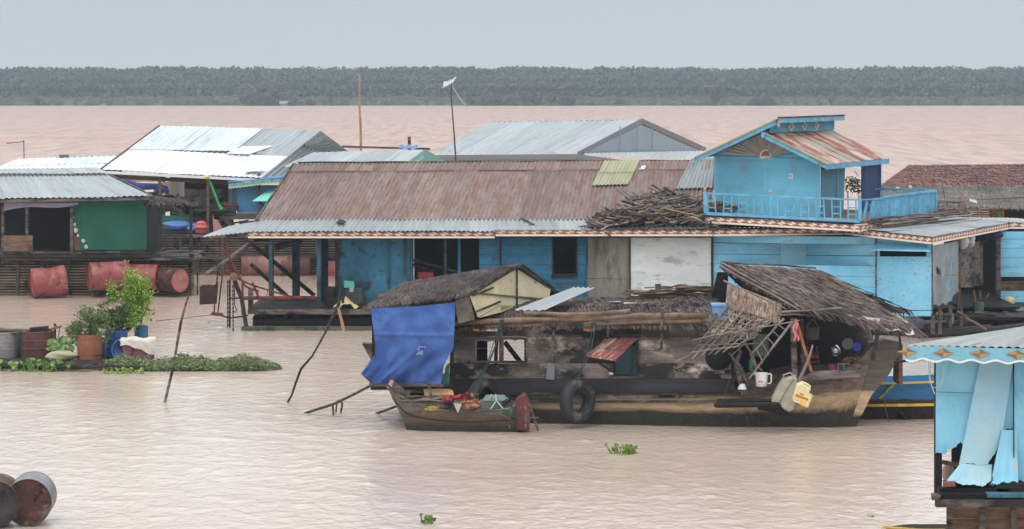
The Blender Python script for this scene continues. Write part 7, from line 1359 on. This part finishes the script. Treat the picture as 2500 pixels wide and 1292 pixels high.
# ---------------------------------------------------------------- big grey gabled house behind
gg = T('grey_gabled_house', 'large house with a broad pale grey metal roof and a blue-grey gable', 'house', (at(1400, 560, 100).x, 100, 0)); a, b, c, d = at(1052, 377, 97), at(1412, 374, 97), at(1566, 293, 104), at(1192, 299, 104)
mb = MB(); corr(mb, a, b, c, d, pitch=.22, amp=.012, sw=.95, rows=(0, 1)); mb.build('roof', m_zincgrey, gg)
mb = MB(); corr(mb, at(1300, 372, 111), at(1722, 366, 111), c, d, pitch=.22, amp=.012, sw=.95, rows=(0, 1)); mb.build('rear_roof', m_galv, gg)
gnm = V((-.62, .78, 0)); mb = MB(); mb.poly([at(1425, 376, 97.4), at(1566, 305, 103.8), at(1712, 372, 110)], .05, .5, (.23, .28, .32), nrm=gnm); mb.build('gable', m_vc, gg)
mb = MB()
g0, g1 = at(1425, 371, 97.35), at(1712, 369, 109.9)
mb.beam(g0-gnm*.03, g1-gnm*.03, .03, .06, .5, (.2, .24, .27))
for t_ in (.28, .42, .55): p = lerp(g0, g1, t_)-gnm*.03; mb.beam(p, p+V((0, 0, .5+(.42-abs(t_-.42))*1.6)), .04, .03, .5, (.2, .24, .27), up=V((0, 1, 0)))
mb.build('gable_batten', m_vc, gg)
mb = MB(); mb.beam(b+V((0, -.05, -.04)), c+V((0, -.05, -.04)), .06, .2, .5, (.20, .20, .21)); mb.beam(c+V((0, -.05, -.04)), at(1722, 366, 110.8), .06, .2, .5, (.18, .18, .19)); mb.build('barge_board', m_vc, gg)
mb = MB(); scallop(mb, at(1052, 379, 96.9), at(1412, 376, 96.9), .22, 60, (.20, .21, .22), (.15, .15, .15), .3); scallop(mb, at(1412, 377, 96.8), at(1560, 396, 95), .2, 24, (.20, .21, .22), (.15, .15, .15), .3); mb.build('eave_trim', m_vc, gg)
mb = MB(); vwall(mb, span(1080, 1480, 11), 385, 600, lambda x: 97.6, .03, jit=.5); mb.build('wall', M('pale_blue_grey', S(150, 166, 174), S(136, 152, 162), 2, fine=.06), gg)
mb = MB(); mb.slab(at(1412, 404, 97.5), at(1476, 404, 97.5), at(1476, 391, 97.5), at(1412, 391, 97.5), .03, .5, (.10, .24, .55)); mb.slab(at(1480, 404, 97), at(1540, 404, 97), at(1540, 394, 97), at(1480, 394, 97), .03, .5, (.12, .40, .26)); mb.build('painted_panel', m_vc, gg)
mb = MB(); corr(mb, at(1424, 377, 96.8), at(1760, 395, 95), at(1760, 368, 106), at(1430, 376, 97.6)+V((0, 0, .03)), pitch=.22, amp=.014, sw=1, rows=(0, 1)); mb.build('lean_to_roof', m_galv_lt, gg)
# ---------------------------------------------------------------- far-left white roof
fw = T('white_roofed_house', 'low house with a bright white metal roof far at the left edge', 'house', (at(120, 480, 104).x, 104, 0)); a, b, c, d = at(-70, 436, 100), at(236, 432, 100), at(292, 380, 106), at(44, 388, 106); P = bil(a, b, c, d)
mb = MB(); corr(mb, a, b, P(1, .62), P(0, .62), pitch=.24, amp=.012, sw=1, rows=(0, 1)); mb.build('lower_roof', m_white, fw)
mb = MB(); corr(mb, P(0, .62), P(1, .62), c, d, pitch=.24, amp=.012, sw=1, rows=(0, 1)); mb.build('upper_roof', M('pale_zinc2', S(206, 214, 218), S(186, 196, 202), 1.1, (4, .3, 1), uv=True, rough=.5, vr=.1), fw)
mb = MB(); corr(mb, V((d.x, 111, a.z)), V((c.x, 111, a.z)), c, d, pitch=.24, amp=.012, sw=1, rows=(0, 1)); mb.build('rear_roof', m_zincgrey, fw)
mb = MB(); mb.box(xw(-60, 102), xw(225, 102), 101, 110, .2, at(0, 436, 100).z, .4, (.2, .22, .22)); mb.build('wall', m_vc, fw)
mb = MB(); p = at(155, 383, 105.9); mb.box(p.x-.15, p.x+.2, 105.8, 106, p.z-.02, p.z+.08, .5, (.12, .12, .12)); mb.build('ridge_block', m_vc, fw)
# ---------------------------------------------------------------- the red thatched house at the right
rth = T('thatched_house', 'thatched house with a reddish top and woven bamboo wall behind the balcony', 'thatched house', (at(2350, 560, 86).x, 86, 0))
a, b, c, d = at(2150, 452, 84.2), at(2600, 452, 84.2), at(2600, 400, 88.5), at(2218, 404, 88.5)
mb = MB(); thatch(mb, a, b, c, d, 7500, .45, .022, .04, 8, .5, droop=.2, base=.08, eave=.08, wild=.2, ends=150); mb.build('upper_roof', m_thatch_red, rth)
e, f = at(2120, 497, 82), at(2600, 507, 82)
mb = MB(); thatch(mb, e, f, at(2600, 450, 84.3), at(2150, 450, 84.3), 9000, .35, .012, .02, 9, .1, droop=.2, base=.08, eave=.12, wild=.12); mb.build('lower_roof', m_thatch_gr, rth)
mb = MB(); mb.tube([at(2280, 487, 82.1), at(2330, 493, 82.1), at(2370, 489, 82.1)], .03, 6, .8); mb.tube([at(2385, 487, 82.1), at(2430, 484, 82.1), at(2500, 482, 82.1)], .03, 6, .4); mb.build('eave_pole', m_bamboo, rth)
mb = MB(); pwall(mb, 2130, 2600, span(498, 580, 14), lambda x: 82.8, [(2452, 2520, 505, 580)], .02, joint=60, jit=1); mb.build('woven_wall', m_bambooweave, rth)
mb = MB()
for px in (2300, 2330, 2362, 2392, 2420): mb.beam(at(px, 580, 82.75), at(px, 500, 82.75), .025, .02, .4, up=V((0, 1, 0)))
mb.build('wall_lath', m_wood_brown, rth)
mb = MB(); mb.beam(at(2434, 515, 82.6), at(2458, 560, 82.6), .09, .14, .5, (.06, .30, .12), up=V((0, 1, 0))); mb.poly([at(2448, 540, 82.65), at(2480, 553, 82.65), at(2480, 565, 82.65), at(2456, 565, 82.65)], .04, .5, (.06, .32, .12)); mb.build('green_frame', m_vc, rth)
mb = MB(); mb.box(xw(2430, 84), xw(2600, 84), 85, 85.1, .8, 3, .2); mb.build('inner_wall', m_wood_black, rth)
mb = MB(); stick(mb, at(2346, 450, 80), at(2373, 545, 78.5), .035, 6, .01, .9); mb.build('leaning_pole', m_wood_brown, label='pale forked pole leaning in front of the red thatched house', cat='pole')
mb = MB(); stick(mb, at(2299, 446, 80.5), at(2313, 525, 79), .022, 6, .005, .4); mb.build('leaning_pole', m_wood, label='thin dark pole standing beside the balcony corner', cat='pole')
mb = MB(); stick(mb, at(2395, 475, 80.5), at(2390, 540, 79), .016, 6, .005, .6); mb.build('leaning_pole', m_wood, label='thin grey rod right of the pale forked pole', cat='pole')
mb = MB(); c = at(2376, 491, 81.6); mb.hexa([c+V((-.12, 0, 0)), c+V((.12, 0, -.08)), c+V((.1, 0, .02)), c+V((-.1, 0, .08)), c+V((-.12, .03, 0)), c+V((.12, .03, -.08)), c+V((.1, .03, .02)), c+V((-.1, .03, .08))], .5, (.7, .68, .65)); mb.build('rag', m_cloth, label='white rag caught on the pole at the red thatched eave', cat='rag')
# ---------------------------------------------------------------- blue wooden boat behind the bow
bb = T('blue_boat', 'blue boat with yellow trim partly hidden behind the houseboat bow', 'boat', (at(2230, 1040, 51.8).x, 51.8, 0), 'open wooden boats')
def bbP(u, v, s=0):
    px = lerp(2090, 2420, u); top = 938-12*u**2 if u < .6 else 933.7-22*(u-.6)
    z1 = at(0, top, 51).z; z = lerp(-.15, z1, v); hw = .6*(.5+.5*v**.6); return V((xw(px, 51), 51.7-hw if s == 0 else 51.7+hw, z))
mb = MB(); m_bb = hull_mat('blue_boat_hull', S(44, 116, 164), S(60, 54, 48), S(44, 36, 30), .3, .40, S(36, 102, 150))
mb.grid(lambda u, v: bbP(u, v, 0), 30, 12, uvf=lambda u, v: (u*4, bbP(u, v).z)); mb.grid(lambda u, v: bbP(u, v, 1), 30, 6, uvf=lambda u, v: (u*4, bbP(u, v).z)); mb.grid(lambda u, v: lerp(bbP(u, .75, 0), bbP(u, .75, 1), v), 30, 2); mb.grid(lambda u, v: lerp(bbP(0, v, 0), bbP(0, v, 1), u), 2, 4); mb.build('hull', m_bb, bb)
for v, c_, w_ in ((1.0, (.62, .42, .08), .035), (.50, (.60, .40, .06), .05)):
    mb = MB()
    for k in range(16): mb.beam(bbP(k/16, v)-V((0, .02, 0)), bbP((k+1)/16, v)-V((0, .02, 0)), .04, w_, R.random(), c_)
    mb.build('yellow_trim', m_vc, bb)
mb = MB(); mb.tube([bbP(.28, .97)-V((0, .03, 0)), bbP(.24, .85)-V((0, .03, 0)), bbP(.21, .74)-V((0, .03, 0)), bbP(.18, .66)-V((0, .03, 0))], .022, 6, .5, (.5, .36, .1)); mb.build('painted_rib', m_vc, bb)
mb = MB(); mb.beam(bbP(.33, .35)-V((0, .05, 0)), bbP(.42, .02)-V((0, .05, 0)), .12, .05, .5); mb.beam(bbP(.4, .02)-V((0, .1, 0)), bbP(.6, .02)-V((0, .1, 0)), .1, .08, .5); mb.build('side_plank', m_wood_dark, bb)
mb = MB(); mb.tube([at(2162, 940, 51), at(2160, 990, 50.9), at(2173, 1043, 50.9)], .008, 4, .4, (.12, .12, .12)); mb.build('rope', m_vc, bb)
# ================================================================ the near light-blue shack at the right
NY_ = 34.0
ns = T('blue_shack', 'light blue sheet-metal shack on a dark timber float nearest at the right edge', 'shack', (at(2400, 1292, 35).x, 35.5, 0))
na, nb, nc, nd = at(2208, 846, 33.7), at(2660, 852, 33.2), at(2760, 757, 35.3), at(2470, 803, 35.35)
mb = MB(); corr(mb, na, nb, nc, nd, pitch=.09, amp=.012, sw=.7, rows=(0, 1)); mb.build('roof', m_galv, ns)
mb = MB(); A, B = at(2210, 845, 33.66), at(2660, 855, 33.2); axn = (B-A).normalized(); L_ = (B-A).length; hF = .17; n = int(L_/.02)
wv = lambda s: hF+.017*math.sin(s*2*math.pi/.30)
for k in range(n):
    s0, s1 = L_*k/n, L_*(k+1)/n; p0, p1 = A+axn*s0, A+axn*s1; mb.face([p0-V((0, 0, wv(s0))), p1-V((0, 0, wv(s1))), p1, p0], .5, (.20, .45, .55)); o_ = V((0, -.008, 0)); mb.face([p0-V((0, 0, wv(s0)+.014))+o_, p1-V((0, 0, wv(s1)+.014))+o_, p1-V((0, 0, wv(s1)-.012))+o_, p0-V((0, 0, wv(s0)-.012))+o_], .5, (.72, .74, .74))
st0 = .02
for k in range(5):
    c = A+axn*(st0+.455*k+.0)-V((0, .012, .075)); w_, h_ = .135, .062
    for sx, sz, c_ in ((-1, 1, (.42, .25, .06)), (1, 1, (.22, .13, .11)), (-1, -1, (.22, .13, .11)), (1, -1, (.45, .28, .07))): mb.face([c, c+axn*sx*w_, c+axn*(sx*w_*.42)+V((0, 0, sz*h_*.42)), c+V((0, 0, sz*h_))], .5, c_)
mb.build('eave_trim', m_vc, ns)
mb = MB(); scp = at(2210, 845, 33.9); mb.beam(na-V((0, -.05, .05)), nd-V((0, 0, .05)), .03, .05, .5, (.2, .45, .55)); mb.build('side_trim', m_vc, ns)
m_near = M('near_blue_sheet', S(148, 206, 226), S(124, 190, 216), 1.3, (1, 1, .6), S(92, 172, 208), 1.5, (1, 1, .7), .54, .72, S(176, 184, 186), (1.8, .58, .74), rough=.55, bsc=9, bst=(1, 1, .6), fine=.06, vr=.1)
m_near2 = M('near_pale_sheet', S(172, 200, 206), S(150, 196, 214), 1.6, (1, 1, .4), S(124, 188, 214), 1.6, (1, 1, .5), .52, .7, S(160, 156, 150), (3, .6, .7), rough=.55, bsc=9, fine=.06, vr=.1)
def sheet(name, pts_top, pts_bot, mat, Y=NY_, off=0, bulge=.04, nv=16):
    """a metal sheet whose lower edge follows pts_bot and whose face buckles"""
    def ip(E, u): 
        q = u*(len(E)-1); i = min(int(q), len(E)-2); f = q-i; return lerp(E[i][0], E[i+1][0], f), lerp(E[i][1], E[i+1][1], f), lerp(E[i][2] if len(E[i]) > 2 else 0, E[i+1][2] if len(E[i+1]) > 2 else 0, f)
    ph = R.uniform(0, 6)
    def P(u, v):
        a, b = ip(pts_bot, u), ip(pts_top, u); a = (a[0], a[1]+(2*math.sin(u*17+ph)+1.2*math.sin(u*61+ph*2)), a[2]); o_ = lerp(a[2], b[2], v**.6); return at(lerp(a[0], b[0], v), lerp(a[1], b[1], v), Y+off+o_+bulge*math.sin(u*3+v*4+ph)*math.sin(v*3.1))
    mb = MB(); mb.grid(P, 30, nv); mb.build(name, mat, ns, smooth=True)
sheet('wall_sheet', [(2285, 868), (2300, 868), (2340, 868), (2396, 868)], [(2284, 1108), (2296, 1106), (2310, 1108), (2312, 1100), (2320, 1094), (2334, 1092), (2345, 1080), (2352, 1084)], m_near, bulge=.03)
mb = MB(); mb.beam(at(2286, 957, NY_-.03), at(2377, 960, NY_-.03), .01, .006, .2); mb.build('sheet_joint', m_wood_dark, ns)
sheet('wall_sheet', [(2396, 868), (2430, 868), (2476, 868)], [(2341, 1132, -.02), (2380, 1134, -.05), (2412, 1134, -.04), (2432, 1100, -.02), (2448, 1060)], m_near2, off=-.04, bulge=.03)
sheet('wall_sheet', [(2370, 868), (2482, 868)], [(2425, 1062), (2482, 1040)], m_near, off=.03, bulge=.01)
sheet('wall_sheet', [(2474, 868), (2540, 868), (2620, 868)], [(2474, 1170), (2540, 1180), (2620, 1180)], m_near, off=-.02, bulge=.02)
sheet('buckled_sheet', [(2344, 1132, -.04), (2380, 1134, -.05), (2422, 1134, -.04)], [(2310, 1172, -.22), (2340, 1180, -.25), (2395, 1188, -.24), (2420, 1176, -.22)], m_near2, off=-.03, bulge=.02)
sheet('buckled_sheet', [(2446, 1050, -.03), (2464, 1050, -.02), (2482, 1050, -.02)], [(2418, 1184, -.22), (2452, 1178, -.25), (2486, 1176, -.2)], m_near, off=-.05, bulge=.04)
mb = MB(); mb.beam(at(2421, 1186, 33.75), at(2444, 1078, 34.0), .045, .05, .5, (.06, .13, .17), up=V((0, 1, 0))); mb.build('inner_stud', m_vc, ns)
mb = MB(); mb.beam(at(2475, 1200, 33.9), at(2475, 870, 33.9), .012, .012, .2, up=V((0, 1, 0))); mb.build('sheet_lath', m_wood_dark, ns)
mb = MB(); mb.beam(at(2290, 1208, 34.12), at(2290, 870, 34.12), .09, .09, .3, up=V((0, 1, 0))); mb.build('corner_post', m_wood_black, ns)
mb = MB(); mb.beam(at(2300, 1128, 34.25), at(2342, 1136, 34.25), .05, .05, .5); mb.build('inner_batten', m_wood_brown, ns)
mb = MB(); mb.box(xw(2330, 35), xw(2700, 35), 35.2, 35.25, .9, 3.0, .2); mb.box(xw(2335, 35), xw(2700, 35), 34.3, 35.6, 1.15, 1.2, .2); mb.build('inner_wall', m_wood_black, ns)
mb = MB(); lump(mb, at(2315, 1155, 34.5), .09, (.35, .26, .2), 8, (.9, .6, 1.5), .2); mb.build('clay_jar', m_cloth, label='brown jar visible through the torn corner of the near blue shack', cat='jar')
mb = MB(); mb.beam(at(2182, 884, 34.3), at(2290, 873, 34.3), .03, .03, .3); mb.build('eave_stick', m_wood_black, ns)
mb = MB(); mb.tube([at(2272, 880, 33.8), at(2270, 915, 33.8), at(2275, 945, 33.8), at(2290, 948, 33.8), at(2302, 930, 33.8), at(2305, 900, 33.8), at(2298, 880, 33.8)], .006, 5, .8); mb.tube([at(2266, 880, 33.8), at(2270, 930, 33.8), at(2282, 962, 33.8)], .007, 5, .8); mb.build('hanging_cord', M('pale_cord', S(170, 172, 170)), ns)
for i, (x0, x1, y, h_, Y, m_) in enumerate(((2304, 2412, 1186, .12, 33.9, m_wood_dark), (2290, 2460, 1196, .06, 33.8, m_wood_black), (2286, 2660, 1214, .10, 33.6, m_wood_black), (2284, 2660, 1228, .09, 33.5, m_wood_dark), (2430, 2660, 1190, .1, 33.8, m_wood_dark), (2408, 2660, 1208, .05, 33.55, M('bluish_plank', S(70, 110, 130), S(50, 80, 96), 3)), (2304, 2330, 1182, .05, 33.65, M('red_wood', S(120, 74, 60))))):
    mb = MB(); mb.beam(at(x0, y, Y), at(x1, y+(1 if i % 2 else -1), Y), .14, h_, R.random()); mb.build('sill_beam', m_, ns)
mb = MB(); stick(mb, at(2274, 1213, 33.5), at(2295, 1214, 33.5), .05, 8, .003, .5); mb.build('beam_end', m_wood, ns)
mb = MB(); pwall(mb, 2312, 2700, [1238, 1266, 1300, 1340, 1380, 1430, 1470], lambda x: 33.8, (), .04, joint=0); mb.build('float_boards', m_wood_brown, ns)
for px in (2318, 2397, 2474, 2560):
    mb = MB(); mb.beam(at(px, 1450, 33.7), at(px, 1238, 33.7), .07, .06, .6, up=V((0, 1, 0))); mb.build('float_upright', m_wood, ns)
cb = T('canoe', 'tip of a dark canoe with a yellow edge at the bottom right', 'canoe', (at(2230, 1290, 36).x, 36.2, 0)); zc_ = at(0, 1288, 36).z
mb = MB(); mb.grid(lambda u, v: V((lerp(xw(2158, 36), xw(2600, 36), u), 36+.55*(v-.5)*min(1, u*6+.1), zc_-(.3)*math.sin(math.pi*v)*min(1, u*5))), 24, 10, .4, (.06, .055, .05)); mb.build('hull', m_vc, cb)
mb = MB(); mb.tube([V((lerp(xw(2155, 36), xw(2300, 36), k/6), 36-.27*min(1, k/6*1.6+.1), zc_+.01)) for k in range(7)], .02, 6, .5, (.55, .36, .04)); mb.build('yellow_edge', m_vc, cb)
# ---------------------------------------------------------------- pieces that belong to a part hang under that part
def nest(root, part, subs):
    ps = [c for c in root.children if c.name.split('.')[0] == part]
    if not ps: return
    cen = lambda o: sum((V(b) for b in o.bound_box), V((0, 0, 0)))/8
    for c in list(root.children):
        if c.name.split('.')[0] in subs and not c.children:
            p = min(ps, key=lambda q: (cen(q)-cen(c)).length)
            c.parent = p
for root, part, subs in ((hs, 'rusty_roof', ('yellow_roof_sheet', 'grey_roof_sheet', 'roof_gap_patch', 'verge_board')), (hs, 'plank_wall', ('window_frame',)), (hs, 'gable_wall', ('sunburst', 'sun_disc', 'sun_disc_border')),
    (hs, 'clerestory_wall', ('painted_diamond',)), (hs, 'rail_post', ('finial',)), (hs, 'balcony_rail', ('baluster', 'side_baluster')), (hs, 'right_roof', ('ochre_edge',)), (hs, 'left_roof', ('ridge_cap',)), (hs, 'upper_wall', ('number_plate', 'wall_batten')),
    (hs, 'eave_roof', ('torn_sheet', 'loose_lath', 'rafter')), (hs, 'blue_plank_wall', ('knot_hole', 'blue_patch_panel')), (hs, 'peeling_wall', ('awning_flap',)), (hs, 'grey_end_panel', ('torn_hole',)), (hs, 'white_panel', ('panel_lath',)),
    (boat, 'cabin_wall', ('window_frame', 'metal_patch', 'hatch_frame')), (boat, 'bow_roof', ('roof_batten', 'verge_pole')), (boat, 'gable', ('gable_batten',)), (boat, 'hull', ('rubbing_strake', 'side_board', 'wale')), (boat, 'lattice_awning', ('awning_thatch',)), (boat, 'cabin_roof', ('roof_patch',)), (boat, 'bow_post', ('bow_side_board',)),
    (tarp, 'sheet', ('stencil_mark', 'flap')), (jc, 'body', ('printed_label',)), (skf, 'hull', ('gunwale', 'hull_strake', 'green_panel')), (skf, 'bow_block', ('pink_patch',)), (bs, 'bowl', ('rim',)),
    (gh, 'green_wall', ('peeled_patch',)), (gh, 'roof', ('eave_board', 'ridge_sheet')), (wh, 'lower_white_roof', ('white_patch', 'lifted_sheet', 'gutter_board')), (bh, 'wall', ('awning', 'scalloped_trim')), (bh, 'wall', ('awning_strut',)), (tg, 'gable', ('barge_board',)), (gg, 'gable', ('gable_batten', 'barge_board')), (gg, 'wall', ('painted_panel',)), (gg, 'roof', ('eave_trim',)),
    (rth, 'woven_wall', ('wall_lath', 'green_frame')), (rth, 'lower_roof', ('eave_pole',)), (bb, 'hull', ('yellow_trim', 'painted_rib')), (ns, 'roof', ('eave_trim', 'side_trim')), (ns, 'wall_sheet', ('sheet_joint', 'sheet_lath')), (cb, 'hull', ('yellow_edge',)), (eng, 'block', ('fuel_tank', 'air_filter')), (en, 'body', ('pipe', 'exhaust')), (fw, 'upper_roof', ('ridge_block',))):
    nest(root, part, subs)
for o in list(COL.objects):
    if o.parent is None and o.type == 'EMPTY' and o.get('category') in ('drum', 'barrel', 'bottle'):
        nest(o, 'body', ('cap', 'wrapper')); nest(o, 'shell', ('hoop',)); nest(o, 'shell', ('lid_board',))
